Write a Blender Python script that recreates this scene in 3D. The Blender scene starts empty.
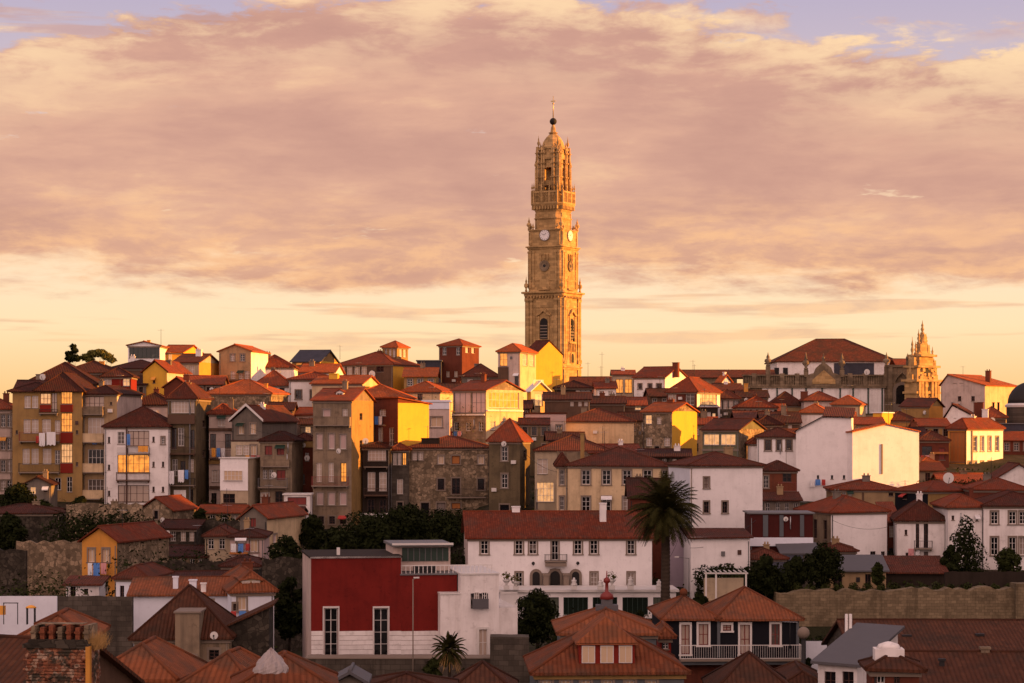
import bpy, math, random
from mathutils import Vector, Matrix, noise
R = random.Random(7)
scene = bpy.context.scene
col = scene.collection
PI = math.pi
FPX = 2275.6          # focal length in pixels (80 mm on 36 mm, 1024 px wide)
HOR = 430.0           # picture row of the horizon

# ------------------------------------------------------------------ camera
cam_d = bpy.data.cameras.new('camera'); cam = bpy.data.objects.new('camera', cam_d); col.objects.link(cam)
cam.location = (0, 0, 0); cam.rotation_euler = (PI/2, 0, 0)
cam_d.lens = 80; cam_d.sensor_width = 36; cam_d.shift_y = (HOR-341.5)/1024
cam_d.clip_start = 1; cam_d.clip_end = 20000
scene.camera = cam

# ------------------------------------------------------------------ light
def lin(c):
    f = lambda v: v/12.92 if v <= .04045 else ((v+.055)/1.055)**2.4
    return tuple(f(v/255) for v in c) + (1,)
SUN_AZ, SUN_EL = 1.0, 6.5     # degrees: azimuth from +X towards +Y, elevation
sd = Vector((math.cos(math.radians(SUN_AZ))*math.cos(math.radians(SUN_EL)), math.sin(math.radians(SUN_AZ))*math.cos(math.radians(SUN_EL)), math.sin(math.radians(SUN_EL))))
sun_d = bpy.data.lights.new('sun', 'SUN'); sun = bpy.data.objects.new('sun', sun_d); col.objects.link(sun)
sun.rotation_euler = sd.to_track_quat('Z', 'Y').to_euler()
sun_d.energy = 5.0; sun_d.angle = math.radians(.5); sun_d.color = (1.0, .40, .07)

scene.view_settings.view_transform = 'Standard'; scene.view_settings.look = 'None'
scene.view_settings.exposure = 1.4; scene.view_settings.gamma = 1; scene.view_settings.use_curve_mapping = False

class NT:
    """tiny node helper"""
    def __init__(s, tree): s.t = tree; tree.nodes.clear()
    def n(s, kind, **kw):
        nd = s.t.nodes.new(kind)
        for k, v in kw.items():
            if k == 'ins':
                for i, val in v.items():
                    if hasattr(val, 'is_linked') or isinstance(val, bpy.types.NodeSocket): s.t.links.new(val, nd.inputs[i])
                    else: nd.inputs[i].default_value = val
            else: setattr(nd, k, v)
        return nd
    def m(s, op, a, b=None, c=None, clamp=False):
        ins = {0: a}
        if b is not None: ins[1] = b
        if c is not None: ins[2] = c
        nd = s.n('ShaderNodeMath', operation=op, ins=ins); nd.use_clamp = clamp
        return nd.outputs[0]
    def ramp(s, fac, stops, interp='LINEAR'):
        nd = s.n('ShaderNodeValToRGB', ins={0: fac}); e = nd.color_ramp.elements
        nd.color_ramp.interpolation = interp
        e[0].position, e[0].color = stops[0]; e[1].position, e[1].color = stops[-1]
        for p, c in stops[1:-1]:
            q = e.new(p); q.color = c
        return nd.outputs[0]
    def mix(s, f, a, b, mode='MIX'):
        nd = s.n('ShaderNodeMix', data_type='RGBA', blend_type=mode, ins={0: f, 6: a, 7: b})
        return nd.outputs[2]
    def noise(s, vec, scale, detail=4, rough=.5, dist=0):
        nd = s.n('ShaderNodeTexNoise', ins={'Vector': vec, 'Scale': scale, 'Detail': detail, 'Roughness': rough, 'Distortion': dist})
        return nd.outputs[0]
    def smooth(s, v, a, b, lo=0., hi=1.):
        nd = s.n('ShaderNodeMapRange', interpolation_type='SMOOTHSTEP', ins={0: v, 1: a, 2: b, 3: lo, 4: hi})
        return nd.outputs[0]

world = bpy.data.worlds.new('World'); scene.world = world; world.use_nodes = True
w = NT(world.node_tree)
tc = w.n('ShaderNodeTexCoord').outputs['Generated']
sx = w.n('ShaderNodeSeparateXYZ', ins={0: tc}); dx, dy, dz = sx.outputs
u = w.m('ARCTAN2', dx, dy)                                    # azimuth, 0 straight ahead
v = w.m('ARCSINE', dz)
uv = w.n('ShaderNodeCombineXYZ', ins={0: u, 1: w.m('MULTIPLY', v, 3.2), 2: 0.0}).outputs[0]
uv2 = w.n('ShaderNodeCombineXYZ', ins={0: u, 1: w.m('MULTIPLY', v, 7.0), 2: 3.3}).outputs[0]
clear = w.ramp(w.m('DIVIDE', v, .5), [(0, lin((255, 190, 116))), (.035, lin((255, 203, 140))), (.09, lin((255, 224, 178))), (.13, lin((254, 224, 188))), (.2, lin((250, 214, 175))), (.29, lin((208, 188, 194))), (.38, lin((184, 172, 196))), (1, lin((150, 150, 182)))])
wp = w.n('ShaderNodeTexNoise', ins={'Vector': uv, 'Scale': 9.0, 'Detail': 3.0}).outputs[1]
wpo = w.n('ShaderNodeVectorMath', operation='SCALE', ins={0: w.n('ShaderNodeVectorMath', operation='SUBTRACT', ins={0: wp, 1: (.5, .5, .5)}).outputs[0], 3: .045}).outputs[0]
uvw = w.n('ShaderNodeVectorMath', operation='ADD', ins={0: uv, 1: wpo}).outputs[0]
uvs = w.n('ShaderNodeCombineXYZ', ins={0: u, 1: w.m('MULTIPLY', v, 5.0), 2: 3.3}).outputs[0]
uvs = w.n('ShaderNodeVectorMath', operation='ADD', ins={0: uvs, 1: wpo}).outputs[0]
n1 = w.noise(uvw, 8.0, 7, .58)                 # big folds
n2 = w.noise(uvs, 11.0, 6, .62)                # stretched sheets
n3 = w.noise(uvw, 34.0, 6, .62)                # fluffy detail
# lower and upper edge of the cloud deck
low = w.m('ADD', .060, w.m('MULTIPLY', w.m('SUBTRACT', n2, .5), .055))
low = w.m('ADD', low, w.m('MULTIPLY', w.m('COSINE', w.m('MULTIPLY', w.m('ADD', u, .06), 26.0)), -.003))
low = w.m('ADD', low, w.m('MULTIPLY', w.m('SUBTRACT', n3, .5), .022))
a1 = w.smooth(w.m('SUBTRACT', v, low), -.004, .014)
up = w.m('ADD', .178, w.m('MULTIPLY', w.m('COSINE', w.m('MULTIPLY', w.m('ADD', u, .04), 12.0)), .016))
up = w.m('ADD', up, w.m('MULTIPLY', w.m('SUBTRACT', n3, .5), .046))
up = w.m('ADD', up, w.m('MULTIPLY', w.m('SUBTRACT', n1, .5), .030))
gap = w.m('SUBTRACT', up, v)
a2 = w.smooth(gap, -.001, .007)
hole = w.smooth(w.noise(uvs, 21.0, 5, .6), .66, .73, 1., .30)
hi = w.m('MULTIPLY', w.smooth(w.m('ADD', w.noise(uvw, 10.0, 6, .62), w.m('MULTIPLY', n3, .2)), .62, .70), w.smooth(v, .16, .18))
streak = w.m('MULTIPLY', w.smooth(w.noise(w.n('ShaderNodeCombineXYZ', ins={0: u, 1: w.m('MULTIPLY', v, 15.0), 2: 8.1}).outputs[0], 6.0, 4, .55), .58, .66), w.smooth(v, .025, .045))
streak = w.m('MULTIPLY', streak, .6)
dens = w.m('MAXIMUM', w.m('MULTIPLY', w.m('MULTIPLY', a1, a2), hole), w.m('MAXIMUM', w.m('MULTIPLY', hi, .85), streak))
# body colour: salmon mauve with peach lit folds, brighter along the upper rim and the lower fringe
fold = w.m('ADD', w.m('ADD', w.m('MULTIPLY', n1, .50), w.m('MULTIPLY', n2, .38)), w.m('MULTIPLY', n3, .12))
body = w.ramp(fold, [(.36, lin((194, 144, 130))), (.47, lin((206, 155, 137))), (.56, lin((220, 168, 144))), (.66, lin((244, 196, 156)))])
rim = w.m('MULTIPLY', w.smooth(gap, .055, .0), w.smooth(w.m('ADD', w.m('MULTIPLY', n1, .6), w.m('MULTIPLY', n3, .4)), .44, .60))
body = w.mix(w.m('MULTIPLY', rim, .95), body, lin((255, 218, 172)))
fr = w.m('MULTIPLY', w.smooth(w.m('SUBTRACT', v, low), .05, .0), w.smooth(n3, .38, .62, .25, .95))
body = w.mix(fr, body, lin((250, 192, 142)))
sky = w.mix(dens, clear, body)
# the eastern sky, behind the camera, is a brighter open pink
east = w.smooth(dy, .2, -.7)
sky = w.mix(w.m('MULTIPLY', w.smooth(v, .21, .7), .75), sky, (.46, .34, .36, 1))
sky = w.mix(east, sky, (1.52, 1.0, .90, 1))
gnd = w.smooth(dz, -.02, 0.)
sky = w.mix(gnd, (.10, .07, .06, 1), sky)
nish = w.n('ShaderNodeTexSky', sky_type='NISHITA', sun_disc=False, sun_elevation=math.radians(SUN_EL), sun_rotation=math.radians(90-SUN_AZ))
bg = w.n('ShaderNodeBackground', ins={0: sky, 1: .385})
bg2 = w.n('ShaderNodeBackground', ins={0: nish.outputs[0], 1: 0.004})
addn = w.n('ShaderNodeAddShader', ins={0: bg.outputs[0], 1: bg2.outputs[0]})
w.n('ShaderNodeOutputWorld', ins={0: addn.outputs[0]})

# ------------------------------------------------------------------ materials
MATS = {}
def newmat(name):
    m = bpy.data.materials.new(name); m.use_nodes = True; MATS[name] = m
    return m, NT(m.node_tree)
def finish(t, color, rough=.9, bump=None, bstr=.3, bdist=.02, metal=0., spec=.12, emis=None, estr=0.):
    ins = {'Base Color': color, 'Roughness': rough, 'Metallic': metal, 'Specular IOR Level': spec}
    if emis is not None: ins['Emission Color'] = emis; ins['Emission Strength'] = estr
    if bump is not None:
        b = t.n('ShaderNodeBump', ins={'Height': bump, 'Strength': bstr, 'Distance': bdist}); ins['Normal'] = b.outputs[0]
    p = t.n('ShaderNodeBsdfPrincipled', ins=ins)
    t.n('ShaderNodeOutputMaterial', ins={0: p.outputs[0]})
def sc(c, k): return tuple(min(1, x*k) for x in c[:3]) + (1,)
def plaster(name, c, dirt=.5, c2=None):
    """painted render, with rain streaks, blotches and a worn tint"""
    m, t = newmat(name); oc = t.n('ShaderNodeTexCoord').outputs['Object']
    rnd = t.n('ShaderNodeObjectInfo').outputs['Random']
    off = t.n('ShaderNodeVectorMath', operation='ADD', ins={0: oc, 1: t.n('ShaderNodeCombineXYZ', ins={0: t.m('MULTIPLY', rnd, 57.), 1: t.m('MULTIPLY', rnd, 31.), 2: 0.}).outputs[0]}).outputs[0]
    st = t.n('ShaderNodeMapping', ins={0: off, 3: (1.6, 1.6, .12)}).outputs[0]
    f1 = t.smooth(t.noise(st, 1.4, 5, .6), .45, .72)
    f2 = t.smooth(t.noise(off, .55, 6, .62), .42, .68)
    c2 = c2 or sc(c, .55)
    a = t.mix(t.m('MULTIPLY', f1, dirt*.75), c, c2)
    b = t.mix(t.m('MULTIPLY', f2, dirt*.6), a, sc(c2, .7))
    f4 = t.smooth(t.noise(off, 1.9, 6, .7), .56, .66); b = t.mix(t.m('MULTIPLY', f4, dirt*.5), b, sc(c2, .55))
    f3 = t.noise(off, 9., 4, .6)
    b = t.mix(t.m('MULTIPLY', f3, .12), b, sc(c, 1.2))
    finish(t, b, .92, t.noise(off, 14., 4, .6), .25, .015)
    return m
def stone(name, c, size=.45, mortar=.6, rub=False):
    m, t = newmat(name); oc = t.n('ShaderNodeTexCoord').outputs['Object']
    s3 = t.n('ShaderNodeSeparateXYZ', ins={0: oc})
    vec = t.n('ShaderNodeCombineXYZ', ins={0: t.m('ADD', s3.outputs[0], s3.outputs[1]), 1: s3.outputs[2], 2: 0.}).outputs[0]
    wv = t.n('ShaderNodeVectorMath', operation='ADD', ins={0: vec, 1: t.n('ShaderNodeVectorMath', operation='SCALE', ins={0: t.n('ShaderNodeTexNoise', ins={'Vector': oc, 'Scale': 1.2}).outputs[1], 3: (.28 if name == 'rubble_pale' else .12) if not rub else .28}).outputs[0]}).outputs[0]
    if rub:
        vo = t.n('ShaderNodeTexVoronoi', ins={'Vector': wv, 'Scale': 1/size}); ve = t.n('ShaderNodeTexVoronoi', feature='DISTANCE_TO_EDGE', ins={'Vector': wv, 'Scale': 1/size})
        fac = vo.outputs['Color']; edge = t.smooth(ve.outputs[0], .0, .09)
        fac = t.n('ShaderNodeSeparateXYZ', ins={0: fac}).outputs[0]
        base = t.mix(fac, sc(c, .45), sc(c, 1.5)); base = t.mix(edge, sc(c, .5), base)
        h = edge
    else:
        br = t.n('ShaderNodeTexBrick', ins={'Vector': wv, 'Color1': sc(c, .75), 'Color2': sc(c, 1.25), 'Mortar': sc(c, mortar), 'Scale': 1.0, 'Mortar Size': .02, 'Mortar Smooth': .3, 'Brick Width': size*1.9, 'Row Height': size})
        base = br.outputs[0]; h = t.m('SUBTRACT', 1., br.outputs[1])
    dk = .30 if name == 'tower_stone' else .6
    f = t.smooth(t.noise(oc, .35, 6, .65), .45, .65)
    base = t.mix(t.m('MULTIPLY', f, dk), base, sc(c, .35))
    st = t.n('ShaderNodeMapping', ins={0: oc, 3: (1.5, 1.5, .12)}).outputs[0]
    base = t.mix(t.m('MULTIPLY', t.smooth(t.noise(st, 1.1, 5, .6), .48, .7), dk*.8), base, sc(c, .4))
    h = t.m('ADD', h, t.m('MULTIPLY', t.noise(oc, 8., 5, .65), .8))
    finish(t, base, .95, h, .5, .03)
    return m
def tiles(name, c, lichen=.4, pitch=.24):
    """clay channel tiles; UV u runs along the eave, v up the slope, in metres"""
    m, t = newmat(name); tc_ = t.n('ShaderNodeTexCoord'); uvv = tc_.outputs['UV']; oc = tc_.outputs['Object']
    s2 = t.n('ShaderNodeSeparateXYZ', ins={0: uvv}); uu, vv = s2.outputs[0], s2.outputs[1]
    cu = t.m('FLOOR', t.m('DIVIDE', uu, pitch)); cv = t.m('FLOOR', t.m('DIVIDE', vv, pitch*1.5))
    wn = t.n('ShaderNodeTexWhiteNoise', ins={0: t.n('ShaderNodeCombineXYZ', ins={0: cu, 1: cv, 2: 0.}).outputs[0]}).outputs[0]
    rnd = t.n('ShaderNodeObjectInfo').outputs['Random']
    base = t.ramp(wn, [(0, sc(c, .55)), (.4, sc(c, .9)), (.75, sc(c, 1.15)), (1, (min(1, c[0]*1.7), c[1]*1.9, c[2]*1.8, 1))])
    hue = t.mix(rnd, sc(c, .55), (c[0]*1.35, c[1]*1.6, c[2]*1.6, 1)); base = t.mix(.62, base, hue)
    f = t.smooth(t.noise(oc, .45, 7, .68), .44, .66)
    base = t.mix(t.m('MULTIPLY', f, lichen), base, (c[0]*.25+.012, c[0]*.22+.006, c[0]*.16+.004, 1))
    f2 = t.smooth(t.noise(oc, 2.3, 5, .7), .58, .72)
    base = t.mix(t.m('MULTIPLY', f2, .35*lichen+.1), base, (.12, .085, .05, 1))
    ridge = t.m('ABSOLUTE', t.m('SINE', t.m('MULTIPLY', uu, PI/pitch)))
    step = t.m('FRACT', t.m('DIVIDE', vv, pitch*1.5))
    base = t.mix(t.m('MULTIPLY', t.smooth(ridge, .35, .0), .30), base, sc(c, .22))
    h = t.m('ADD', ridge, t.m('MULTIPLY', step, -.35))
    finish(t, base, .88, h, .9, .08)
    return m
def flatm(name, c, rough=.6, metal=0., spec=.4, vary=.25):
    m, t = newmat(name); oc = t.n('ShaderNodeTexCoord').outputs['Object']
    b = t.mix(t.m('MULTIPLY', t.noise(oc, 1.3, 5, .6), vary*1.4), c, sc(c, .45))
    finish(t, b, rough, t.noise(oc, 20., 3, .6), .1, .01, metal, spec)
    return m
def pane(name, dark, curtain, amount, rough=.07):
    """window glass: dark room or pale curtain behind it, chosen per window"""
    m, t = newmat(name); rnd = t.n('ShaderNodeObjectInfo').outputs['Random']; oc = t.n('ShaderNodeTexCoord').outputs['Object']
    sel = t.smooth(t.m('ADD', rnd, t.m('MULTIPLY', t.noise(oc, 1.2, 2), .25)), 1.1-amount, 1.16-amount)
    fold = t.n('ShaderNodeTexWave', ins={'Vector': oc, 'Scale': 3.0, 'Distortion': 1.5}).outputs[1]
    cc = t.mix(t.m('MULTIPLY', fold, .35), curtain, sc(curtain, .5))
    finish(t, t.mix(sel, dark, cc), rough, t.noise(oc, .9, 2), .06, .05, 0., .45)
    return m

plaster('white', (0.744, 0.698, 0.670, 1), .55, (.50, .44, .40, 1))
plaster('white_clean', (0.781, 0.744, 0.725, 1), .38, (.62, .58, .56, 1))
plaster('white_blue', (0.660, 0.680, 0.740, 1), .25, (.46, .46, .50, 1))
plaster('pinkwhite', (0.528, 0.418, 0.362, 1), .45, (0.209, 0.152, 0.126, 1))
plaster('cream', (0.592, 0.441, 0.264, 1), .5, (0.242, 0.167, 0.103, 1))
plaster('cream_pale', (0.412, 0.328, 0.223, 1), .45, (0.198, 0.157, 0.117, 1))
plaster('ochre', (0.301, 0.185, 0.069, 1), .5, (0.143, 0.091, 0.042, 1))
plaster('tan', (0.335, 0.229, 0.123, 1), .5, (0.154, 0.106, 0.065, 1))
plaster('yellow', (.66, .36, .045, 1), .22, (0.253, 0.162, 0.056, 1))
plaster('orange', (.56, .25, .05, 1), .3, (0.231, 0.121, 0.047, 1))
plaster('olive', (0.134, 0.100, 0.057, 1), .8, (0.050, 0.040, 0.028, 1))
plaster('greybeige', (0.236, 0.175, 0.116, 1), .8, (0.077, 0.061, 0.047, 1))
plaster('grey', (0.169, 0.142, 0.115, 1), .6, (0.072, 0.061, 0.056, 1))
plaster('brown', (0.111, 0.065, 0.043, 1), .6, (0.044, 0.030, 0.023, 1))
plaster('redbrown', (0.128, 0.037, 0.022, 1), .5, (0.055, 0.020, 0.014, 1))
plaster('crimson', (0.165, 0.016, 0.012, 1), .7, (.11, .012, .010, 1))
plaster('maroon', (0.060, 0.013, 0.011, 1), .3, (.035, .009, .008, 1))
plaster('red', (0.187, 0.020, 0.012, 1), .3, (0.121, 0.015, 0.014, 1))
plaster('brick', (0.148, 0.048, 0.026, 1), .5, (0.088, 0.035, 0.023, 1))
plaster('navy', (.009, .009, .012, 1), .4, (.014, .014, .018, 1))
plaster('bluegrey', (0.101, 0.109, 0.116, 1), .3, (0.066, 0.066, 0.075, 1))
plaster('mauve', (.44, .36, .42, 1), .3, (.30, .24, .28, 1))
plaster('purplegrey', (0.171, 0.128, 0.131, 1), .4, (0.110, 0.081, 0.089, 1))
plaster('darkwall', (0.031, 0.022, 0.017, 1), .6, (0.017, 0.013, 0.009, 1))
plaster('greengrey', (0.139, 0.137, 0.085, 1), .6, (0.066, 0.061, 0.042, 1))
plaster('slate', (0.055, 0.055, 0.070, 1), .5, (.03, .03, .035, 1))
stone('granite', (.26, .20, .14, 1), .38)
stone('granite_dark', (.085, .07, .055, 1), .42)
stone('tower_stone', (.43, .275, .12, 1), .62, .7)
stone('church_stone', (.21, .155, .10, 1), .6, .7)
stone('rubble', (.25, .185, .12, 1), .42, rub=True)
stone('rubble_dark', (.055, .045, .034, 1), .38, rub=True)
stone('rubble_pale', (.20, .15, .09, 1), .30)
stone('brickwork', (.17, .055, .028, 1), .11, 1.3)
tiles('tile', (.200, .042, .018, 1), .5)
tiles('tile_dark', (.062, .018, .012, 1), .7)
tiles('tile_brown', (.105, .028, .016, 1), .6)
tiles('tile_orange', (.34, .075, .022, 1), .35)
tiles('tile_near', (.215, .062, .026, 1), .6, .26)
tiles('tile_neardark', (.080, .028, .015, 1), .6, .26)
flatm('trim_white', (.66, .62, .58, 1), .5)
flatm('trim_stone', (.22, .17, .13, 1), .85)
flatm('trim_green', (.012, .035, .022, 1), .5)
flatm('trim_red', (.20, .022, .016, 1), .5)
flatm('trim_brown', (.07, .028, .018, 1), .6)
flatm('trim_grey', (.13, .125, .125, 1), .6)
flatm('iron', (.018, .016, .016, 1), .7, .1)
flatm('steel', (.45, .45, .46, 1), .4, .6)
flatm('zinc', (.095, .09, .095, 1), .75, .0)
flatm('wood', (.10, .05, .028, 1), .8)
flatm('blind', (.50, .36, .33, 1), .7)
flatm('blind_cream', (.58, .42, .27, 1), .7)
flatm('board_orange', (.40, .14, .03, 1), .7)
flatm('blue_cloth', (.10, .25, .60, 1), .9)
flatm('white_cloth', (.78, .76, .76, 1), .9)
flatm('pink_cloth', (.65, .30, .30, 1), .9)
flatm('orange_cloth', (.80, .36, .06, 1), .9)
flatm('red_cloth', (.45, .05, .04, 1), .9)
flatm('gold', (.50, .36, .12, 1), .4, .5)
flatm('dark_metal_and_shade', (.010, .008, .007, 1), .8)  # near-black for bell and ball, also the shade painted over openings
flatm('plastic_sheet', (.36, .30, .28, 1), .3)
pane('glass', (.008, .007, .008, 1), (.30, .24, .20, 1), .16)
pane('glass_dark', (.012, .011, .013, 1), (.22, .18, .16, 1), .12)
pane('glass_curtain', (.10, .08, .07, 1), (.46, .36, .29, 1), .8, .15)
pane('glass_black', (.008, .008, .009, 1), (.02, .02, .02, 1), .1)
pane('glass_green', (.012, .018, .013, 1), (.11, .12, .09, 1), .5)
def painted_glow_pane(name, c, k):  # weak emission paints the sunset glow onto the glass, no lamp behind it
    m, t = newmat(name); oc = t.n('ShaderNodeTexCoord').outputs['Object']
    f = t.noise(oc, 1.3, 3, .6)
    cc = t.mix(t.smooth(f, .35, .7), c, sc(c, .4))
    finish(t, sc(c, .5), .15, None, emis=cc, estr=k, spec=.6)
painted_glow_pane('glass_orange_glow_paint', (1., .36, .05, 1), .36)
painted_glow_pane('glass_peach_glow_paint', (.95, .50, .20, 1), .28)

# leaf materials
def leafmat(name, c):
    m, t = newmat(name); oc = t.n('ShaderNodeTexCoord').outputs['Object']
    f = t.noise(oc, 1.1, 4, .6); f2 = t.noise(oc, 6., 3, .6)
    b = t.mix(t.smooth(f, .35, .65), sc(c, .55), sc(c, 1.35)); b = t.mix(t.m('MULTIPLY', f2, .5), b, (c[0]*1.5, c[1]*1.1, c[2]*.6, 1))
    finish(t, b, .75, None, spec=.04)
leafmat('leaf_dark', (.013, .018, .006, 1))
leafmat('leaf', (.024, .032, .010, 1))
leafmat('leaf_warm', (.085, .085, .025, 1))
leafmat('leaf_palm', (.030, .031, .010, 1))
leafmat('grass_dry', (.42, .28, .12, 1))
m, t = newmat('bark'); oc = t.n('ShaderNodeTexCoord').outputs['Object']
finish(t, t.mix(t.noise(oc, 5., 5, .6), (.025, .018, .013, 1), (.07, .05, .035, 1)), .95, t.noise(oc, 12., 4), .6, .04)
m, t = newmat('earth'); oc = t.n('ShaderNodeTexCoord').outputs['Object']
f = t.noise(oc, .12, 8, .65)
b = t.ramp(f, [(.3, (.014, .014, .007, 1)), (.5, (.026, .026, .012, 1)), (.62, (.055, .042, .028, 1)), (.75, (.10, .08, .06, 1))])
finish(t, b, 1., t.noise(oc, 1.5, 8, .7), .8, .4)

# ------------------------------------------------------------------ mesh helpers
class MB:
    def __init__(s): s.v = []; s.f = []; s.uv = []; s.sm = []
    def face(s, pts, uv=None, smooth=False):
        b = len(s.v); s.v += [tuple(p) for p in pts]; s.f.append(list(range(b, b+len(pts)))); s.uv.append(uv); s.sm.append(smooth)
    def box(s, x0, x1, y0, y1, z0, z1):
        if x1 < x0: x0, x1 = x1, x0
        if y1 < y0: y0, y1 = y1, y0
        if z1 < z0: z0, z1 = z1, z0
        p = [(x0,y0,z0),(x1,y0,z0),(x1,y1,z0),(x0,y1,z0),(x0,y0,z1),(x1,y0,z1),(x1,y1,z1),(x0,y1,z1)]
        b = len(s.v); s.v += p
        for q in ((0,3,2,1),(4,5,6,7),(0,1,5,4),(1,2,6,5),(2,3,7,6),(3,0,4,7)):
            s.f.append([b+i for i in q]); s.uv.append(None); s.sm.append(False)
        return s
    def loft(s, rings, smooth=False, cap0=True, cap1=True):
        n = len(rings[0]); b = len(s.v)
        for r in rings: s.v += [tuple(p) for p in r]
        for k in range(len(rings)-1):
            for i in range(n):
                j = (i+1) % n
                s.f.append([b+k*n+i, b+k*n+j, b+(k+1)*n+j, b+(k+1)*n+i]); s.uv.append(None); s.sm.append(smooth)
        if cap0: s.f.append([b+i for i in reversed(range(n))]); s.uv.append(None); s.sm.append(False)
        if cap1: s.f.append([b+(len(rings)-1)*n+i for i in range(n)]); s.uv.append(None); s.sm.append(False)
        return s
    def lathe(s, cx, cy, prof, n=12, smooth=True):
        return s.loft([[(cx+r*math.cos(2*PI*i/n), cy+r*math.sin(2*PI*i/n), z) for i in range(n)] for r, z in prof], smooth)
    def tube(s, p0, p1, r0, r1=None, n=6, smooth=True):
        r1 = r0 if r1 is None else r1
        p0, p1 = Vector(p0), Vector(p1); d = (p1-p0)
        if d.length < 1e-6: return s
        d.normalize(); a = d.orthogonal().normalized(); b = d.cross(a)
        ring = lambda p, r: [p+a*(r*math.cos(2*PI*i/n))+b*(r*math.sin(2*PI*i/n)) for i in range(n)]
        return s.loft([ring(p0, r0), ring(p1, r1)], smooth)
    def sphere(s, c, r, n=10, m=7, sz=1.):
        return s.loft([[(c[0]+r*math.sin(PI*k/m)*math.cos(2*PI*i/n), c[1]+r*math.sin(PI*k/m)*math.sin(2*PI*i/n), c[2]-r*sz*math.cos(PI*k/m)) for i in range(n)] for k in [.12]+list(range(1, m))+[m-.12]], True)
    def mesh(s, name, mat):
        me = bpy.data.meshes.new(name); me.from_pydata(s.v, [], s.f)
        for q in (mat if isinstance(mat, (list, tuple)) else [mat]): me.materials.append(MATS[q])
        if any(x is not None for x in s.uv):
            ul = me.uv_layers.new(name='UVMap').data; k = 0
            for fi, f in enumerate(s.f):
                for c in range(len(f)):
                    if s.uv[fi] is not None: ul[k].uv = s.uv[fi][c]
                    k += 1
        if any(s.sm): me.polygons.foreach_set('use_smooth', s.sm)
        me.update(); return me
    def build(s, name, mat, parent=None, loc=None, rz=0):
        o = bpy.data.objects.new(name, s.mesh(name, mat)); col.objects.link(o)
        if parent is not None: o.parent = parent
        if loc is not None: o.location = loc
        if rz: o.rotation_euler.z = rz
        return o
def link(name, me, parent=None, loc=(0,0,0), rz=0):
    o = bpy.data.objects.new(name, me); col.objects.link(o); o.parent = parent; o.location = loc; o.rotation_euler.z = rz
    return o
def empty(name, loc, rz=0):
    o = bpy.data.objects.new(name, None); col.objects.link(o); o.location = loc; o.rotation_euler.z = rz; o.empty_display_size = .5
    return o
def tag(o, label, cat, group=None):
    o['label'] = label; o['category'] = cat
    if group: o['group'] = group
    return o
def kids(o): return [c for c in bpy.data.objects if c.parent == o]
def at(px, py, Y): return Vector(((px-512)/FPX*Y, Y, (HOR-py)/FPX*Y))

# ------------------------------------------------------------------ terrain
PROF = [(-400,-27),(100,-27),(125,-26.5),(150,-25),(190,-22),(215,-20.8),(232,-19),(250,-16.8),(265,-14.5),(285,-11.6),(300,-9.4),(340,-5.5),(400,-1),(450,3),(520,5),(700,5),(1200,-12),(4000,-60),(12000,-150)]
def sstep(a, b, x):
    t_ = max(0, min(1, (x-a)/(b-a))); return t_*t_*(3-2*t_)
def ground(X, Y):
    return ground0(X, Y)-3.2*sstep(-44, -34, X)*(1-sstep(-10, 0, X))*sstep(262, 282, Y)*(1-sstep(312, 335, Y))
def ground0(X, Y):
    for (a, za), (b, zb) in zip(PROF, PROF[1:]):
        if Y <= b: z = za+(zb-za)*max(0, (Y-a)/(b-a)); break
    else: z = PROF[-1][1]
    if X > 20 and 236 < Y < 275:                       # terrace behind the retaining wall
        z = max(z, -16.9+(z+16.9)*0) if Y < 262 else max(z, -16.5)
    if 175 < Y < 234.5 and X > 14: z += (min(z, -21.9)-z)*sstep(15, 24, X)
    # unseen hill to the west, its ridge shaped to keep the lower town shaded
    k = sstep(150, 250, X)*(1-sstep(700, 1400, X))
    ridge = 46+(13-46)*sstep(255, 308, Y)
    ridge *= sstep(-250, -50, Y)*(1-sstep(700, 1100, Y))
    z += (ridge-z)*k if ridge > z else 0
    return z
m, t = newmat('ruin_brick'); oc = t.n('ShaderNodeTexCoord').outputs['Object']
vo = t.n('ShaderNodeTexVoronoi', ins={'Vector': oc, 'Scale': 7.}).outputs['Color']; vf = t.n('ShaderNodeSeparateXYZ', ins={0: vo}).outputs[0]
b = t.ramp(vf, [(0, (.10, .045, .03, 1)), (.4, (.24, .085, .045, 1)), (.7, (.30, .13, .07, 1)), (1, (.40, .30, .22, 1))])
b = t.mix(t.smooth(t.noise(oc, 1.6, 6, .7), .47, .6), b, (.05, .042, .03, 1)); b = t.mix(t.smooth(t.noise(oc, 2.6, 4, .6), .6, .68), b, (.42, .34, .28, 1))
finish(t, b, .95, t.noise(oc, 11., 6, .7), .8, .05)
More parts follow.
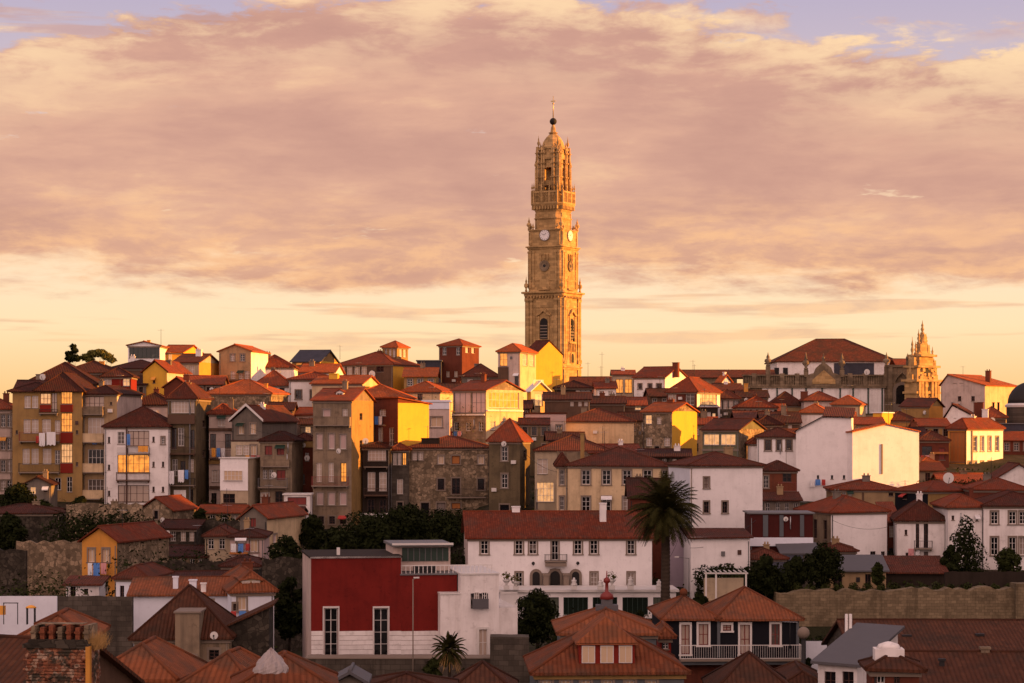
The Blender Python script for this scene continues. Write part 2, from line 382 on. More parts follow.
# ------------------------------------------------------------------ windows, balconies, roofs, houses
WCACHE = {}
STY = { # frame, pane, surround, cols, rows
 'w': ('trim_white', 'glass', 'trim_stone', 2, 3), 'v': ('trim_white', 'glass', None, 2, 2), 'd': ('trim_white', 'glass', None, 2, 3),
 'k': ('trim_brown', 'glass_dark', None, 2, 2), 's': ('trim_white', 'blind', 'trim_stone', 1, 1), 'c': ('trim_white', 'blind_cream', 'trim_stone', 2, 1),
 'l': ('trim_brown', 'glass_orange_glow_paint', None, 2, 2), 'o': ('trim_brown', 'board_orange', 'trim_stone', 1, 1), 'r': ('trim_brown', 'trim_red', None, 2, 1),
 'n': ('trim_brown', 'glass_dark', 'trim_stone', 1, 1), 'p': ('trim_red', 'glass_curtain', 'trim_white', 2, 2), 'y': ('trim_white', 'glass_peach_glow_paint', None, 2, 2),
 'q': ('trim_white', 'glass_curtain', None, 2, 3), 't': ('trim_brown', 'glass', 'trim_stone', 2, 3), 'm': ('trim_grey', 'zinc', None, 4, 3),
 'b': ('trim_grey', 'glass_dark', None, 1, 1),
}
def win_meshes(w, h, sty, cols=None, rows=None, fm=None, pm=None, sm='x'):
    f, p, s_, c_, r_ = STY[sty]; cols = cols or c_; rows = rows or r_; f = fm or f; p = pm or p
    if sm != 'x': s_ = sm
    w = round(w, 1); h = round(h, 1)
    key = (w, h, f, p, s_, cols, rows)
    if key in WCACHE: return WCACHE[key]
    b = .07 if w > .7 else .05; z0, z1 = .13, .21           # depth inside the reveal
    fr = MB(); x0, x1 = -w/2+.004, w/2-.004
    fr.box(x0, x0+b, z0, z1, .004, h-.004); fr.box(x1-b, x1, z0, z1, .004, h-.004)
    fr.box(x0+b, x1-b, z0, z1, .004, b); fr.box(x0+b, x1-b, z0, z1, h-b, h-.004)
    for i in range(1, cols):
        x = x0+(x1-x0)*i/cols; fr.box(x-.028, x+.028, z0+.01, z1-.01, b, h-b)
    for j in range(1, rows):
        z = h*j/rows
        for i in range(cols):
            fr.box(x0+(x1-x0)*i/cols+.03, x0+(x1-x0)*(i+1)/cols-.03, z0+.015, z1-.015, z-.02, z+.02)
    pn = MB(); pn.face([(x0+b*.5, z1-.03, b*.5), (x1-b*.5, z1-.03, b*.5), (x1-b*.5, z1-.03, h-b*.5), (x0+b*.5, z1-.03, h-b*.5)])
    sr = None
    if s_:
        sr = MB(); t_ = .15; e = .045
        sr.box(-w/2-t_, -w/2-.001, -e, .02, -.02, h+.001); sr.box(w/2+.001, w/2+t_, -e, .02, -.02, h+.001)
        sr.box(-w/2-t_, w/2+t_, -e, .02, h+.003, h+t_+.03); sr.box(-w/2-t_-.05, w/2+t_+.05, -.11, .03, -.14, -.022)
        sr = sr.mesh('surround', s_)
    else:
        sr = MB().box(-w/2-.06, w/2+.06, -.07, .03, -.08, -.004).mesh('sill', 'trim_stone')
    WCACHE[key] = (fr.mesh('window', f), pn.mesh('pane', p), sr, 'surround' if s_ else 'sill')
    return WCACHE[key]

class Face:
    """one wall of a house: origin corner, direction along it, outward normal; holes are cut where windows go"""
    def __init__(s, o, ang, W, H): s.o = Vector(o); s.ang = ang; s.W = W; s.H = H; s.holes = []; s.u = Vector((math.cos(ang), math.sin(ang), 0)); s.n = Vector((math.sin(ang), -math.cos(ang), 0))
    def P(s, a, z, d=0): return s.o+s.u*a-s.n*d+Vector((0, 0, z))
    def wall(s, mb, depth=.30):
        xs = {0., s.W}; zs = {0., s.H}
        hs = []
        for a0, a1, z0, z1 in s.holes:
            a0, a1, z0, z1 = max(.02, a0), min(s.W-.02, a1), max(.02, z0), min(s.H-.02, z1)
            if a1-a0 > .05 and z1-z0 > .05: hs.append((a0, a1, z0, z1)); xs |= {a0, a1}; zs |= {z0, z1}
        xs = sorted(xs); zs = sorted(zs)
        def hole(a, z): return any(h[0] < a < h[1] and h[2] < z < h[3] for h in hs)
        G = [[hole((xs[i]+xs[i+1])/2, (zs[j]+zs[j+1])/2) for j in range(len(zs)-1)] for i in range(len(xs)-1)]
        for i in range(len(xs)-1):
            for j in range(len(zs)-1):
                a0, a1, z0, z1 = xs[i], xs[i+1], zs[j], zs[j+1]
                if a1-a0 < 1e-5 or z1-z0 < 1e-5: continue
                if not G[i][j]: mb.face([s.P(a0, z0), s.P(a1, z0), s.P(a1, z1), s.P(a0, z1)])
                else:
                    if i == 0 or not G[i-1][j]: mb.face([s.P(a0, z0), s.P(a0, z0, depth), s.P(a0, z1, depth), s.P(a0, z1)])
                    if i == len(xs)-2 or not G[i+1][j]: mb.face([s.P(a1, z0, depth), s.P(a1, z0), s.P(a1, z1), s.P(a1, z1, depth)])
                    if j == 0 or not G[i][j-1]: mb.face([s.P(a0, z0), s.P(a1, z0), s.P(a1, z0, depth), s.P(a0, z0, depth)])
                    if j == len(zs)-2 or not G[i][j+1]: mb.face([s.P(a0, z1, depth), s.P(a1, z1, depth), s.P(a1, z1), s.P(a0, z1)])
                    mb.face([s.P(a0, z0, depth), s.P(a1, z0, depth), s.P(a1, z1, depth), s.P(a0, z1, depth)])

def rail(parent, face, a0, a1, z, h, style, proj=.75, name='balcony'):
    """a projecting slab with its railing, on one wall"""
    w = a1-a0; c = face.P((a0+a1)/2, z)
    slab = MB().box(-w/2, w/2, -proj, -.002, -.14, 0)
    for x in (-w/2+.15, w/2-.15): slab.box(x-.07, x+.07, -proj*.7, -.004, -.36, -.143)
    so = slab.build(name, 'trim_stone' if style != 'wood' else 'wood', parent, c, face.ang)
    r = MB(); t_ = .03
    if style in ('iron', 'white', 'red', 'wood', 'grey'):
        mt = {'iron': 'iron', 'white': 'trim_white', 'red': 'trim_red', 'wood': 'trim_brown', 'grey': 'trim_grey'}[style]
        r.box(-w/2, w/2, -proj, -proj+t_*1.6, h-.05, h); r.box(-w/2, w/2, -proj+.005, -proj+t_, .06, .10)
        for s_ in (-1, 1): r.box(s_*w/2-(t_ if s_ > 0 else 0), s_*w/2+(0 if s_ > 0 else t_), -proj+t_*1.7, -.01, h-.05, h-.003)
        n = max(2, int(w/.16)); n = min(n, 60)
        for i in range(n+1):
            x = -w/2+.01+(w-.03)*i/n; r.box(x, x+.018, -proj+.008, -proj+.026, .101, h-.051)
        for s_ in (-1, 1):
            for k in range(1, 5): 
                y = -proj+proj*k/5; x = s_*(w/2-.02); r.box(x-.009, x+.009, y-.009, y+.009, .002, h-.051)
    else:
        mt = style; r.box(-w/2, w/2, -proj, -proj+.09, .002, h); r.box(-w/2-.04, w/2+.04, -proj-.04, -proj+.13, h+.002, h+.08)
        for s_ in (-1, 1): r.box(s_*w/2-(.09 if s_ > 0 else 0), s_*w/2+(0 if s_ > 0 else .09), -proj+.092, -.01, .002, h)
    r.build('railing', mt, so, (0, 0, 0))
    return so

def slope_face(mb, pts, th=.16):
    """one roof plane (first two points on the eave) with tile UVs, plus its underside"""
    p = [Vector(q) for q in pts]; e = (p[1]-p[0]).normalized(); n = (p[1]-p[0]).cross(p[-1]-p[0]).normalized(); up = n.cross(e)
    uv = [((q-p[0]).dot(e), (q-p[0]).dot(up)) for q in p]
    mb.face(p, uv); 
    mb.face([q-Vector((0, 0, th)) for q in reversed(p)])

def build_roof(parent, kind, W, D, H, rise, o, mat, y0=0, name='roof', ridge=True, wallmb=None, th=.16, shift=0):
    """W across (x centred), D deep from y0; returns the roof object"""
    mb = MB(); x0, x1, ya, yb = -W/2-o, W/2+o, y0-o, y0+D+o
    slope = rise/max(.5, (min(W, D)/2 if kind == 'hip' else (D/2 if kind == 'gx' else W/2)))
    ze = H-min(.35, o*slope)*0 - .02
    z1 = H+rise; ridges = []; per = [(x0, ya), (x1, ya), (x1, yb), (x0, yb)]; zs = [ze]*4
    if kind == 'hip':
        if W >= D:
            h = (yb-ya)/2; A = Vector((x0+h, (ya+yb)/2, z1)); B = Vector((x1-h, (ya+yb)/2, z1))
        else:
            h = (x1-x0)/2; A = Vector((0, ya+h, z1)); B = Vector((0, yb-h, z1))
        c = [Vector((x, y, ze)) for x, y in per]
        if W >= D:
            slope_face(mb, [c[0], c[1], B, A]); slope_face(mb, [c[1], c[2], B]); slope_face(mb, [c[2], c[3], A, B]); slope_face(mb, [c[3], c[0], A])
            ridges = [(A, B), (c[0], A), (c[3], A), (c[1], B), (c[2], B)]
        else:
            slope_face(mb, [c[0], c[1], A]); slope_face(mb, [c[1], c[2], B, A]); slope_face(mb, [c[2], c[3], B]); slope_face(mb, [c[3], c[0], A, B])
            ridges = [(A, B), (c[0], A), (c[1], A), (c[2], B), (c[3], B)]
    elif kind == 'pyr':
        c = [Vector((x, y, ze)) for x, y in per]; A = Vector((shift, (ya+yb)/2, z1))
        for i in range(4): slope_face(mb, [c[i], c[(i+1) % 4], A]); ridges.append((c[i], A))
    elif kind == 'gx':
        c = [Vector((x, y, ze)) for x, y in per]; A = Vector((x0, (ya+yb)/2, z1)); B = Vector((x1, (ya+yb)/2, z1))
        slope_face(mb, [c[0], c[1], B, A]); slope_face(mb, [c[2], c[3], A, B]); ridges = [(A, B)]
        if wallmb is not None:
            k = (yb-ya)/2
            for s_ in (-1, 1): 
                pts = [(s_*W/2, y0, H), (s_*W/2, y0+D, H), (s_*W/2, y0+D/2, z1-.05-rise*o/k)]
                wallmb.face(pts if s_ > 0 else pts[::-1])
    elif kind == 'gy':
        c = [Vector((x, y, ze)) for x, y in per]; A = Vector((shift, ya, z1)); B = Vector((shift, yb, z1))
        slope_face(mb, [c[1], c[2], B, A]); slope_face(mb, [c[3], c[0], A, B]); ridges = [(A, B)]
        if wallmb is not None:
            k = (x1-x0)/2
            pts = [(-W/2, y0, H), (W/2, y0, H), (shift, y0, z1-.05-rise*o/k)]; wallmb.face(pts)
            wallmb.face([(x, y0+D, z) for x, y, z in pts][::-1])
    elif kind in ('sr', 'sl', 'sb', 'sf'):                      # mono-pitch: high on the left / right / back / front
        hz = {'sr': (z1, ze, ze, z1), 'sl': (ze, z1, z1, ze), 'sb': (ze, ze, z1, z1), 'sf': (z1, z1, ze, ze)}[kind]
        c = [Vector((x, y, z)) for (x, y), z in zip(per, hz)]
        order = {'sr': [1, 2, 3, 0], 'sl': [3, 0, 1, 2], 'sb': [0, 1, 2, 3], 'sf': [2, 3, 0, 1]}[kind]
        slope_face(mb, [c[i] for i in order]); zs = hz
        if wallmb is not None:
            X0, X1, Y0, Y1 = -W/2, W/2, y0, y0+D
            tz = {'sr': (z1, H, H, z1), 'sl': (H, z1, z1, H), 'sb': (H, H, z1, z1), 'sf': (z1, z1, H, H)}[kind]
            q = [(X0, Y0), (X1, Y0), (X1, Y1), (X0, Y1)]
            for i in range(4):
                j = (i+1) % 4; za, zb = tz[i]-.17, tz[j]-.17
                if za > H or zb > H:
                    wallmb.face([(q[i][0], q[i][1], H), (q[j][0], q[j][1], H), (q[j][0], q[j][1], max(H, zb)), (q[i][0], q[i][1], max(H, za))])
    # fascia round the edge
    if kind in ('hip', 'pyr'): edges = [(Vector((per[i][0], per[i][1], ze)), Vector((per[(i+1) % 4][0], per[(i+1) % 4][1], ze))) for i in range(4)]
    elif kind == 'gx': c = [Vector((x, y, ze)) for x, y in per]; edges = [(c[0], c[1]), (c[1], B), (B, c[2]), (c[2], c[3]), (c[3], A), (A, c[0])]
    elif kind == 'gy': c = [Vector((x, y, ze)) for x, y in per]; edges = [(c[0], A), (A, c[1]), (c[1], c[2]), (c[2], B), (B, c[3]), (c[3], c[0])]
    else: c = [Vector((x, y, z)) for (x, y), z in zip(per, zs)]; edges = [(c[i], c[(i+1) % 4]) for i in range(4)]
    dz_ = Vector((0, 0, th))
    for p, q in edges: mb.face([p-dz_, q-dz_, q, p], [(0, 0), ((q-p).length, 0), ((q-p).length, .1), (0, .1)])
    sd_ = (W*7.3+D*3.1+H) % 50                       # old roofs sag and tilt a little
    jit = lambda x, y: .11*noise.noise(Vector((x*.23+sd_, y*.23, sd_)))
    mb.v = [(x, y, z+jit(x, y)) for x, y, z in mb.v]; ridges = [(p+Vector((0, 0, jit(p.x, p.y))), q+Vector((0, 0, jit(q.x, q.y)))) for p, q in ridges]
    ro = mb.build(name, mat, parent)
    if ridge and ridges:
        rc = MB()
        for p, q in ridges:
            if (q-p).length > .3: rc.tube(p+Vector((0, 0, -.01)), q+Vector((0, 0, -.01)), .10, n=6)
        if rc.v: rc.build('ridge_cap', mat, ro)
    return ro

HOUSES = {}
class H:
    def __init__(s, key, label, x0, x1, yt, yb, Y, side=None, wall='white', roof=('hip', 10, 'tile'), F=(), S=(), chim=(), yaw=None, D=None, name='house', cat='house', group='houses of the old town', cornice=True, surr='x', trim='trim_stone', ov=.35, plinth=None, sidewall=None, gz=None, gabled=None):
        t0, t1 = (x0-512)/FPX, (x1-512)/FPX; tc_ = (t0+t1)/2
        def solve(th):
            w_ = (t1-t0)*Y/(2*math.cos(th)+(t1+t0)*math.sin(th)); cx = t1*Y-w_*(t1*math.sin(th)+math.cos(th))
            return w_, cx
        def depth(th):
            w_, cx = solve(th); sg = 1 if side > x1 else -1
            rx, ry = cx+sg*w_*math.cos(th), Y-sg*w_*math.sin(th); ts = (side-512)/FPX
            den = math.sin(th)-ts*math.cos(th)
            return (ts*ry-rx)/den if abs(den) > 1e-4 else 1e9
        if side is None:
            th = .3*math.atan(tc_) if yaw is None else math.radians(yaw); Dp = D or 9.
        else:
            sg = 1 if side > x1 else -1
            if yaw is None:
                best = None
                for k in range(1, 70):
                    a = math.radians(sg*k)+math.atan(tc_)*.0
                    d_ = depth(a)
                    if d_ > 1 and (best is None or abs(d_-(D or 9)) < best[0]): best = (abs(d_-(D or 9)), a, d_)
                th, Dp = best[1], best[2]
            else: th = math.radians(yaw); Dp = depth(th)
            Dp = max(1.5, min(40, Dp))
        w_, cx = solve(th); s.W = W = 2*w_; s.D = Dp; s.th = th; s.Y = Y; s.x0, s.x1, s.yt, s.yb = x0, x1, yt, yb; s.side = side
        s.m = Y/FPX; zt = (HOR-yt)*s.m; zb = (HOR-yb)*s.m
        # the base goes down to the lowest ground under the footprint
        cs = [(cx+a*math.cos(th)+b*math.sin(th), Y-a*math.sin(th)+b*math.cos(th)) for a in (-w_, w_) for b in (0, Dp)]
        g = min(ground(a, b) for a, b in cs)-.3 if gz is None else gz
        s.z0 = min(zb, g); s.Hh = zt-s.z0; s.mx = cx
        r = s.root = tag(empty(name, (cx, Y, s.z0), -th), label, cat, group)
        HOUSES[key] = s
        s.Ff = Face((-W/2, 0, 0), 0, W, s.Hh); s.Fr = Face((W/2, 0, 0), PI/2, Dp, s.Hh); s.Fl = Face((-W/2, Dp, 0), -PI/2, Dp, s.Hh); s.Fb = Face((W/2, Dp, 0), PI, W, s.Hh)
        for it in F: s.put(s.Ff, it, surr)
        sf = s.Fr if (side or x1+1) > x1 else s.Fl
        for it in S: s.put(sf, it, surr)
        wm = MB(); sw = MB() if sidewall else wm
        s.Ff.wall(wm); s.Fr.wall(sw if sidewall and sf is s.Fr else wm); s.Fl.wall(sw if sidewall and sf is s.Fl else wm); s.Fb.wall(wm)
        if roof[0] == 'hip' and Y > 295 and random.Random('rf'+key).random() < .38: roof = ('gx', roof[1]*.9)+tuple(roof[2:])
        kind = roof[0]; s.rise = rise = roof[1]*s.m
        s.roof = None
        if kind == 'flat':
            sl = MB(); o_ = ov*.6; sl.box(-W/2-o_, W/2+o_, -o_, Dp+o_, s.Hh+.002, s.Hh+max(.15, rise))
            s.roof = sl.build('roof', roof[2], r)
        elif kind != 'none':
            s.roof = build_roof(r, kind, W, Dp, s.Hh, rise, ov, roof[2], wallmb=wm, shift=(roof[3]*s.m if len(roof) > 3 else 0))
        wm.build('wall', wall, r)
        if sidewall: sw.build('side_wall', sidewall, r)
        if cornice and kind not in ('flat', 'none', 'sr', 'sl', 'sb', 'sf'):
            c = MB(); e = .12; h_ = s.Hh
            c.box(-W/2-e, W/2+e, -e, -.002, h_-.42, h_-.2)
            if kind != 'gx':
                for sg in (-1, 1): c.box(sg*(W/2+.002), sg*(W/2+e), .0, Dp, h_-.42, h_-.2)
            c.build('cornice', trim, r)
        rq = random.Random(key)
        if rq.random() < .6 and s.Hh > 3 and kind != 'none':
            xd = W/2-.16 if rq.random() < .5 else -W/2+.16
            dp = MB().tube((xd, -.07, .2), (xd, -.07, s.Hh-.45), .05, n=6)
            for q_ in range(1, int(s.Hh/2.2)): dp.box(xd-.08, xd+.08, -.13, -.003, q_*2.2, q_*2.2+.06)
            dp.build('drainpipe', rq.choice(['trim_grey', 'trim_stone', 'iron']), r)
        if not chim and kind in ('hip', 'gx', 'gy') and rq.random() < .55 and W > 3 and Dp > 3 and Y > 180:
            cx_ = rq.uniform(-.28, .28)*W; cy_ = Dp*rq.uniform(.35, .65); ch_ = s.Hh+rise*rq.uniform(.75, 1.0)+rq.uniform(.3, .9); cw_ = rq.uniform(.28, .5)
            cb = MB().box(cx_-cw_, cx_+cw_, cy_-.3, cy_+.3, s.Hh-.05, ch_); cb.box(cx_-cw_-.07, cx_+cw_+.07, cy_-.37, cy_+.37, ch_+.002, ch_+.1)
            for q_ in (-.5, .5): cb.tube((cx_+cw_*q_, cy_, ch_+.1), (cx_+cw_*q_, cy_, ch_+.38), .1, .08, 6)
            cb.build('chimney', rq.choice(['white', 'greybeige', 'brick', 'grey', 'tan']), s.roof)
        if plinth: MB().box(-W/2-.05, W/2+.05, -.05, -.002, 0, (yb-plinth)*s.m+(zb-s.z0)).build('plinth', 'trim_stone', r)
        for cpx, cyt, cw, *rest in chim:
            mt = rest[0] if rest else 'white'; fy = rest[1] if len(rest) > 1 else .5
            a = ((cpx-x0)/(x1-x0)-.5)*W; ztop = (HOR-cyt)*s.m-s.z0; cw *= s.m; y_ = Dp*fy
            hb = s.Hh-.02
            if ztop < hb+.3: ztop = hb+.8
            cb = MB().box(a-cw/2, a+cw/2, y_-cw*.35, y_+cw*.35, hb, ztop-.12); cb.box(a-cw/2-.06, a+cw/2+.06, y_-cw*.35-.06, y_+cw*.35+.06, ztop-.118, ztop)
            cb.build('chimney', mt, s.roof or r)
    # map a picture column and row onto a wall of this house
    def ax(s, f, px):
        if f is s.Ff:
            # exact intersection of the view ray with the wall line
            t_ = (px-512)/FPX; c, n_ = math.cos(s.th), math.sin(s.th)
            a = (t_*s.Y-s.mx)/(c+t_*n_)
            return a+s.W/2
        t_ = (px-512)/FPX; sg = 1 if f is s.Fr else -1
        rx, ry = s.mx+sg*s.W/2*math.cos(s.th), s.Y-sg*s.W/2*math.sin(s.th)
        den = math.sin(s.th)-t_*math.cos(s.th); b = (t_*ry-rx)/den if abs(den) > 1e-4 else 0
        return b if f is s.Fr else s.D-b
    def az(s, f, py, px=None):
        yy = s.Y if f is s.Ff else s.Y-(1 if f is s.Fr else -1)*s.W/2*math.sin(s.th)+s.D*.5*math.cos(s.th)
        if f is s.Ff and px is not None: a = s.ax(f, px)-s.W/2; yy = s.Y-a*math.sin(s.th)
        return (HOR-py)*yy/FPX-s.z0
    def put(s, f, it, surr):
        k = it[0]
        if k == 'B':
            _, y_, h_, xa, xb, st = it[:6]; a0, a1 = sorted((s.ax(f, xa), s.ax(f, xb)))
            z = s.az(f, y_, (xa+xb)/2); rail(s.root, f, a0, a1, z, max(.5, h_*s.m), st, *(it[6:]))
        elif k == 'P':                                    # a coloured panel or band set proud of the wall
            _, xa, xb, ya, yb, mt, pr = it[:7]; nm = it[7] if len(it) > 7 else 'panel'; a0, a1 = sorted((s.ax(f, xa), s.ax(f, xb)))
            z0, z1 = s.az(f, yb, (xa+xb)/2), s.az(f, ya, (xa+xb)/2)
            MB().box(a0-(a0+a1)/2, a1-(a0+a1)/2, -pr, -.003, 0, z1-z0).build(nm, mt, s.root, f.P((a0+a1)/2, z0), f.ang)
        elif k == 'G':                                    # wide glazed gallery
            _, ya, yb, xa, xb, nc, nr, fm, pm = it[:9]; a0, a1 = sorted((s.ax(f, xa), s.ax(f, xb))); z0, z1 = s.az(f, yb, (xa+xb)/2), s.az(f, ya, (xa+xb)/2)
            s.win(f, (a0+a1)/2, z0, a1-a0, z1-z0, 'v', nc, nr, fm, pm, None, nm='window')
        else:
            _, ya, yb, wd, xs = it[:5]; wd_ = wd*s.m
            for x in xs:
                a = s.ax(f, x)
                if f is not s.Ff: wd_ = abs(s.ax(f, x+wd/2)-s.ax(f, x-wd/2))
                z0, z1 = s.az(f, yb, x), s.az(f, ya, x); s.win(f, a, z0, wd_, z1-z0, k, sm=surr)
    def win(s, f, a, z, wd, h, sty, nc=None, nr=None, fm=None, pm=None, sm='x', nm='window'):
        wd, h = max(.3, round(wd, 1)), max(.3, round(h, 1))
        if a-wd/2 < .05: a = wd/2+.06
        if a+wd/2 > f.W-.05: a = f.W-wd/2-.06
        fr, pn, sr, sn = win_meshes(wd, h, sty, nc, nr, fm, pm, sm)
        f.holes.append((a-wd/2, a+wd/2, z, z+h))
        o = link('door' if h > 1.5*wd and h > 2.0 and sty in 'dk' else nm, fr, s.root, f.P(a, z), f.ang)
        link('pane', pn, o); link(sn, sr, o)
        return o

def dormer(h, px, ytop, ybot, wpx, wall='white', sty='v', roofm='tile', fy=.25, rise=4, wins=None, hip=False):
    """a small gabled window house on the front slope, a part of the roof"""
    r = h.roof; a = h.ax(h.Ff, px)-h.W/2; w_ = wpx*h.m; z1 = (HOR-ytop)*h.m-h.z0; z0 = (HOR-ybot)*h.m-h.z0; y0 = h.D*fy; dep = h.D*.35
    b = MB().box(a-w_/2, a+w_/2, y0, y0+dep, z0-.5, z1)
    d = b.build('dormer', wall, r)
    n = wins or 1
    for i in range(n):
        ww = w_/n*.72; xc = a-w_/2+w_*(i+.5)/n
        fr, pn, sr, sn = win_meshes(ww, (z1-z0)*.78, sty)
        me = MB()
        o = MB(); hh = (z1-z0)*.78; zb = z0+(z1-z0)*.1
        o.box(xc-ww/2, xc+ww/2, y0-.06, y0-.002, zb, zb+hh); o = o.build('window_frame', STY[sty][0], d)
        o2 = MB(); g = .05
        o2.box(xc-ww/2+g, xc-.02, y0-.075, y0-.062, zb+g, zb+hh-g); o2.box(xc+.02, xc+ww/2-g, y0-.075, y0-.062, zb+g, zb+hh-g)
        o2.build('pane', STY[sty][1], d)
    mb = MB(); o_ = .18; zr = z1+rise*h.m
    A, B = Vector((a, y0-o_+(w_*.3 if hip else 0), zr)), Vector((a, y0+dep+1, zr))
    L0, L1 = Vector((a-w_/2-o_, y0-o_, z1)), Vector((a-w_/2-o_, y0+dep+1, z1)); R0, R1 = Vector((a+w_/2+o_, y0-o_, z1)), Vector((a+w_/2+o_, y0+dep+1, z1))
    slope_face(mb, [R0, R1, B, A], .1); slope_face(mb, [L1, L0, A, B], .1)
    dz_ = Vector((0, 0, .1)); mb.face([L0-dz_, A-dz_, A, L0]); mb.face([A-dz_, R0-dz_, R0, A])
    if hip: slope_face(mb, [L0, R0, A], .1); mb.build('dormer_roof', roofm, d); return d
    mb.build('dormer_roof', roofm, d)
    g_ = MB(); g_.face([(a-w_/2, y0+.003, z1), (a+w_/2, y0+.003, z1), (a, y0+.003, zr-.08)]); g_.build('gable', wall, d)
    return d

# ------------------------------------------------------------------ plants
def leaf_cloud(mb, blobs, n, size, rnd, flat=.5):
    """leaf-sized faces through the volume of several blobs, denser near each skin"""
    tot = sum(b[3]**2 for b in blobs)
    for cx, cy, cz, r, *sq in blobs:
        k = int(n*r*r/tot); sz = sq[0] if sq else 1.
        for _ in range(k):
            d = Vector((rnd.gauss(0, 1), rnd.gauss(0, 1), rnd.gauss(0, 1))).normalized()
            rr = r*(1-abs(rnd.gauss(0, .28)))*(1+.35*noise.noise(Vector((cx, cy, cz))*.7+d*2.2))
            p = Vector((cx, cy, cz))+Vector((d.x*rr, d.y*rr, d.z*rr*sz))
            nrm = (d+Vector((rnd.uniform(-1, 1), rnd.uniform(-1, 1), rnd.uniform(-.6, 1)))*.9).normalized()
            a = nrm.orthogonal().normalized(); a = a*math.cos(6.28*rnd.random())+nrm.cross(a)*math.sin(6.28*rnd.random()); b = nrm.cross(a)
            s_ = size*rnd.uniform(.55, 1.4)
            mb.face([p-a*s_, p-b*s_*flat+nrm*s_*.15, p+a*s_, p+b*s_*flat+nrm*s_*.15])
def tree(px, ytop, ybase, wpx, Y, label, mat='leaf_dark', name='tree', blobs=None, n=2600, size=.22, seed=1, sz=1., trunk=.25, cat='tree', group=None):
    rnd = random.Random(seed); m_ = Y/FPX; X = (px-512)*m_; zt = (HOR-ytop)*m_; zb = min(ground(X, Y), (HOR-ybase)*m_)-.1
    w_ = wpx*m_; hgt = zt-zb; r = tag(empty(name, (X, Y, zb)), label, cat, group)
    cb = hgt*trunk
    if blobs is None:
        blobs = []; R0 = w_/2
        for k in range(9):
            f = (k+.5)/9; ang = k*2.4+seed; q = R0*.52*math.sin(PI*min(1, f*.85+.12))
            blobs.append((q*math.cos(ang), q*math.sin(ang)*.8, cb+(hgt-cb)*(.12+.72*f), R0*rnd.uniform(.42, .62)*(1-.35*f), .9))
    else: blobs = [((bx-px)*m_, by*m_, (HOR-bz)*m_-zb, br*m_, *(rest or (1,))) for bx, by, bz, br, *rest in blobs]
    t_ = MB(); tr = max(.1, w_*.035)
    topc = Vector((0, 0, hgt*.7))
    pts = [Vector((.06*hgt*math.sin(k*.8+seed)*.3, .05*hgt*math.cos(k*.9)*.3, hgt*.7*k/5)) for k in range(6)]; pts[0] = Vector((0, 0, 0))
    for k in range(5): t_.tube(pts[k], pts[k+1], tr*(1.25-.2*k), tr*(1.25-.2*(k+1)), 8)
    for bx, by, bz, br, *_ in blobs:
        s_ = pts[2+int(rnd.random()*3)]; e = Vector((bx, by, bz)); mid = s_.lerp(e, .5)+Vector((0, 0, br*.2))
        t_.tube(s_, mid, tr*.45, tr*.3, 5); t_.tube(mid, e, tr*.3, tr*.1, 5)
    t_.build('trunk', 'bark', r)
    c = MB(); leaf_cloud(c, blobs, n, size, rnd); c.build('crown', mat, r)
    return r
# ------------------------------------------------------------------ ground
def terrain():
    xs = [-6000, -3000, -1500, -800, -400, -250]+[-180+4*i for i in range(0, 125)]+[330, 360, 400, 500, 700, 900, 1200, 1500, 3000, 6000]
    ys = [-400, -200, -60, 0, 50]+[80+4*i for i in range(0, 123)]+[600, 660, 720, 800, 900, 1100, 1400, 2000, 4000, 8000, 12000]
    mb = MB(); V = []
    for y in ys:
        for x in xs:
            z = ground(x, y); V.append((x, y, z+(noise.noise(Vector((x*.09, y*.09, 0)))*.5 if 240 < y < 520 and abs(x) < 200 else 0)))
    n = len(xs); me = bpy.data.meshes.new('ground')
    me.from_pydata(V, [], [(j*n+i, j*n+i+1, (j+1)*n+i+1, (j+1)*n+i) for j in range(len(ys)-1) for i in range(n-1)])
    me.materials.append(MATS['earth']); me.polygons.foreach_set('use_smooth', [True]*len(me.polygons)); me.update()
    o = bpy.data.objects.new('ground', me); col.objects.link(o); o['kind'] = 'structure'
terrain()
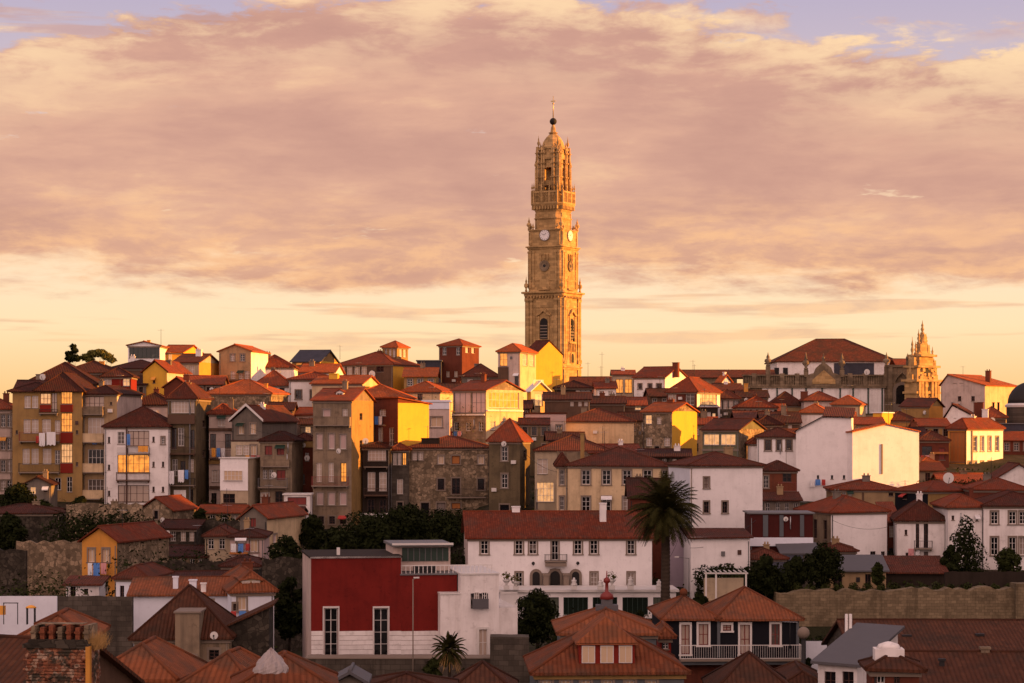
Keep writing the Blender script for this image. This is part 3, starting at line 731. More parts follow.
# ------------------------------------------------------------------ the old town, row by row
# far left
H('A1', 'pinkish house cut by the left edge of the picture, with three rows of dark windows', -30, 12, 408, 496, 306, wall='pinkwhite', roof=('hip', 11, 'tile'),
  F=[('w', 414.5, 427, 4.5, [3, 9.3]), ('w', 438, 450, 4.5, [3, 9.3]), ('w', 460, 472, 4.5, [3, 9.3]), ('w', 480, 490, 4.5, [3, 9.3])])
H('A2', 'tall ochre apartment house with glazed galleries and red panels near the left edge', 12.5, 82, 391, 494, 299, wall='ochre', yaw=-2, D=12, roof=('none', 0, 'tile'), name='apartment_house',
  F=[('q', 396, 408, 6, [27.5, 35]), ('G', 393, 404, 40, 51, 3, 2, 'trim_red', 'glass_peach_glow_paint'), ('G', 393, 412, 51.5, 57, 2, 2, 'trim_brown', 'glass_curtain'), ('P', 40, 51, 405, 412, 'red', .12),
     ('P', 60.5, 72.8, 404.6, 412, 'red', .12), ('P', 60.5, 72.8, 432.5, 443, 'red', .12), ('P', 60.5, 72.8, 463.5, 473, 'red', .12),
     ('G', 392, 404, 61, 72.4, 4, 2, 'trim_brown', 'glass_orange_glow_paint'), ('G', 413, 432, 61, 72.4, 4, 3, 'trim_brown', 'glass_orange_glow_paint'), ('G', 444, 463, 61, 72.4, 4, 3, 'trim_brown', 'glass_peach_glow_paint'),
     ('q', 419, 433, 6.5, [27, 35]), ('q', 419, 433, 8, [46.5]), ('q', 420, 434, 5, [57.5]), ('B', 441, 9, 20, 60, 'red', .9),
     ('q', 449, 464, 6.5, [26, 35]), ('q', 449, 464, 8, [47]), ('q', 450, 464, 5, [57.5]), ('B', 472, 9, 19.5, 60, 'iron', .9), ('B', 413, 1.2, 39.5, 58, 'iron', .5),
     ('d', 477, 492, 5, [69.5]), ('v', 478, 490, 6, [58]), ('k', 430, 434, 2.2, [16.8, 77]), ('k', 462, 466, 2.2, [77])])
h = HOUSES['A2']
_r = h.root
build_roof(_r, 'hip', h.W*.66, h.D+6, h.Hh, 19*h.m, .4, 'tile_dark', y0=0).location.x = h.W*.17
build_roof(_r, 'hip', h.W*.62, h.D*.7, h.Hh, 9*h.m, .4, 'tile_dark', y0=0).location.x = -h.W*.22
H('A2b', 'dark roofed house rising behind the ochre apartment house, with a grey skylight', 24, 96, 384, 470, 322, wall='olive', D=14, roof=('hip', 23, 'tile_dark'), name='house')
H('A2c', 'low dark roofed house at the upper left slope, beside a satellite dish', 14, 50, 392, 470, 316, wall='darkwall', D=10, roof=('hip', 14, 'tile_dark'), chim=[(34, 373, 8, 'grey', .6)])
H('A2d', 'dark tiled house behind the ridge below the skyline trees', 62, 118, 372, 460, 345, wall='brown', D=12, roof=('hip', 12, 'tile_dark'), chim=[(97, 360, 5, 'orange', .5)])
H('A3', 'narrow ochre house with four cream balconies stacked between tan piers', 83, 117, 393, 500, 300, side=142, wall='tan', sidewall='pinkwhite', D=13, yaw=8, roof=('hip', 8, 'tile_dark'), name='apartment_house',
  F=[('G', 396, 410, 84.5, 104, 4, 2, 'trim_brown', 'glass_curtain'), ('B', 414, 7, 84, 104.5, 'greybeige', .8), ('G', 418, 436, 88, 104, 4, 2, 'trim_white', 'glass_curtain'), ('B', 442, 8, 84, 104.5, 'cream', .8),
     ('G', 449, 466, 88, 104, 4, 2, 'trim_white', 'glass'), ('B', 472, 8, 84, 104.5, 'cream', .8), ('G', 479, 493, 88, 104, 4, 2, 'trim_white', 'glass_curtain'), ('B', 498.5, 8, 84, 104.5, 'cream', .8), ('k', 402, 405, 2, [111])])
H('A3b', 'red top floor room with a white and a warm window above the narrow ochre house', 102, 131, 376, 400, 316, wall='red', D=7, roof=('hip', 9, 'tile_dark'), F=[('q', 378, 386, 8, [107.5]), ('y', 377.5, 386, 7, [126.5])])
H('A4', 'white house with a pyramid roof and a wooden gallery of balconies in its middle', 104.5, 168, 426, 506, 298, wall='white', roof=('pyr', 20, 'tile_brown', 1), D=10, yaw=0,
  F=[('q', 432, 444, 7, [121]), ('G', 431, 446, 128, 149, 4, 2, 'trim_brown', 'glass_curtain'), ('P', 117, 128, 447, 453, 'trim_white', .1), ('G', 455, 473, 117.5, 149.5, 6, 2, 'trim_brown', 'glass_orange_glow_paint'), ('B', 480, 8, 117, 150, 'wood', .8), ('B', 453.5, 6, 128, 150, 'iron', .5),
     ('G', 485, 502, 118, 149, 5, 2, 'trim_brown', 'glass_curtain'), ('k', 437, 442, 2.6, [153.5]), ('w', 437, 444, 3, [163]), ('k', 462, 467, 2.6, [153.5, 163]), ('k', 487, 492, 2.6, [153.5, 163]), ('k', 437, 443, 2.2, [109]), ('k', 465, 470, 2.2, [109]), ('k', 491, 496, 2.2, [109]),
     ('P', 126, 127.5, 426, 505, 'trim_brown', .14, 'drainpipe')])
H('A4b', 'dark tiled roof filling the gap behind the white pyramid roofed house', 134, 172, 404, 470, 318, wall='pinkwhite', D=10, roof=('hip', 12, 'tile_dark'))
H('A5', 'yellow gabled house glowing in the sun with a pale side', 143, 167, 372, 410, 350, side=190, wall='yellow', sidewall='pinkwhite', D=11, roof=('gy', 12, 'tile'), F=[('k', 378, 383, 2.5, [154])], cornice=False)
H('A9', 'small dark red gabled house between the yellow gable and the tall olive house', 164, 189, 387, 420, 332, wall='redbrown', D=9, roof=('gy', 11, 'tile'), cornice=False)
H('A6', 'green framed glass penthouse on the skyline', 128, 160, 345, 400, 385, wall='white_clean', D=9, yaw=-1, roof=('gy', 4, 'tile_orange'), name='penthouse',
  F=[('G', 346, 358, 129, 159.5, 7, 1, 'trim_green', 'glass_green')], chim=[(145, 339, 3, 'yellow', .5)])
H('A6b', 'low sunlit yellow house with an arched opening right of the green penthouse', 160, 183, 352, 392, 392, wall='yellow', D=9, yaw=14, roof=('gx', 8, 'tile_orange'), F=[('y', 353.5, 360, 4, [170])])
H('A6c', 'dark tiled roof just left of the green penthouse', 110, 166, 368, 400, 374, wall='brown', D=9, roof=('hip', 9, 'tile_dark'))
H('A7', 'white and brown house with a sunlit end wall below the yellow house', 174, 199, 362, 392, 366, side=219, wall='cream_pale', sidewall='orange', D=10, roof=('hip', 10, 'tile_brown'), F=[('q', 366, 377, 5, [184, 192])])
H('A8', 'tan house with a low gable and a small balcony, white end wall to the right', 219, 251, 351, 400, 372, side=268, wall='tan', sidewall='white', D=10, roof=('gy', 7, 'tile_orange'), cornice=False,
  F=[('w', 354, 361, 4.5, [232.5, 242.5]), ('q', 371, 379, 5, [233, 241, 247]), ('B', 380, 5, 229, 251, 'wood', .8)])
H('A8b', 'white walled house behind the tan gable with a dark slanting roof', 252, 294, 367, 405, 380, wall='white', D=10, roof=('hip', 13, 'tile'))
H('A10', 'tall narrow olive house with laundry and three stacked back balconies', 167.5, 196, 398, 512, 300, side=211, wall='olive', D=11, roof=('hip', 16, 'tile_brown'), name='apartment_house',
  F=[('G', 400.5, 413, 171, 194.5, 7, 3, 'trim_white', 'glass_curtain'), ('P', 168, 195, 414.5, 424, 'wood', .35), ('k', 428, 449, 5, [174]), ('q', 428, 446, 6, [181]), ('k', 430, 449, 5, [192]), ('B', 453.5, 6, 168, 195.5, 'wood', .8),
     ('q', 459, 476, 5.5, [175]), ('k', 461, 480, 5, [183]), ('q', 459, 472, 5, [191]), ('B', 485, 7, 168, 195.5, 'iron', .8), ('P', 174, 186, 490, 505, 'white', .1), ('k', 489, 503, 4.5, [191]), ('P', 189.5, 190.7, 399, 511, 'trim_grey', .25, 'drainpipe')],
  S=[('k', 420, 427, 3, [204]), ('k', 450, 457, 3, [204])])
H('A10b', 'low stone walled house with sunlit roof slopes behind the pink narrow house', 205, 271, 393, 450, 326, wall='rubble', D=9, yaw=10, roof=('hip', 14, 'tile_orange'), chim=[(244, 384, 5, 'grey', .4), (259, 383, 3, 'orange', .4)])
H('A12', 'white house with a dark hipped roof and one window beside red shutters', 255, 290, 385, 430, 346, wall='white', D=10, roof=('hip', 15, 'tile'), F=[('t', 388, 394, 7, [263]), ('k', 387, 400, 5, [282]), ('k', 402, 406, 3, [264, 284])])
H('A13', 'white house with two paned windows standing behind the grey gabled house', 289, 337, 379, 440, 341, wall='white', D=11, roof=('hip', 8, 'tile'), F=[('t', 390, 399, 6, [298.5, 313.5]), ('t', 390, 399, 5, [329])])
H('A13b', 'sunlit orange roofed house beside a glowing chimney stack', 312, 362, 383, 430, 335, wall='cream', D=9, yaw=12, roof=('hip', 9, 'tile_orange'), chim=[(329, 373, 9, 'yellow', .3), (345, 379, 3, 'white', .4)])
H('A14', 'narrow pink house with laundry on its middle balcony', 209, 234, 413.5, 516, 306, wall='pinkwhite', roof=('hip', 10, 'tile'), D=10, F=[('q', 416, 426.5, 7, [221.5]), ('P', 209, 233, 428, 431, 'brown', .3), ('k', 434, 448, 6, [213, 228]), ('B', 458, 8, 209.5, 233, 'wood', .8), ('P', 209, 233, 460, 464, 'ochre', .3),
     ('q', 470, 482, 6, [215, 222]), ('P', 209.5, 232, 486, 489, 'brown', .3), ('k', 493, 505, 5, [214, 223])])
H('A15', 'grey gabled house with white bargeboards and two warm windows', 232, 262, 421, 512, 303, side=297, wall='grey', D=12, roof=('gy', 16, 'tile_brown'), cornice=False,
  F=[('c', 423.5, 434, 6, [241, 253]), ('P', 231.8, 262, 441.5, 457, 'cream_pale', .08), ('P', 231.5, 262.3, 440, 441.3, 'trim_brown', .3), ('k', 490, 500, 12, [247])])
h = HOUSES['A15']; mbb = MB(); o_ = .35; zr = h.Hh+h.rise
for s_ in (-1, 1):
    p, q = Vector((s_*(h.W/2+o_), -o_-.05, h.Hh-.12)), Vector((0, -o_-.05, zr-.12))
    d_ = Vector((0, 0, .34)); e_ = Vector((0, -.08, 0)); a_ = [p, q, q+d_, p+d_]
    mbb.loft([[x for x in a_], [x+e_ for x in a_]])
mbb.build('bargeboard', 'trim_white', h.roof)
H('A15b', 'projecting white box house with a wide blind, under the grey gabled house', 220.5, 248, 458.5, 516, 295, side=260, wall='cream_pale', D=6, roof=('flat', 1, 'trim_white'),
  F=[('P', 220.3, 248, 459, 490.5, 'white_clean', .09), ('k', 494, 503, 12, [229]), ('P', 222, 247, 503, 505, 'wood', .3)])
h = HOUSES['A15b']
fr, pn, sr, sn = win_meshes(19*h.m, 10*h.m, 'c', 5, 2, None, None, None)
a = h.ax(h.Ff, 233.5); o = link('window', fr, h.root, h.Ff.P(a, h.az(h.Ff, 480.5), -.30), 0); link('pane', pn, o); link(sn, sr, o)
H('A15c', 'cream middle house strip with two windows above the white box', 231, 262, 441.8, 500, 301.5, wall='cream_pale', D=4, roof=('none', 0, 'tile'), F=[('q', 445, 455, 6, [239, 246]), ('c', 445, 455, 6, [253.5])])
H('A16', 'brown weathered house with red shutters and a grey slab balcony', 260, 292, 440, 506, 297, side=303, wall='greybeige', D=8, roof=('hip', 9, 'tile_dark'), F=[('r', 446, 455, 8, [268.5, 280.5]), ('B', 466, 6, 262, 290, 'greybeige', .7), ('q', 470, 479, 4.5, [265, 271]), ('r', 470, 480, 9, [281]), ('B', 487, 9, 259, 288, 'grey', .9), ('q', 492, 503, 9, [265]), ('k', 491, 505, 8, [279])])
H('A17', 'narrow reddish house with an ochre band beneath a dark eave', 293, 314, 440, 510, 305, wall='redbrown', D=9, roof=('hip', 7, 'tile_dark'), F=[('P', 293, 313.5, 441, 447.5, 'ochre', .25), ('v', 453, 461, 4, [307]), ('k', 474, 484, 4, [303])])
H('A17b', 'small grey attic room with one warm window beside the tall beige block', 300, 313, 424, 450, 316, wall='grey', D=6, roof=('hip', 6, 'tile_dark'), F=[('y', 425.5, 433, 6, [308])])
H('A17c', 'low white garage with a red shutter at the foot of the narrow reddish house', 284, 310, 495, 512, 290, wall='white', D=5, roof=('flat', 1, 'trim_white'), F=[('r', 497, 505, 19, [297])], name='garage', cat='garage')
H('A20', 'tall grey beige apartment block with three rows of pink blinds', 313, 351.5, 400, 540, 296, side=374, wall='greybeige', sidewall='ochre', D=12, roof=('hip', 14, 'tile'), name='apartment_house',
  F=[('s', 409, 417, 8, [326.5]), ('q', 409, 418, 5, [345]), ('B', 425, 8, 315, 351, 'greybeige', .7), ('s', 434, 449, 6.5, [319.5, 331.5, 343]), ('q', 463, 482, 5.5, [319, 331]), ('l', 463, 482, 6, [343.5]), ('B', 485.5, 9, 313, 349, 'red', .8),
     ('s', 492.5, 505, 7, [320, 331.5, 343]), ('t', 516, 524, 6, [321, 332, 343]), ('k', 529, 539, 5, [326, 343])], S=[('k', 413, 420, 3, [361]), ('k', 440, 447, 3, [361])])
dormer(HOUSES['A20'], 335, 392, 397, 8, 'white', 'v', 'tile', .2, 3)
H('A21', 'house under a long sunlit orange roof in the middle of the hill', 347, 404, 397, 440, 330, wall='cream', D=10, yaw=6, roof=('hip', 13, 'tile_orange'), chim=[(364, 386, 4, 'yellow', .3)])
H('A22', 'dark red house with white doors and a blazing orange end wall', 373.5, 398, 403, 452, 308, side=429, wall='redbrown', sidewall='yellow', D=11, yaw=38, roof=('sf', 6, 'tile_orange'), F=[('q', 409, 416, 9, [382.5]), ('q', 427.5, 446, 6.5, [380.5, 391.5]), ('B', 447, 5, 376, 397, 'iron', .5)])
H('A22b', 'narrow dark house with two white galleries below the dark red house', 362.5, 390, 447, 545, 300, wall='darkwall', D=9, roof=('hip', 5, 'tile_dark'), F=[('G', 449.5, 461, 368, 386, 5, 3, 'trim_white', 'glass_curtain'), ('B', 466.5, 6, 364, 388, 'iron', .8), ('q', 472, 491, 7.5, [371.5, 383]), ('B', 495, 7, 364, 388, 'wood', .8), ('k', 499, 513, 7, [371, 383]), ('P', 360, 388, 513, 517, 'white', .5), ('q', 519, 530, 6, [368, 376, 384])])
H('A22c', 'narrow stone house with a row of small panes and one white window', 390, 409, 449, 540, 302, wall='granite_dark', D=9, roof=('hip', 6, 'tile'), F=[('q', 453, 465, 4, [395, 399.6]), ('l', 453, 465, 4, [404.5]), ('q', 479, 494, 6, [400]), ('n', 502, 512, 5, [400])])
H('A23', 'wide ruined stone house with orange boarded windows and an iron balcony', 409, 490, 447, 540, 303, wall='rubble', D=10, roof=('hip', 11, 'tile_brown'), chim=[(430, 438, 18, 'darkwall', .2)], surr='trim_stone',
  F=[('q', 452.5, 460, 4.5, [415, 420.5]), ('c', 456, 464, 6, [441]), ('o', 456, 464, 8, [455.8]), ('c', 456, 464, 6, [481]), ('n', 479, 490, 7, [441, 481]), ('k', 478, 494, 8, [456]), ('B', 497, 8.5, 447, 486, 'iron', .8), ('n', 503, 520, 8, [425, 441]), ('o', 503, 509, 9, [456]), ('n', 515, 526, 6, [481])])
H('A25', 'grey roofed house with a round dormer and a sunlit yellow gable on the skyline', 292, 320, 361, 395, 402, side=338, wall='ochre', sidewall='yellow', D=10, roof=('gx', 12, 'slate'), cornice=False, F=[('k', 363, 370, 4, [300])])
H('A24', 'long house with white panelled front and sunlit end on the skyline', 338, 393, 364, 400, 400, side=418, wall='brown', sidewall='yellow', D=10, roof=('hip', 13, 'tile'), F=[('q', 365, 378, 6, [342, 349.5, 357, 364]), ('k', 366, 372, 8, [380])])
h = HOUSES['A24']
H('A24b', 'square lantern room with arched windows and a pyramid roof above the long skyline house', 382.5, 397, 346.5, 372, 404, side=408, wall='ochre', D=5, roof=('pyr', 6, 'tile_orange'), name='lantern_room', cat='roof room', F=[('q', 349, 357, 3, [386, 390, 394])], S=[('y', 349, 357, 3, [401, 405])])
H('A27', 'dark terrace house with a white railing between two skyline houses', 417, 441, 361, 400, 418, wall='slate', D=8, roof=('flat', 1, 'trim_grey'), F=[('q', 374, 382, 2.5, [421, 426, 431, 436])])
H('A26', 'dark red cube house with a low pyramid roof on the skyline', 439, 462, 345, 395, 425, side=479, wall='redbrown', D=8, roof=('pyr', 7, 'tile_orange'), F=[('v', 347.5, 355, 4.5, [444.5, 458]), ('q', 371, 377, 4, [448, 456])], S=[('y', 347, 353, 3, [467, 473])])
H('A28', 'wide yellow walled house under a low sunlit roof with potted plants', 402, 440, 391, 420, 342, side=453, wall='cream', D=9, roof=('hip', 10, 'tile_orange'), F=[('k', 394, 400, 5, [420])])
H('A28b', 'plain pinkish block with a pale parapet band and one warm window', 423, 449.5, 402, 450, 322, wall='pinkwhite', D=8, roof=('flat', 2, 'white_blue'), F=[('P', 423, 449.5, 402.5, 409, 'white_blue', .1, 'parapet'), ('c', 417, 427, 11, [436.5])])
H('A29', 'gallery house glowing in the sun above a grey stone storey', 453, 486, 389.5, 446, 328, side=523, wall='granite', sidewall='cream', D=12, roof=('hip', 11, 'tile'), surr=None,
  F=[('G', 392, 413, 454, 470.5, 3, 1, 'trim_grey', 'blind'), ('G', 392, 413, 471.5, 485, 3, 2, 'trim_grey', 'blind'), ('w', 422, 431, 5.5, [456.5, 468.5]), ('w', 422, 431, 5, [481]), ('P', 453, 485, 414, 415.5, 'trim_white', .3)],
  S=[('G', 392.5, 408, 489, 519, 8, 2, 'trim_white', 'glass_orange_glow_paint'), ('P', 486, 522, 410, 411.5, 'trim_white', .3), ('q', 421, 430, 5, [493, 503])])
H('A26b', 'low roofs and a grey terrace between the red cube house and the yellow gable', 462, 499, 376, 420, 400, wall='grey', D=10, roof=('hip', 13, 'tile_brown'), F=[('q', 379, 384, 5, [470, 486])], chim=[(477, 363, 6, 'grey', .4)])
H('A30', 'tall narrow house with a pale pink strip and bright sunlit windows near the tower', 498, 520, 351, 412, 392, side=536, wall='pinkwhite', sidewall='cream', D=9, roof=('hip', 8, 'tile_orange'), F=[('l', 353, 366, 8, [503.5]), ('P', 498, 508.5, 367, 388, 'brown', .1), ('k', 374, 392, 4, [516.5])], S=[('y', 354, 366, 5, [525, 532])])
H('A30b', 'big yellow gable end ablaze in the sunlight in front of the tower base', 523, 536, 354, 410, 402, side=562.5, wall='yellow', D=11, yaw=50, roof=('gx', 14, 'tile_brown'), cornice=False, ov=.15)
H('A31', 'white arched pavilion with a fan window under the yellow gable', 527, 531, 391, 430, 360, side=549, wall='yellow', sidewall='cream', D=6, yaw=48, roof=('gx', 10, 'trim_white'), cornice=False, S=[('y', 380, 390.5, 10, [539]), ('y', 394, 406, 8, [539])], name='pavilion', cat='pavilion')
H('A32', 'olive grey tower house with a steep pointed tiled roof', 489, 520, 441, 540, 292, side=530, wall='olive', D=7, roof=('pyr', 23, 'tile'), F=[('w', 447, 461, 6.5, [504.5]), ('w', 474, 488, 6.5, [504.5]), ('n', 505, 514, 9, [504.5])], S=[('k', 450, 458, 3, [525])])
H('A35', 'pinkish terrace house with three stone framed windows', 525, 566, 414, 446, 338, wall='pinkwhite', D=9, roof=('flat', 1.5, 'tile_brown'), F=[('P', 525, 566, 414.5, 421, 'blind', .1, 'parapet'), ('w', 425, 434, 5.5, [535, 547, 559])])
H('A35b', 'brown shed roof beside the sunlit white pavilion', 545, 590, 399, 440, 352, wall='brown', D=9, roof=('hip', 8, 'tile_dark'), F=[('q', 401, 406, 3.5, [572, 580, 586])])
H('A36', 'long plain yellow walled house under a low brown roof', 564, 634, 420.5, 460, 346, wall='cream', D=10, yaw=0, roof=('hip', 12, 'tile_brown'))
H('A36b', 'dark house squeezed under the nave roof with a row of small panes', 555, 592, 387, 420, 372, wall='darkwall', D=8, roof=('hip', 7, 'tile_dark'), F=[('q', 390, 397, 4, [578, 583, 588])])
H('A36c', 'tile roofed house between the yellow walled house and the cream tower room', 585, 625, 403, 440, 365, wall='brown', D=9, roof=('hip', 8, 'tile_dark'))
H('A38', 'long dark roofed hall left of the cream tower room', 572, 615, 393, 440, 432, wall='slate', D=14, yaw=0, roof=('hip', 19, 'tile_brown'), name='hall', cat='hall')
H('A33', 'cream house with a white edged dark roof', 535, 557, 450, 520, 286, wall='cream_pale', D=9, roof=('none', 0, 'tile'), F=[('q', 458.5, 474, 10.5, [542.5]), ('G', 482.5, 502, 536.5, 554, 5, 3, 'trim_white', 'glass_peach_glow_paint'), ('b', 489, 509, .8, [533])])
h = HOUSES['A33']; build_roof(h.root, 'hip', h.W*3.4, 10, h.Hh, 15*h.m, .35, 'tile_brown').location.x = h.W*1.25
h.root['label'] = 'cream house with a broad dark red roof and a warm glazed gallery'
H('A34', 'big cream house with two rows of stone framed windows', 568, 668.5, 465, 520, 272, wall='cream', D=12, yaw=3, roof=('hip', 18, 'tile_brown'), F=[('w', 470, 484.5, 8, [586, 606.5, 627, 647.5]), ('w', 470, 484.5, 5, [665]), ('w', 497, 511, 8, [586, 606.5, 627, 647.5])], chim=[(582, 433, 4, 'ochre', .2)])
H('A34b', 'narrow cream bay with one tall window left of the big cream house', 557, 568, 465, 520, 273, wall='cream', D=9, roof=('hip', 12, 'tile_brown'), F=[('w', 470, 485, 4.5, [562]), ('w', 497, 510, 4.5, [562])])
H('A39', 'narrow cream tower room with two golden windows on the skyline', 613, 634.5, 374, 410, 412, wall='cream_pale', D=8, roof=('hip', 5, 'tile'), F=[('l', 379, 393, 7, [619.5, 628.5])])
H('A40', 'pinkish white skyline house with three windows and a brick chimney', 634, 665, 377, 410, 402, side=687, wall='white', D=10, roof=('hip', 12, 'tile'), F=[('t', 384, 389, 4, [640, 650]), ('t', 384, 389, 5, [659]), ('q', 392, 397, 5, [645, 656])], chim=[(667, 362, 6, 'brick', .4)])
H('A46', 'low brown house with two small white windows below the skyline houses', 604, 646, 405, 440, 368, wall='brown', D=9, roof=('hip', 9, 'tile'), F=[('q', 408, 415, 4.5, [614, 621]), ('y', 405.5, 410, 6, [638])])
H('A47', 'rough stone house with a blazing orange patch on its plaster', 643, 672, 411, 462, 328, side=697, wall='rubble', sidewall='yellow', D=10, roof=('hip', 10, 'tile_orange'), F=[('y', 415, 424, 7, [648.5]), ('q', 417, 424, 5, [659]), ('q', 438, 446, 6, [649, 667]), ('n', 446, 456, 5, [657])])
H('A42', 'house with white sash galleries and a sunlit corner room', 667, 697, 391.5, 425, 372, side=720, wall='redbrown', sidewall='white', D=10, roof=('hip', 15, 'tile'), F=[('q', 393, 405, 9, [672, 690])], S=[('G', 391.5, 405, 700, 717, 5, 2, 'bluegrey', 'glass_peach_glow_paint')])
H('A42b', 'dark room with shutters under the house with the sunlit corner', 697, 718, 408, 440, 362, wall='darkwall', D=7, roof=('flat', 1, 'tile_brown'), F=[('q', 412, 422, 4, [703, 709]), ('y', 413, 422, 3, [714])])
H('A43', 'small white sunlit gable with a chimney on the long roof line', 717, 722, 382, 400, 425, side=731, wall='white', D=6, yaw=55, roof=('gx', 7, 'tile_orange'), cornice=False, chim=[(720, 372, 3, 'white', .5)])
H('A44', 'house with a four paned gallery and a sunlit orange chimney', 716, 739, 398, 430, 382, wall='granite_dark', D=9, roof=('hip', 9, 'tile_brown'), F=[('q', 400, 409, 4, [720, 725.5, 731, 736])])
H('A44b', 'dark roofed house with an orange sunlit chimney stack', 738, 768, 397, 425, 396, wall='brown', D=9, roof=('hip', 8, 'tile_dark'), chim=[(747.5, 383, 4, 'orange', .4)])
H('A45', 'wide dark house with a continuous strip of white windows', 738, 777, 407, 440, 370, wall='darkwall', D=10, roof=('hip', 11, 'tile'), F=[('q', 408.5, 416, 4, [742, 748, 754, 760, 766, 772])])
H('A48', 'green grey house with two wide warm windows', 702.5, 739, 429, 462, 312, side=764, wall='greengrey', sidewall='rubble', D=9, roof=('hip', 12, 'tile_brown'), F=[('G', 434, 445, 703.5, 719, 3, 1, 'trim_white', 'glass_peach_glow_paint'), ('G', 434, 445, 720.5, 735.5, 3, 1, 'trim_white', 'glass_peach_glow_paint'), ('P', 702, 739, 449, 451, 'trim_stone', .1)])
H('A48b', 'dark roofed low house right of the green grey house', 755, 782, 424, 452, 322, wall='brown', D=8, roof=('hip', 9, 'tile_dark'), F=[('q', 428, 435, 5, [763, 773])])
H('A49', 'plain white house with three small windows beside the palm', 690, 762.5, 464.5, 545, 262, side=668.5, wall='white_clean', sidewall='white_blue', D=9, roof=('hip', 12, 'tile_brown'), F=[('t', 477.5, 488, 5, [706.5]), ('t', 502, 513, 5, [706.5]), ('t', 502, 513, 5, [725])])  # side wall in a bluer white, its shade put into the colour
H('A50', 'dark roofed house hidden behind the palm crown', 630, 668, 497, 540, 252, wall='redbrown', D=8, roof=('gx', 18, 'tile_dark'), cornice=False)
# right side
H('A59', 'big white building with a bare front wall and two slit windows', 796, 851.5, 431, 512, 300, yaw=10, D=9, wall='white_clean', roof=('none', 0, 'tile'), F=[('b', 475, 479, 1.5, [818]), ('b', 475, 479, 1.5, [832]), ('b', 475, 479, 1.5, [844])], name='apartment_house')
h = HOUSES['A59']; wm_ = MB()
rz_ = 14*h.m; a0 = -h.W/2; 
for y_ in (0, h.D):
    pts = [(a0, y_, h.Hh), (h.W/2, y_, h.Hh), (h.W/2, y_, h.Hh+rz_*.95), (-h.W*.02, y_, h.Hh+rz_)]
    wm_.face(pts if y_ == 0 else pts[::-1])
wm_.face([(h.W/2, 0, h.Hh), (h.W/2, h.D, h.Hh), (h.W/2, h.D, h.Hh+rz_*.95), (h.W/2, 0, h.Hh+rz_*.95)])
wm_.build('upper_wall', 'white_clean', h.root)
rb = MB()
slope_face(rb, [(a0-.3, -.25, h.Hh-.05), (-h.W*.02, -.25, h.Hh+rz_+.12), (-h.W*.02, h.D+.3, h.Hh+rz_+.12), (a0-.3, h.D+.3, h.Hh-.05)])
slope_face(rb, [(-h.W*.02+.003, -.25, h.Hh+rz_+.12), (h.W/2+.3, -.25, h.Hh+rz_*.95+.1), (h.W/2+.3, h.D+.3, h.Hh+rz_*.95+1.4), (-h.W*.02+.003, h.D+.3, h.Hh+rz_+1.5)])
rb.build('roof', 'tile_brown', h.root)
H('A59b', 'long white wing whose end wall glows in the last sun', 846, 852.5, 431, 505, 299, side=919, wall='white_clean', D=17, yaw=68, roof=('hip', 9, 'tile_orange'), cornice=False, ov=.2, name='apartment_house', S=[('P', 881, 882.4, 444, 474, 'trim_stone', .12, 'drainpipe')])
H('A59c', 'white house with three paired windows stepping down to the left of the big white building', 757, 797, 436, 480, 303, wall='white_clean', D=10, yaw=8, roof=('hip', 9, 'tile_brown'), F=[('t', 440, 450.5, 6, [768]), ('t', 440, 450.5, 4.5, [779]), ('t', 440, 450.5, 5, [789])])
H('A59d', 'low white annexe with a chimney at the left of the white house', 751, 762, 443, 480, 306, wall='white', D=7, roof=('hip', 5, 'tile'))
H('A60', 'brick red house with a dark balcony between two white buildings', 762, 797, 470, 520, 284, wall='brick', D=9, yaw=4, roof=('hip', 9, 'tile_brown'), F=[('w', 476, 488, 4.5, [766]), ('w', 500, 512, 4.5, [766]), ('k', 472, 482, 9, [787]), ('B', 491, 9, 778, 796, 'red', .9), ('q', 501, 512, 8, [780])])
H('A56', 'tall brown cube house right of the baroque church bay', 901, 929, 406, 450, 392, side=943, wall='ochre', sidewall='orange', D=9, roof=('hip', 9, 'tile_brown'))
H('A57', 'white gabled house with dormers in front of the pink gabled block', 943, 982, 421, 455, 384, side=988, wall='white', D=10, roof=('gy', 17, 'tile_brown', -10), cornice=False, F=[('k', 412, 418, 2, [955])], chim=[(977, 402, 9, 'redbrown', .3), (984, 409, 6, 'white', .2)])
H('A57b', 'small pyramid roofed house with chimney beside the dark scaffolded dome', 984, 1006, 417, 445, 386, wall='brown', D=8, roof=('pyr', 11, 'tile'), chim=[(997, 402, 2, 'darkwall', .5), (1002, 402, 2, 'darkwall', .5)])
H('A54', 'large pink gabled block with a bright sunlit side wall', 941, 985, 385, 425, 420, side=1017, wall='pinkwhite', sidewall='cream', D=14, roof=('gy', 11, 'tile_orange', -16), cornice=False, F=[('k', 379.5, 383, 4, [955, 961.5]), ('k', 396, 401, 4, [959.5, 973])])
H('A58', 'yellow and white corner house lit by the low sun', 948, 966.5, 428, 485, 346, side=1003, wall='orange', sidewall='white', D=12, roof=('hip', 10, 'tile'), F=[('G', 432, 462, 949.5, 965.5, 4, 2, 'ochre', 'board_orange'), ('k', 466, 476, 6, [955])],
  S=[('w', 437, 451, 3.4, [975, 982, 989.5, 997]), ('w', 461, 473, 3.4, [969.5, 975, 982, 989.5, 997]), ('P', 971, 972.2, 430, 483, 'trim_stone', .15, 'drainpipe')])
H('A58b', 'dark wooden sheds stacked left of the yellow corner house', 918, 949, 440, 490, 338, wall='redbrown', D=8, roof=('hip', 9, 'tile_brown'), F=[('k', 436+10, 455, 10, [927]), ('r', 448, 460, 6, [942]), ('P', 930, 948, 452, 454, 'board_orange', .4)])
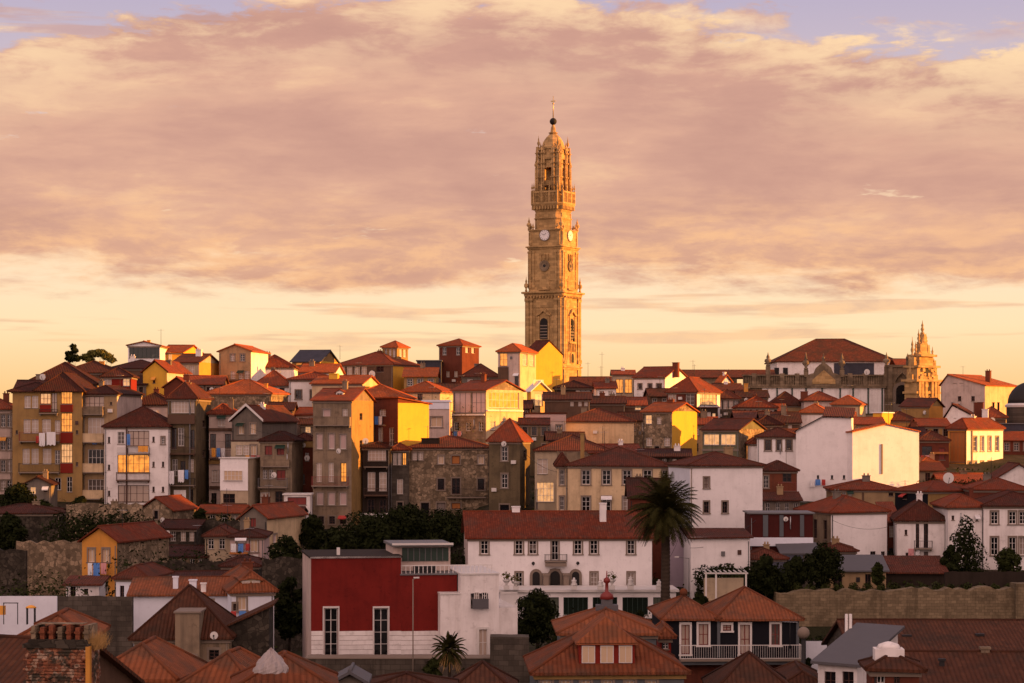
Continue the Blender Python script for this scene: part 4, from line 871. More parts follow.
H('A58c', 'low green walled shed with an orange roof at the end of the white wing', 918, 940, 465, 495, 326, wall='trim_green', D=7, roof=('hip', 8, 'tile_orange'), F=[('k', 467, 473, 6, [924])], group='houses of the old town')
H('A61', 'hip roofed low house in front of the white pilastered wall', 770, 804, 405, 430, 402, wall='tan', D=9, roof=('hip', 14, 'tile_brown'), F=[('k', 408, 413, 4, [785])])
H('A61b', 'pinkish house with stepped roof terraces below the church pediment', 804, 838, 400, 430, 396, wall='pinkwhite', D=9, roof=('hip', 9, 'tile'), F=[('P', 804, 838, 401, 403, 'blind', .1)], chim=[(806, 391, 7, 'brick', .4), (820, 392, 6, 'orange', .4)])
H('A61c', 'sunlit orange roofed house right of the stepped terraces', 832, 860, 404, 430, 388, wall='cream', D=9, yaw=15, roof=('hip', 9, 'tile_orange'))
H('A61d', 'small bright yellow flat roofed box lit by the sun', 873, 882, 413, 430, 372, side=893, wall='yellow', D=6, roof=('flat', 1, 'white_blue'), chim=[])
H('A61e', 'cottage with a sunlit roof squeezed behind the big white building', 800, 826, 412, 440, 350, wall='white', D=8, yaw=15, roof=('hip', 8, 'tile_orange'), F=[])
H('A61f', 'dark roofed row behind the white stepped house', 762, 800, 422, 450, 345, wall='brown', D=9, roof=('hip', 12, 'tile_dark'), F=[('q', 424, 430, 4, [772, 790])])
H('A61g', 'dark roofed row to the left of the hip roofed low house', 736, 772, 418, 445, 352, wall='darkwall', D=9, roof=('hip', 8, 'tile_brown'), F=[('q', 420, 426, 4, [745, 757])])
H('A61h', 'cluster house with a brick parapet behind the small yellow box', 884, 918, 420, 450, 376, wall='ochre', D=9, roof=('hip', 9, 'tile_brown'), chim=[(902, 410, 4, 'grey', .4)])
H('A62', 'grey block under dark netting at the right edge below the dome', 1003, 1050, 424, 490, 366, wall='slate', D=10, roof=('flat', 1, 'trim_grey'), F=[('b', 430+6*k, 432.5+6*k, 14, [1014]) for k in range(6)], name='warehouse', cat='warehouse')
# middle right rows
H('B1', 'beige house with a warm tiled roof below the white wing', 832, 900, 489, 512, 288, wall='tan', D=8, roof=('hip', 9, 'tile'), F=[('q', 491, 496, 4, [838, 844, 850]), ('P', 862, 864, 489, 512, 'wood', .1), ('k', 491, 496, 5, [891])])
H('B2', 'navy and ochre walled house with a satellite dish on its roof', 895, 928, 490, 512, 282, side=980, wall='navy', sidewall='ochre', D=8, roof=('hip', 9, 'tile'), F=[('k', 494, 499, 6, [905])])
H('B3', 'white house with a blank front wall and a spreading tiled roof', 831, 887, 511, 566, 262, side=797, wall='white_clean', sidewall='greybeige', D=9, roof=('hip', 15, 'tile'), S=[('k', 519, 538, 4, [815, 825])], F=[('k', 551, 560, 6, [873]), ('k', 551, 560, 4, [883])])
H('B3b', 'low brown roofed shed in front of the blank white house', 823, 856, 550, 566, 254, wall='brown', D=6, roof=('hip', 6, 'tile_brown'))
H('B4', 'narrow dark red house with a sunlit lean-to roof between two white houses', 887, 899, 522, 566, 267, wall='redbrown', D=9, roof=('sb', 18, 'tile'), F=[('q', 526, 537, 5, [892]), ('k', 548, 560, 6, [892])])
H('B5', 'white house with a narrow iron balcony and a blue door', 897, 946.5, 520, 568, 260, wall='white', D=10, yaw=6, roof=('hip', 19, 'tile_brown'), F=[('k', 518.5+1, 548, 3.6, [917.5]), ('k', 521, 548, 4.2, [926]), ('B', 548, 7.5, 914, 932, 'iron', .8), ('k', 530, 535, 2, [906]), ('k', 553, 558, 3, [907]), ('k', 552, 563, 4, [926])])
H('B6', 'long white house with a curved stair bay and stone framed windows at the right edge', 984, 1052, 505, 572, 257, wall='white', D=11, yaw=3, roof=('hip', 13, 'tile_brown'), F=[('w', 511.5, 524, 7, [994.5]), ('w', 511.5, 524, 7.5, [1012.5]), ('w', 511.5, 524, 7.5, [1023]), ('w', 537, 555, 7, [994.5]), ('w', 537, 555, 7.5, [1012.5]), ('w', 537, 555, 7.5, [1023])])
H('B6b', 'white stair bay joining the long white house behind the cypress', 948, 984, 506, 572, 258, wall='white', D=9, yaw=0, roof=('hip', 11, 'tile'), F=[('k', 516, 520, 2.5, [953]), ('k', 516, 521, 3, [985-8]), ('q', 537, 541, 3, [975])], chim=[(976, 488, 4, 'redbrown', .3)])
H('B6c', 'low dark tiled house above the long white house', 972, 1030, 489, 510, 274, wall='redbrown', D=9, roof=('hip', 11, 'tile'))
H('B6d', 'white gabled house at the right edge above the dark tiled roofs', 998, 1040, 478, 500, 290, wall='white', D=9, roof=('gy', 15, 'tile_brown'), cornice=False)
H('B7', 'dark red panelled container house with blue grey posts', 750, 813, 514, 548, 250, wall='maroon', D=7, yaw=1, roof=('flat', 1, 'trim_grey'), F=[('P', 763, 768, 515, 536.5, 'bluegrey', .1, 'post'), ('P', 779.5, 783.5, 515, 536.5, 'bluegrey', .1, 'post'), ('P', 800, 804, 515, 536.5, 'bluegrey', .1, 'post'), ('P', 749, 813, 537.5, 546, 'white_blue', .25, 'parapet')])
H('B7b', 'grey metal roofed shed under the container house', 783, 818, 553, 566, 244, wall='grey', D=6, roof=('sb', 8, 'zinc'), name='shed', cat='shed', group=None)
H('B7c', 'brown tiled shed beside the dense creeper', 745, 786, 558, 575, 242, wall='rubble_dark', D=6, roof=('hip', 9, 'tile_brown'), name='shed', cat='shed', group=None)
H('B7d', 'low gabled shed with a dark roof above the retaining wall', 764, 802, 572, 590, 240, wall='darkwall', D=6, roof=('gx', 14, 'slate'), name='shed', cat='shed', cornice=False, group=None)
H('B8', 'beige shed with a silvery ribbed metal roof above the retaining wall', 829, 886, 570, 594, 243, wall='tan', D=6, roof=('sb', 12, 'zinc'), name='shed', cat='shed', group=None, F=[('k', 574, 590, 8, [838]), ('k', 574, 590, 6, [868])])
H('B8b', 'open dark shed with a long brown tiled roof above the retaining wall', 883, 946, 572, 594, 246, wall='darkwall', D=7, roof=('sb', 13, 'tile_brown'), name='shed', cat='shed', group=None)
H('B13', 'tall pinkish white garden wall house below the plain white house', 691, 750, 537, 602, 240, wall='white_clean', D=7, yaw=-2, roof=('sb', 6, 'tile_brown'), name='house')
H('B13b', 'mauve shadowed wing beside the palm trunk', 669, 691, 527, 598, 248, wall='mauve', D=8, roof=('flat', 1, 'trim_grey'))
# left, lower slope
H('C1', 'small rubble gabled cottage below the white pyramid roofed house', 140, 172, 510, 545, 276, side=196, wall='rubble', D=9, roof=('gy', 13, 'tile'), cornice=False, F=[('n', 511, 519, 4, [156])])
H('C2', 'orange gabled house with laundry and an ivy grown side wall', 82, 117, 541, 600, 226, side=169, wall='orange', sidewall='rubble', D=12, roof=('gy', 15, 'tile'), cornice=False, F=[('c', 549, 562, 7, [91.5, 106]), ('P', 88, 111, 575, 577, 'trim_brown', .8), ('n', 580, 592, 6, [104])])
H('C2b', 'small white shed with a brown tiled lean-to roof', 66, 99, 584, 600, 214, wall='white', D=5, roof=('sb', 5, 'tile_brown'), name='shed', cat='shed', group=None, F=[('k', 589, 594, 4, [86]), ('k', 586, 596, 5, [73])])
H('C3', 'pale house with a dark red roof in front of the ivy wall', 116, 146, 577, 612, 206, side=170, wall='white_blue', D=8, roof=('hip', 11, 'tile_brown'), F=[('k', 586, 600, 4, [122, 131])])
H('C4', 'cream cottage with two tall windows on the slope', 205, 230, 535, 565, 240, side=238, wall='cream_pale', D=8, roof=('hip', 9, 'tile_brown'), F=[('d', 536.5, 549, 5.5, [211, 222])])
H('C5', 'small salmon house with a white blind beside the cream cottage', 230, 264, 536, 565, 238, wall='blind', D=8, roof=('hip', 6, 'tile_dark'), F=[('s', 537, 543, 9, [241]), ('c', 538, 552, 8, [254]), ('P', 230, 248, 552, 554, 'board_orange', .5)])
H('C6', 'whitish gabled cottage with a cream side wall and a brown roof', 240, 267, 518, 560, 252, side=305, wall='grey', sidewall='cream', D=12, roof=('gy', 13, 'tile'), cornice=False, F=[('r', 518, 527, 6, [253]), ('q', 532, 540, 6, [251])], S=[('s', 533, 541, 4, [275])])
H('C6b', 'low grey cottage with a flat mossy roof between walls', 222, 258, 565, 590, 218, wall='rubble_dark', D=8, roof=('hip', 7, 'tile_dark'), F=[('n', 572, 582, 5, [240])])
H('C7', 'white house with a double dormer under an orange hipped roof', 232, 274, 591, 645, 190, side=219, wall='white_blue', D=9, yaw=-12, roof=('hip', 19, 'tile_near'), F=[('c', 597, 610, 8, [242]), ('t', 604, 611, 3, [226+9])])
dormer(HOUSES['C7'], 251.5, 580, 590, 20, 'cream_pale', 'q', 'tile_near', .04, 2, 2)
H('C7b', 'low white row under a long orange roof left of the double dormer', 131, 233, 594, 640, 194, wall='white_blue', D=8, yaw=-2, roof=('gx', 14, 'tile_near'), F=[('q', 598, 610, 8, [211])], chim=[(174, 577, 5, 'white_blue', .15), (192, 580, 7, 'white_blue', .1), (203, 583, 5, 'white', .05)], cornice=False)
H('C9', 'big grey beige house under a broad dark pyramid roof', 134, 229, 637, 690, 158, wall='greybeige', D=9, yaw=-1, roof=('pyr', 48, 'tile_neardark'), F=[('t', 650, 660, 10, [214]), ('t', 651, 661, 11, [142]), ('k', 676, 690, 8, [160])], name='house')
h = HOUSES['C9']
tb = MB(); a0, a1 = h.ax(h.Ff, 177)-h.W/2, h.ax(h.Ff, 201)-h.W/2; zt = (HOR-612)*h.m-h.z0
tb.box(a0, a1, -1.0, 4, 0, zt).build('stair_block', 'greybeige', h.root); MB().box(a0-.1, a1+.1, -1.1, 4, zt+.002, zt+.12).build('coping', 'trim_stone', h.root)
fr, pn, sr, sn = win_meshes(17*h.m, 12*h.m, 't', 5, 3); o = link('window', fr, h.root, ((a0+a1)/2, -1.24, (HOR-666)*h.m-h.z0)); link('pane', pn, o); link(sn, sr, o)
H('C9b', 'dark slate grey shed with a slanted tiled roof beside the big pyramid roof', 229, 269, 626, 680, 160, wall='rubble_dark', D=6, yaw=-3, roof=('sl', 22, 'tile_neardark'), name='shed', cat='shed', group=None)
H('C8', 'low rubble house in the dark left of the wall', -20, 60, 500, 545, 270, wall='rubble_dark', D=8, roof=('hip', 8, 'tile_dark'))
HOUSES['C8'].root.location.z -= 1.5
H('A2s', 'grey arched shed with one warm window at the foot of the ochre apartment house', 23, 51, 484, 506, 288, wall='grey', D=6, roof=('gy', 8, 'tile_dark'), cornice=False, name='shed', cat='shed', group=None, F=[('y', 487, 494, 5.5, [33]), ('k', 487, 492, 4, [45.5])])
# ------------------------------------------------------------------ the baroque clock tower
def arch_pts(a, z0, z1, r, n=8):
    """outline of an arched opening, half width r, springing so that the crown touches z1"""
    return [(a-r, z0)]+[(a-r*math.cos(PI*k/n), z1-r+r*math.sin(PI*k/n)) for k in range(n+1)]+[(a+r, z0)]
class Rot:
    """collects shapes for one side of a square tower and repeats them on the four sides"""
    def __init__(s): s.mb = MB()
    def four(s): 
        out = MB(); V, F = s.mb.v, s.mb.f
        for k in range(4):
            c, sn_ = round(math.cos(k*PI/2)), round(math.sin(k*PI/2)); b = len(out.v)
            out.v += [(x*c-y*sn_, x*sn_+y*c, z) for x, y, z in V]; out.f += [[b+i for i in f] for f in F]; out.uv += s.mb.uv; out.sm += s.mb.sm
        return out
def octa(h, ch, z): return [(-h+ch, -h, z), (h-ch, -h, z), (h, -h+ch, z), (h, h-ch, z), (h-ch, h, z), (-h+ch, h, z), (-h, h-ch, z), (-h, -h+ch, z)]
def prism(mb, pts, y0, y1):
    """polygon in the x-z plane extruded along y"""
    a = [(x, y0, z) for x, z in pts]; b = [(x, y1, z) for x, z in pts]; n = len(pts)
    mb.face(a); mb.face(b[::-1])
    for i in range(n):
        j = (i+1) % n; mb.face([a[i], b[i], b[j], a[j]])
def urn(mb, x, y, z, h, r):
    mb.lathe(x, y, [(r*.5, z), (r*.6, z+h*.08), (r*.3, z+h*.16), (r, z+h*.34), (r*.9, z+h*.48), (r*.35, z+h*.56), (r*.5, z+h*.64), (r*.2, z+h*.8), (.02, z+h)], 8)

def clock_tower():
    TY = 545.; k = TY/FPX; Z = lambda py: (HOR-py)*k
    X = (553.2-512)*k; th = math.radians(27.7); g = ground(X, TY)-.5
    root = tag(empty('clock_tower', (X, TY, 0), -th), 'very tall baroque granite bell and clock tower rising over the whole old town', 'tower')
    body = MB(); H1, H2, H3, H4, H5 = 4.95, 4.5, 4.4, 3.45, 2.55
    body.loft([octa(H1, .35, g), octa(H1, .35, Z(296))]); body.loft([octa(H2, .35, Z(294)), octa(H2, .35, Z(248))])
    body.loft([octa(H3, .5, Z(247.8)), octa(H3, .5, Z(231))]); body.loft([octa(H4, .9, Z(231)), octa(H4, .9, Z(213))])
    body.build('shaft', 'tower_stone', root)
    co = MB()
    def cornice(py, h, e, t_, ch=.35):
        z = Z(py); co.loft([octa(h+.05, ch, z-t_), octa(h+e*.4, ch, z-t_*.75), octa(h+e*.45, ch, z-t_*.4), octa(h+e, ch, z-t_*.3), octa(h+e, ch, z), octa(h+.1, ch, z+.12)])
    cornice(292.6, H1, .85, 1.3); cornice(367, H1, .45, .8); cornice(247.4, H2, .55, .8); cornice(281, H2, .15, .3); cornice(219, H4, .3, .4, .9); cornice(316-8, H1, .12, .25); cornice(231, H3, .3, .4, .5)
    co.build('cornice', 'tower_stone', root)
    # flared corbel table and balcony
    cb = MB(); cb.loft([octa(H4, .9, Z(213)), octa(H4+.35, .95, Z(209)), octa(H4+.75, 1.0, Z(206)), octa(H4+.85, 1.0, Z(205)), octa(H4+.85, 1.0, Z(204))])
    cq = Rot()
    for i in range(9):
        x = -3+.75*i; cq.mb.box(x-.16, x+.16, -(H4+.72), -(H4+.1), Z(210.5), Z(207))
    cb.build('corbel_table', 'tower_stone', root); cq.four().build('corbels', 'tower_stone', root)['kind'] = 'stuff'
    bl = Rot(); hb = H4+.75
    for i in range(17):
        x = -3.0+.375*i; bl.mb.box(x-.075, x+.075, -hb, -hb+.16, Z(203.4), Z(194))
    bl.mb.box(-3.2, 3.2, -hb-.08, -hb+.24, Z(194), Z(192.4)); bl.mb.box(-3.2, 3.2, -hb-.05, -hb+.2, Z(204), Z(203.4))
    for x in (-3.1, -1.05, 1.05, 3.1):
        bl.mb.box(x-.2, x+.2, -hb-.1, -hb+.3, Z(204), Z(191.5)); urn(bl.mb, x, -hb+.1, Z(191.5), 1.9, .26)
    bl.four().build('balustrade', 'tower_stone', root)
    # pilasters and panels on each face
    p = Rot(); m_ = p.mb
    for x in (-4.25, -3.3, 3.3, 4.25):
        m_.box(x-.33, x+.33, -H1-.28, -H1+.05, Z(364), Z(299)); m_.box(x-.42, x+.42, -H1-.4, -H1+.05, Z(302), Z(299)-.02); m_.box(x-.42, x+.42, -H1-.4, -H1+.05, Z(364), Z(361))
        m_.box(x-.4, x+.4, -H1-.3, -H1+.05, g, Z(370))
        m_.box(x*.9-.28, x*.9+.28, -H2-.2, -H2+.05, Z(289), Z(252)); m_.box(x*.9-.36, x*.9+.36, -H2-.3, -H2+.05, Z(254), Z(252)-.02)
    for x in (-3.75, 3.75): m_.box(x-.25, x+.25, -H3-.16, -H3+.05, Z(246), Z(233))
    for x in (-2.3, 2.3): m_.box(x-.2, x+.2, -H4-.15, -H4+.05, Z(230), Z(214))
    m_.box(-2.5, 2.5, -H1-.12, -H1+.02, Z(308), Z(306)); m_.box(-2.4, -2.2, -H1-.12, -H1+.02, Z(360), Z(310)); m_.box(2.2, 2.4, -H1-.12, -H1+.02, Z(360), Z(310))
    # bell opening surround with a curved hood
    prism(m_, [(x*1.0, z) for x, z in [(-1.9, Z(315.5)), (-1.3, Z(314)), (-.6, Z(310.5)), (0, Z(309.3)), (.6, Z(310.5)), (1.3, Z(314)), (1.9, Z(315.5)), (1.9, Z(317)), (1.1, Z(315.8)), (0, Z(312)), (-1.1, Z(315.8)), (-1.9, Z(317))][::-1]], -H1-.5, -H1+.02)
    m_.box(-1.55, -1.15, -H1-.25, -H1+.02, Z(342), Z(317.2)); m_.box(1.15, 1.55, -H1-.25, -H1+.02, Z(342), Z(317.2)); m_.box(-1.9, 1.9, -H1-.45, -H1+.02, Z(344), Z(342))
    for i in range(5):
        x = -1.6+.8*i; m_.box(x-.13, x+.13, -H1-.35, -H1+.02, Z(352), Z(344.3))
    prism(m_, arch_pts(0, Z(289), Z(276), 1.3), -H2-.14, -H2+.02)
    m_.box(-1.5, 1.5, -H2-.5, -H2+.02, Z(291), Z(289)); 
    for x in (-.9, 0, .9): m_.box(x-.12, x+.12, -H2-.3, -H2+.02, Z(262), Z(256)); m_.box(x-.2, x+.2, -H2-.34, -H2+.02, Z(256), Z(255))
    for i in range(11):
        x = -4+.8*i; m_.box(x-.15, x+.15, -H1-.6, -H1+.02, Z(299), Z(297))
    prism(m_, arch_pts(0, Z(363.5), Z(352.5), 1.0), -H1-.22, -H1+.02)
    p.four().build('pilasters', 'tower_stone', root)['kind'] = 'stuff'
    # statues and urns at the corners of the ledges
    u_ = Rot()
    urn(u_.mb, -H1+.15, -H1+.15, Z(292), 3.6, .55); urn(u_.mb, -H3+.1, -H3+.1, Z(230.5), 3.0, .62); urn(u_.mb, -H3+1.2, -H3+.05, Z(230.5), 1.6, .4); urn(u_.mb, H3-1.2, -H3+.05, Z(230.5), 1.6, .4); urn(u_.mb, -H1+.1, -H1+.1, Z(366), 3., .45)
    V, F = u_.mb.v, u_.mb.f; n_per = len(V)
    for c_ in range(4):
        q = MB(); c, sn_ = round(math.cos(c_*PI/2)), round(math.sin(c_*PI/2)); q.v = [(x*c-y*sn_, x*sn_+y*c, z) for x, y, z in V]; q.f = F; q.uv = u_.mb.uv; q.sm = u_.mb.sm
        q.build('corner_urn', 'tower_stone', root)
    # openings, clocks and dials on each side
    for c_ in range(4):
        a = c_*PI/2; R4 = Matrix.Rotation(a, 4, 'Z')
        def face(name, mb, mat, par=root):
            mb.v = [tuple(R4 @ Vector(v_)) for v_ in mb.v]; return mb.build(name, mat, par)
        q = MB(); prism(q, arch_pts(0, Z(340), Z(319), 1.02), -H1-.06, -H1+.1); bell = face('bell_opening', q, 'dark_metal_and_shade')
        q = MB(); 
        for j in range(5): q.box(-.95, .95, -H1-.12, -H1-.065, Z(339-3*j), Z(338-3*j))
        face('louvre', q, 'trim_stone', bell)
        q = MB(); q.loft([[(1.42*math.cos(2*PI*i/28), y, Z(236.5)+1.42*math.sin(2*PI*i/28)) for i in range(28)] for y in (-H3+.02, -H3-.22)]); ck = face('clock', q, 'trim_stone')
        q = MB(); q.loft([[(1.22*math.cos(2*PI*i/28), y, Z(236.5)+1.22*math.sin(2*PI*i/28)) for i in range(28)] for y in (-H3-.221, -H3-.25)]); face('dial', q, 'white_clean', ck)
        q = MB()
        for i in range(12):
            aa = i*PI/6; cx_, cz_ = 1.02*math.cos(aa), Z(236.5)+1.02*math.sin(aa); q.box(cx_-.05, cx_+.05, -H3-.28, -H3-.252, cz_-.08, cz_+.08)
        q.tube((0, -H3-.28, Z(236.5)), (.45, -H3-.28, Z(236.5)+.5), .05, .03, 5); q.tube((0, -H3-.30, Z(236.5)), (-.75, -H3-.30, Z(236.5)+.35), .04, .02, 5)
        face('clock_hands', q, 'iron', ck)
        q = MB(); q.loft([[(r_*math.cos(2*PI*i/24), y, Z(267)+r_*math.sin(2*PI*i/24)) for i in range(24)] for y, r_ in ((-H2+.02, 1.3), (-H2-.3, 1.3), (-H2-.3, .95), (-H2-.18, .9))]); rd = face('round_window', q, 'church_stone')
        q = MB(); q.loft([[(.36*math.cos(2*PI*i/12), y, Z(267)+.36*math.sin(2*PI*i/12)) for i in range(12)] for y in (-H2-.17, -H2-.22)]); face('boss', q, 'iron', rd)
        q = MB(); prism(q, arch_pts(0, Z(363), Z(354), .62), -H1-.3, -H1-.225); face('niche', q, 'dark_metal_and_shade')
        if c_ == 1:
            for x in (-.9, .9): q = MB(); q.box(x-.22, x+.22, -H1-.31, -H1-.1, Z(349), Z(339)+.2*x); face('slit_window', q, 'dark_metal_and_shade')
            q = MB(); q.box(-.2, .2, -H1-.3, -H1-.1, Z(330), Z(321)); face('slit_window', q, 'dark_metal_and_shade')
    # lantern stage: four piers with arches between, so the sky shows through
    la = Rot(); m_ = la.mb; h = H5; z0, z1 = Z(205), Z(150)
    m_.box(-h, -h+1.3, -h, -h+1.3, z0, z1)
    for py, e in ((186, .2), (168, .22), (158, .3), (150, .38)): m_.box(-h-e, -h+1.3+e, -h-e, -h+1.3+e, Z(py)-.18, Z(py)+.18)
    for dx_, dy_ in ((-.5, -.1), (-.1, -.5), (.95, -.35), (-.35, .95), (1.45, -.2), (-.2, 1.45)):
        m_.tube((-h+dx_, -h+dy_, z0), (-h+dx_, -h+dy_, Z(147.5)), .24, .2, 7)
        for py in (196, 178, 164, 154): m_.box(-h+dx_-.34, -h+dx_+.34, -h+dy_-.34, -h+dy_+.34, Z(py)-.12, Z(py)+.12)
    for dx_ in (-1.5, 1.5): urn(m_, dx_, -h-.25, Z(186), 1.5, .3); urn(m_, dx_*.8, -h-.1, Z(158), 1.6, .28)
    m_.tube((-h-.55, -h-.55, z0), (-h-.55, -h-.55, Z(170)), .26, .22, 7); urn(m_, -h-.55, -h-.55, Z(170), 2.6, .36)
    prism(m_, [(-h+1.0, Z(160)), (h-1.0, Z(160)), (h-1.4, Z(156)), (.5, Z(155)), (0, Z(151.5)), (-.5, Z(155)), (-h+1.4, Z(156))], -h-.12, -h+.2)
    m_.box(-h+1.3, h-1.3, -h+.2, -h+.9, Z(186), Z(181)); m_.box(-h+1.3, h-1.3, -h+.2, -h+.9, z0, Z(197))
    prism(m_, [(-h+1.3, Z(166)), (h-1.3, Z(166)), (h-1.3, Z(171))]+[((h-1.3)*math.cos(PI*i/8), Z(171)+(h-1.35)*math.sin(PI*i/8)*.6) for i in range(1, 8)]+[(-h+1.3, Z(171))], -h+.2, -h+.9)
    m_.box(-h+1.3, h-1.3, -h+.25, -h+.85, Z(165.9), Z(160)); m_.box(-h+1.3, h-1.3, -h+.1, -h+.9, Z(160), Z(150))
    m_.tube((0, -h+.5, Z(197)), (0, -h+.5, Z(187)), .2, .2, 7)
    urn(m_, -h-.05, -h-.05, Z(149), 3.1, .36); urn(m_, -h+1.2, -h-.1, Z(149), 1.7, .25); urn(m_, -h-.1, -h+1.2, Z(149), 1.7, .25)
    m_.tube((-h-.45, -h-.45, Z(168)), (-h-.45, -h-.45, Z(151)), .16, .14, 6)
    la.four().build('lantern', 'tower_stone', root)
    MB().lathe(0, 0, [(.9, z0+.3), (.85, Z(190)), (.35, Z(186)), (.1, Z(184))], 12).build('bell', 'dark_metal_and_shade', root)
    do = MB(); r = [(2.75, 149.6), (2.75, 147.5), (2.55, 146), (2.35, 143), (2.0, 140), (1.5, 137), (1.0, 135), (.75, 133.6), (1.05, 133.4), (1.05, 132.6), (.62, 132), (.5, 128), (.28, 125), (.25, 124.4)]
    n = 8; do.loft([[(q*1.05*math.cos(PI/8+2*PI*i/n), q*1.05*math.sin(PI/8+2*PI*i/n), Z(py)) for i in range(n)] for q, py in r]); do.build('dome', 'tower_stone', root)
    MB().sphere((0, 0, Z(121.5)), .85, 14, 10).build('ball', 'dark_metal_and_shade', root)
    x_ = MB(); x_.tube((0, 0, Z(118)), (0, 0, Z(96)), .13, .06, 6); x_.box(-.62, .62, -.05, .05, Z(101.6), Z(100.7)); x_.sphere((0, 0, Z(103.5)), .22, 8, 6); x_.build('cross', 'gold', root)
clock_tower()

# ------------------------------------------------------------------ the long church behind the roofs on the right
def church():
    Y = 468.; k = Y/FPX; Z = lambda py: (HOR-py)*k; X0 = (684-512)*k; xx = lambda px: (px-684)*k
    g = ground(X0+20, Y)-.5
    r = tag(empty('church', (X0, Y, 0), 0), 'long granite church with balustrade, curved pediment, urns and a big tiled nave roof', 'church')
    W_ = xx(916)
    b = MB(); b.box(xx(740), W_, 0, 12, g, Z(386)); b.build('wall', 'church_stone', r)
    MB().box(0, xx(738), 2, 14, g, Z(377)).build('side_wall', 'church_stone', r)
    # white bays with green pilasters
    MB().box(xx(762), xx(884), -.12, -.005, g, Z(388)).build('white_band', 'white', r)
    for px in (777, 792, 806, 822, 840, 853, 868, 882): MB().box(xx(px-.7), xx(px+.7), -.3, -.125, g, Z(388)).build('pilaster', 'trim_green', r)
    MB().box(xx(742), xx(886), -.5, -.002, Z(388), Z(386.2)).build('cornice', 'church_stone', r)
    bb = MB(); bb.box(xx(742), xx(886), -.3, .2, Z(386), Z(384.6)); bb.box(xx(742), xx(886), -.35, .25, Z(376), Z(374.6))
    n = 60
    for i in range(n): x = xx(743)+(xx(885)-xx(743))*i/n; bb.box(x, x+.22, -.15, .1, Z(384.6), Z(376))
    bb.box(xx(743), xx(885), .102, .3, Z(384.6), Z(376))
    for px in (754, 768, 782, 797, 850, 865, 886): bb.box(xx(px)-.45, xx(px)+.45, -.4, .35, Z(386), Z(373.4))
    bb.build('balustrade', 'church_stone', r)
    pe = MB(); P = [(806, 386), (806, 378), (810, 374), (814, 373), (816, 368), (820, 364.5), (823.5, 362.5), (827, 364.5), (831, 368), (833, 373), (837, 374), (841, 378), (841, 386)]
    prism(pe, [(xx(a), Z(c)) for a, c in P][::-1], -.5, .6); pd = pe.build('pediment', 'church_stone', r)
    pe = MB(); prism(pe, [(xx(a), Z(c)) for a, c in [(812, 384), (812, 380), (823.5, 370), (835, 380), (835, 384)]][::-1], -.62, -.505); pe.box(xx(818), xx(829), -.75, -.625, Z(383), Z(376)); pe.build('relief', 'tower_stone', pd)
    for px, yt, yb in ((768, 352, 373.4), (806, 352, 377), (842, 352, 377), (886.5, 352, 373.4), (823.5, 355, 363)):
        q = MB(); x = xx(px); q.box(x-.45, x+.45, -.4, .35, Z(yb), Z(yb-7) if yb-yt > 12 else Z(yb)+.4); urn(q, x, -.02, Z(yb-7) if yb-yt > 12 else Z(yb)+.4, ((yb-yt)-(7 if yb-yt > 12 else 0))*k, .75 if yb-yt > 12 else .4); q.build('urn', 'church_stone', r)
    # nave
    qs = (Y+13)/Y; nx0, nx1 = (777-512)*k*qs-X0, (896-512)*k*qs-X0; nv = MB(); nv.box(nx0, nx1, 13, 32, g, Z(361)*qs); nv.build('nave_wall', 'white', r)
    MB().box(xx(843), xx(884), 12.9, 12.998, Z(376), Z(361.2)).build('slate_cladding', 'slate', r)
    for px in (784, 793): MB().box(xx(px)-.5, xx(px)+.5, 12.9, 12.998, Z(374), Z(366)).build('window', 'dark_metal_and_shade', r)
    cx = (nx0+nx1)/2; ro = build_roof(r, 'hip', nx1-nx0, 19, Z(361)*qs, Z(339)*(Y+22.5)/Y-Z(361)*qs, .5, 'tile_brown', y0=13); ro.location.x = cx; ro.name = 'nave_roof'
    # long low roof to the left, and the tall stone bay to the right
    lr = build_roof(r, 'gx', xx(776), 10, Z(377), 8*k, .4, 'tile_brown', y0=2); lr.location.x = xx(776)/2
    MB().box(xx(887), W_, -.9, -.005, g, Z(367)).build('stone_bay', 'church_stone', r)
    MB().box(xx(886), W_+.3, -1.3, .5, Z(367), Z(365)).build('bay_cornice', 'church_stone', r)
    q = MB(); prism(q, [(x+xx(901), z) for x, z in arch_pts(0, Z(414), Z(382), 1.9)], -1.1, -.905); aw = q.build('arched_window', 'trim_stone', r)
    q = MB(); prism(q, [(x+xx(901), z) for x, z in arch_pts(0, Z(404), Z(385), 1.2)], -1.16, -1.105); q.build('pane', 'glass_dark', aw)
    q = MB(); prism(q, [(xx(a), Z(c)) for a, c in [(894, 382), (896, 378), (901, 373), (906, 378), (908, 382), (908, 380.5), (906, 376), (901, 371), (896, 376), (894, 380.5)]], -1.5, -.905); q.build('hood_mould', 'church_stone', r)
    for px in (889.5, 912): MB().box(xx(px)-.4, xx(px)+.4, -1.25, -.905, g, Z(367.2)).build('pilaster', 'church_stone', r)
    br = build_roof(r, 'gx', xx(916)-xx(897), 9, Z(365), 7*k, .2, 'tile', y0=.6); br.location.x = (xx(916)+xx(897))/2
    urn_ = MB(); urn_.box(xx(907)-.3, xx(907)+.3, -1.1, -.5, Z(365), Z(360)); urn_.lathe(xx(907), -.8, [(.3, Z(360)), (.42, Z(358)), (.1, Z(355)), (.02, Z(353))], 8); urn_.build('urn', 'church_stone', r)
church()

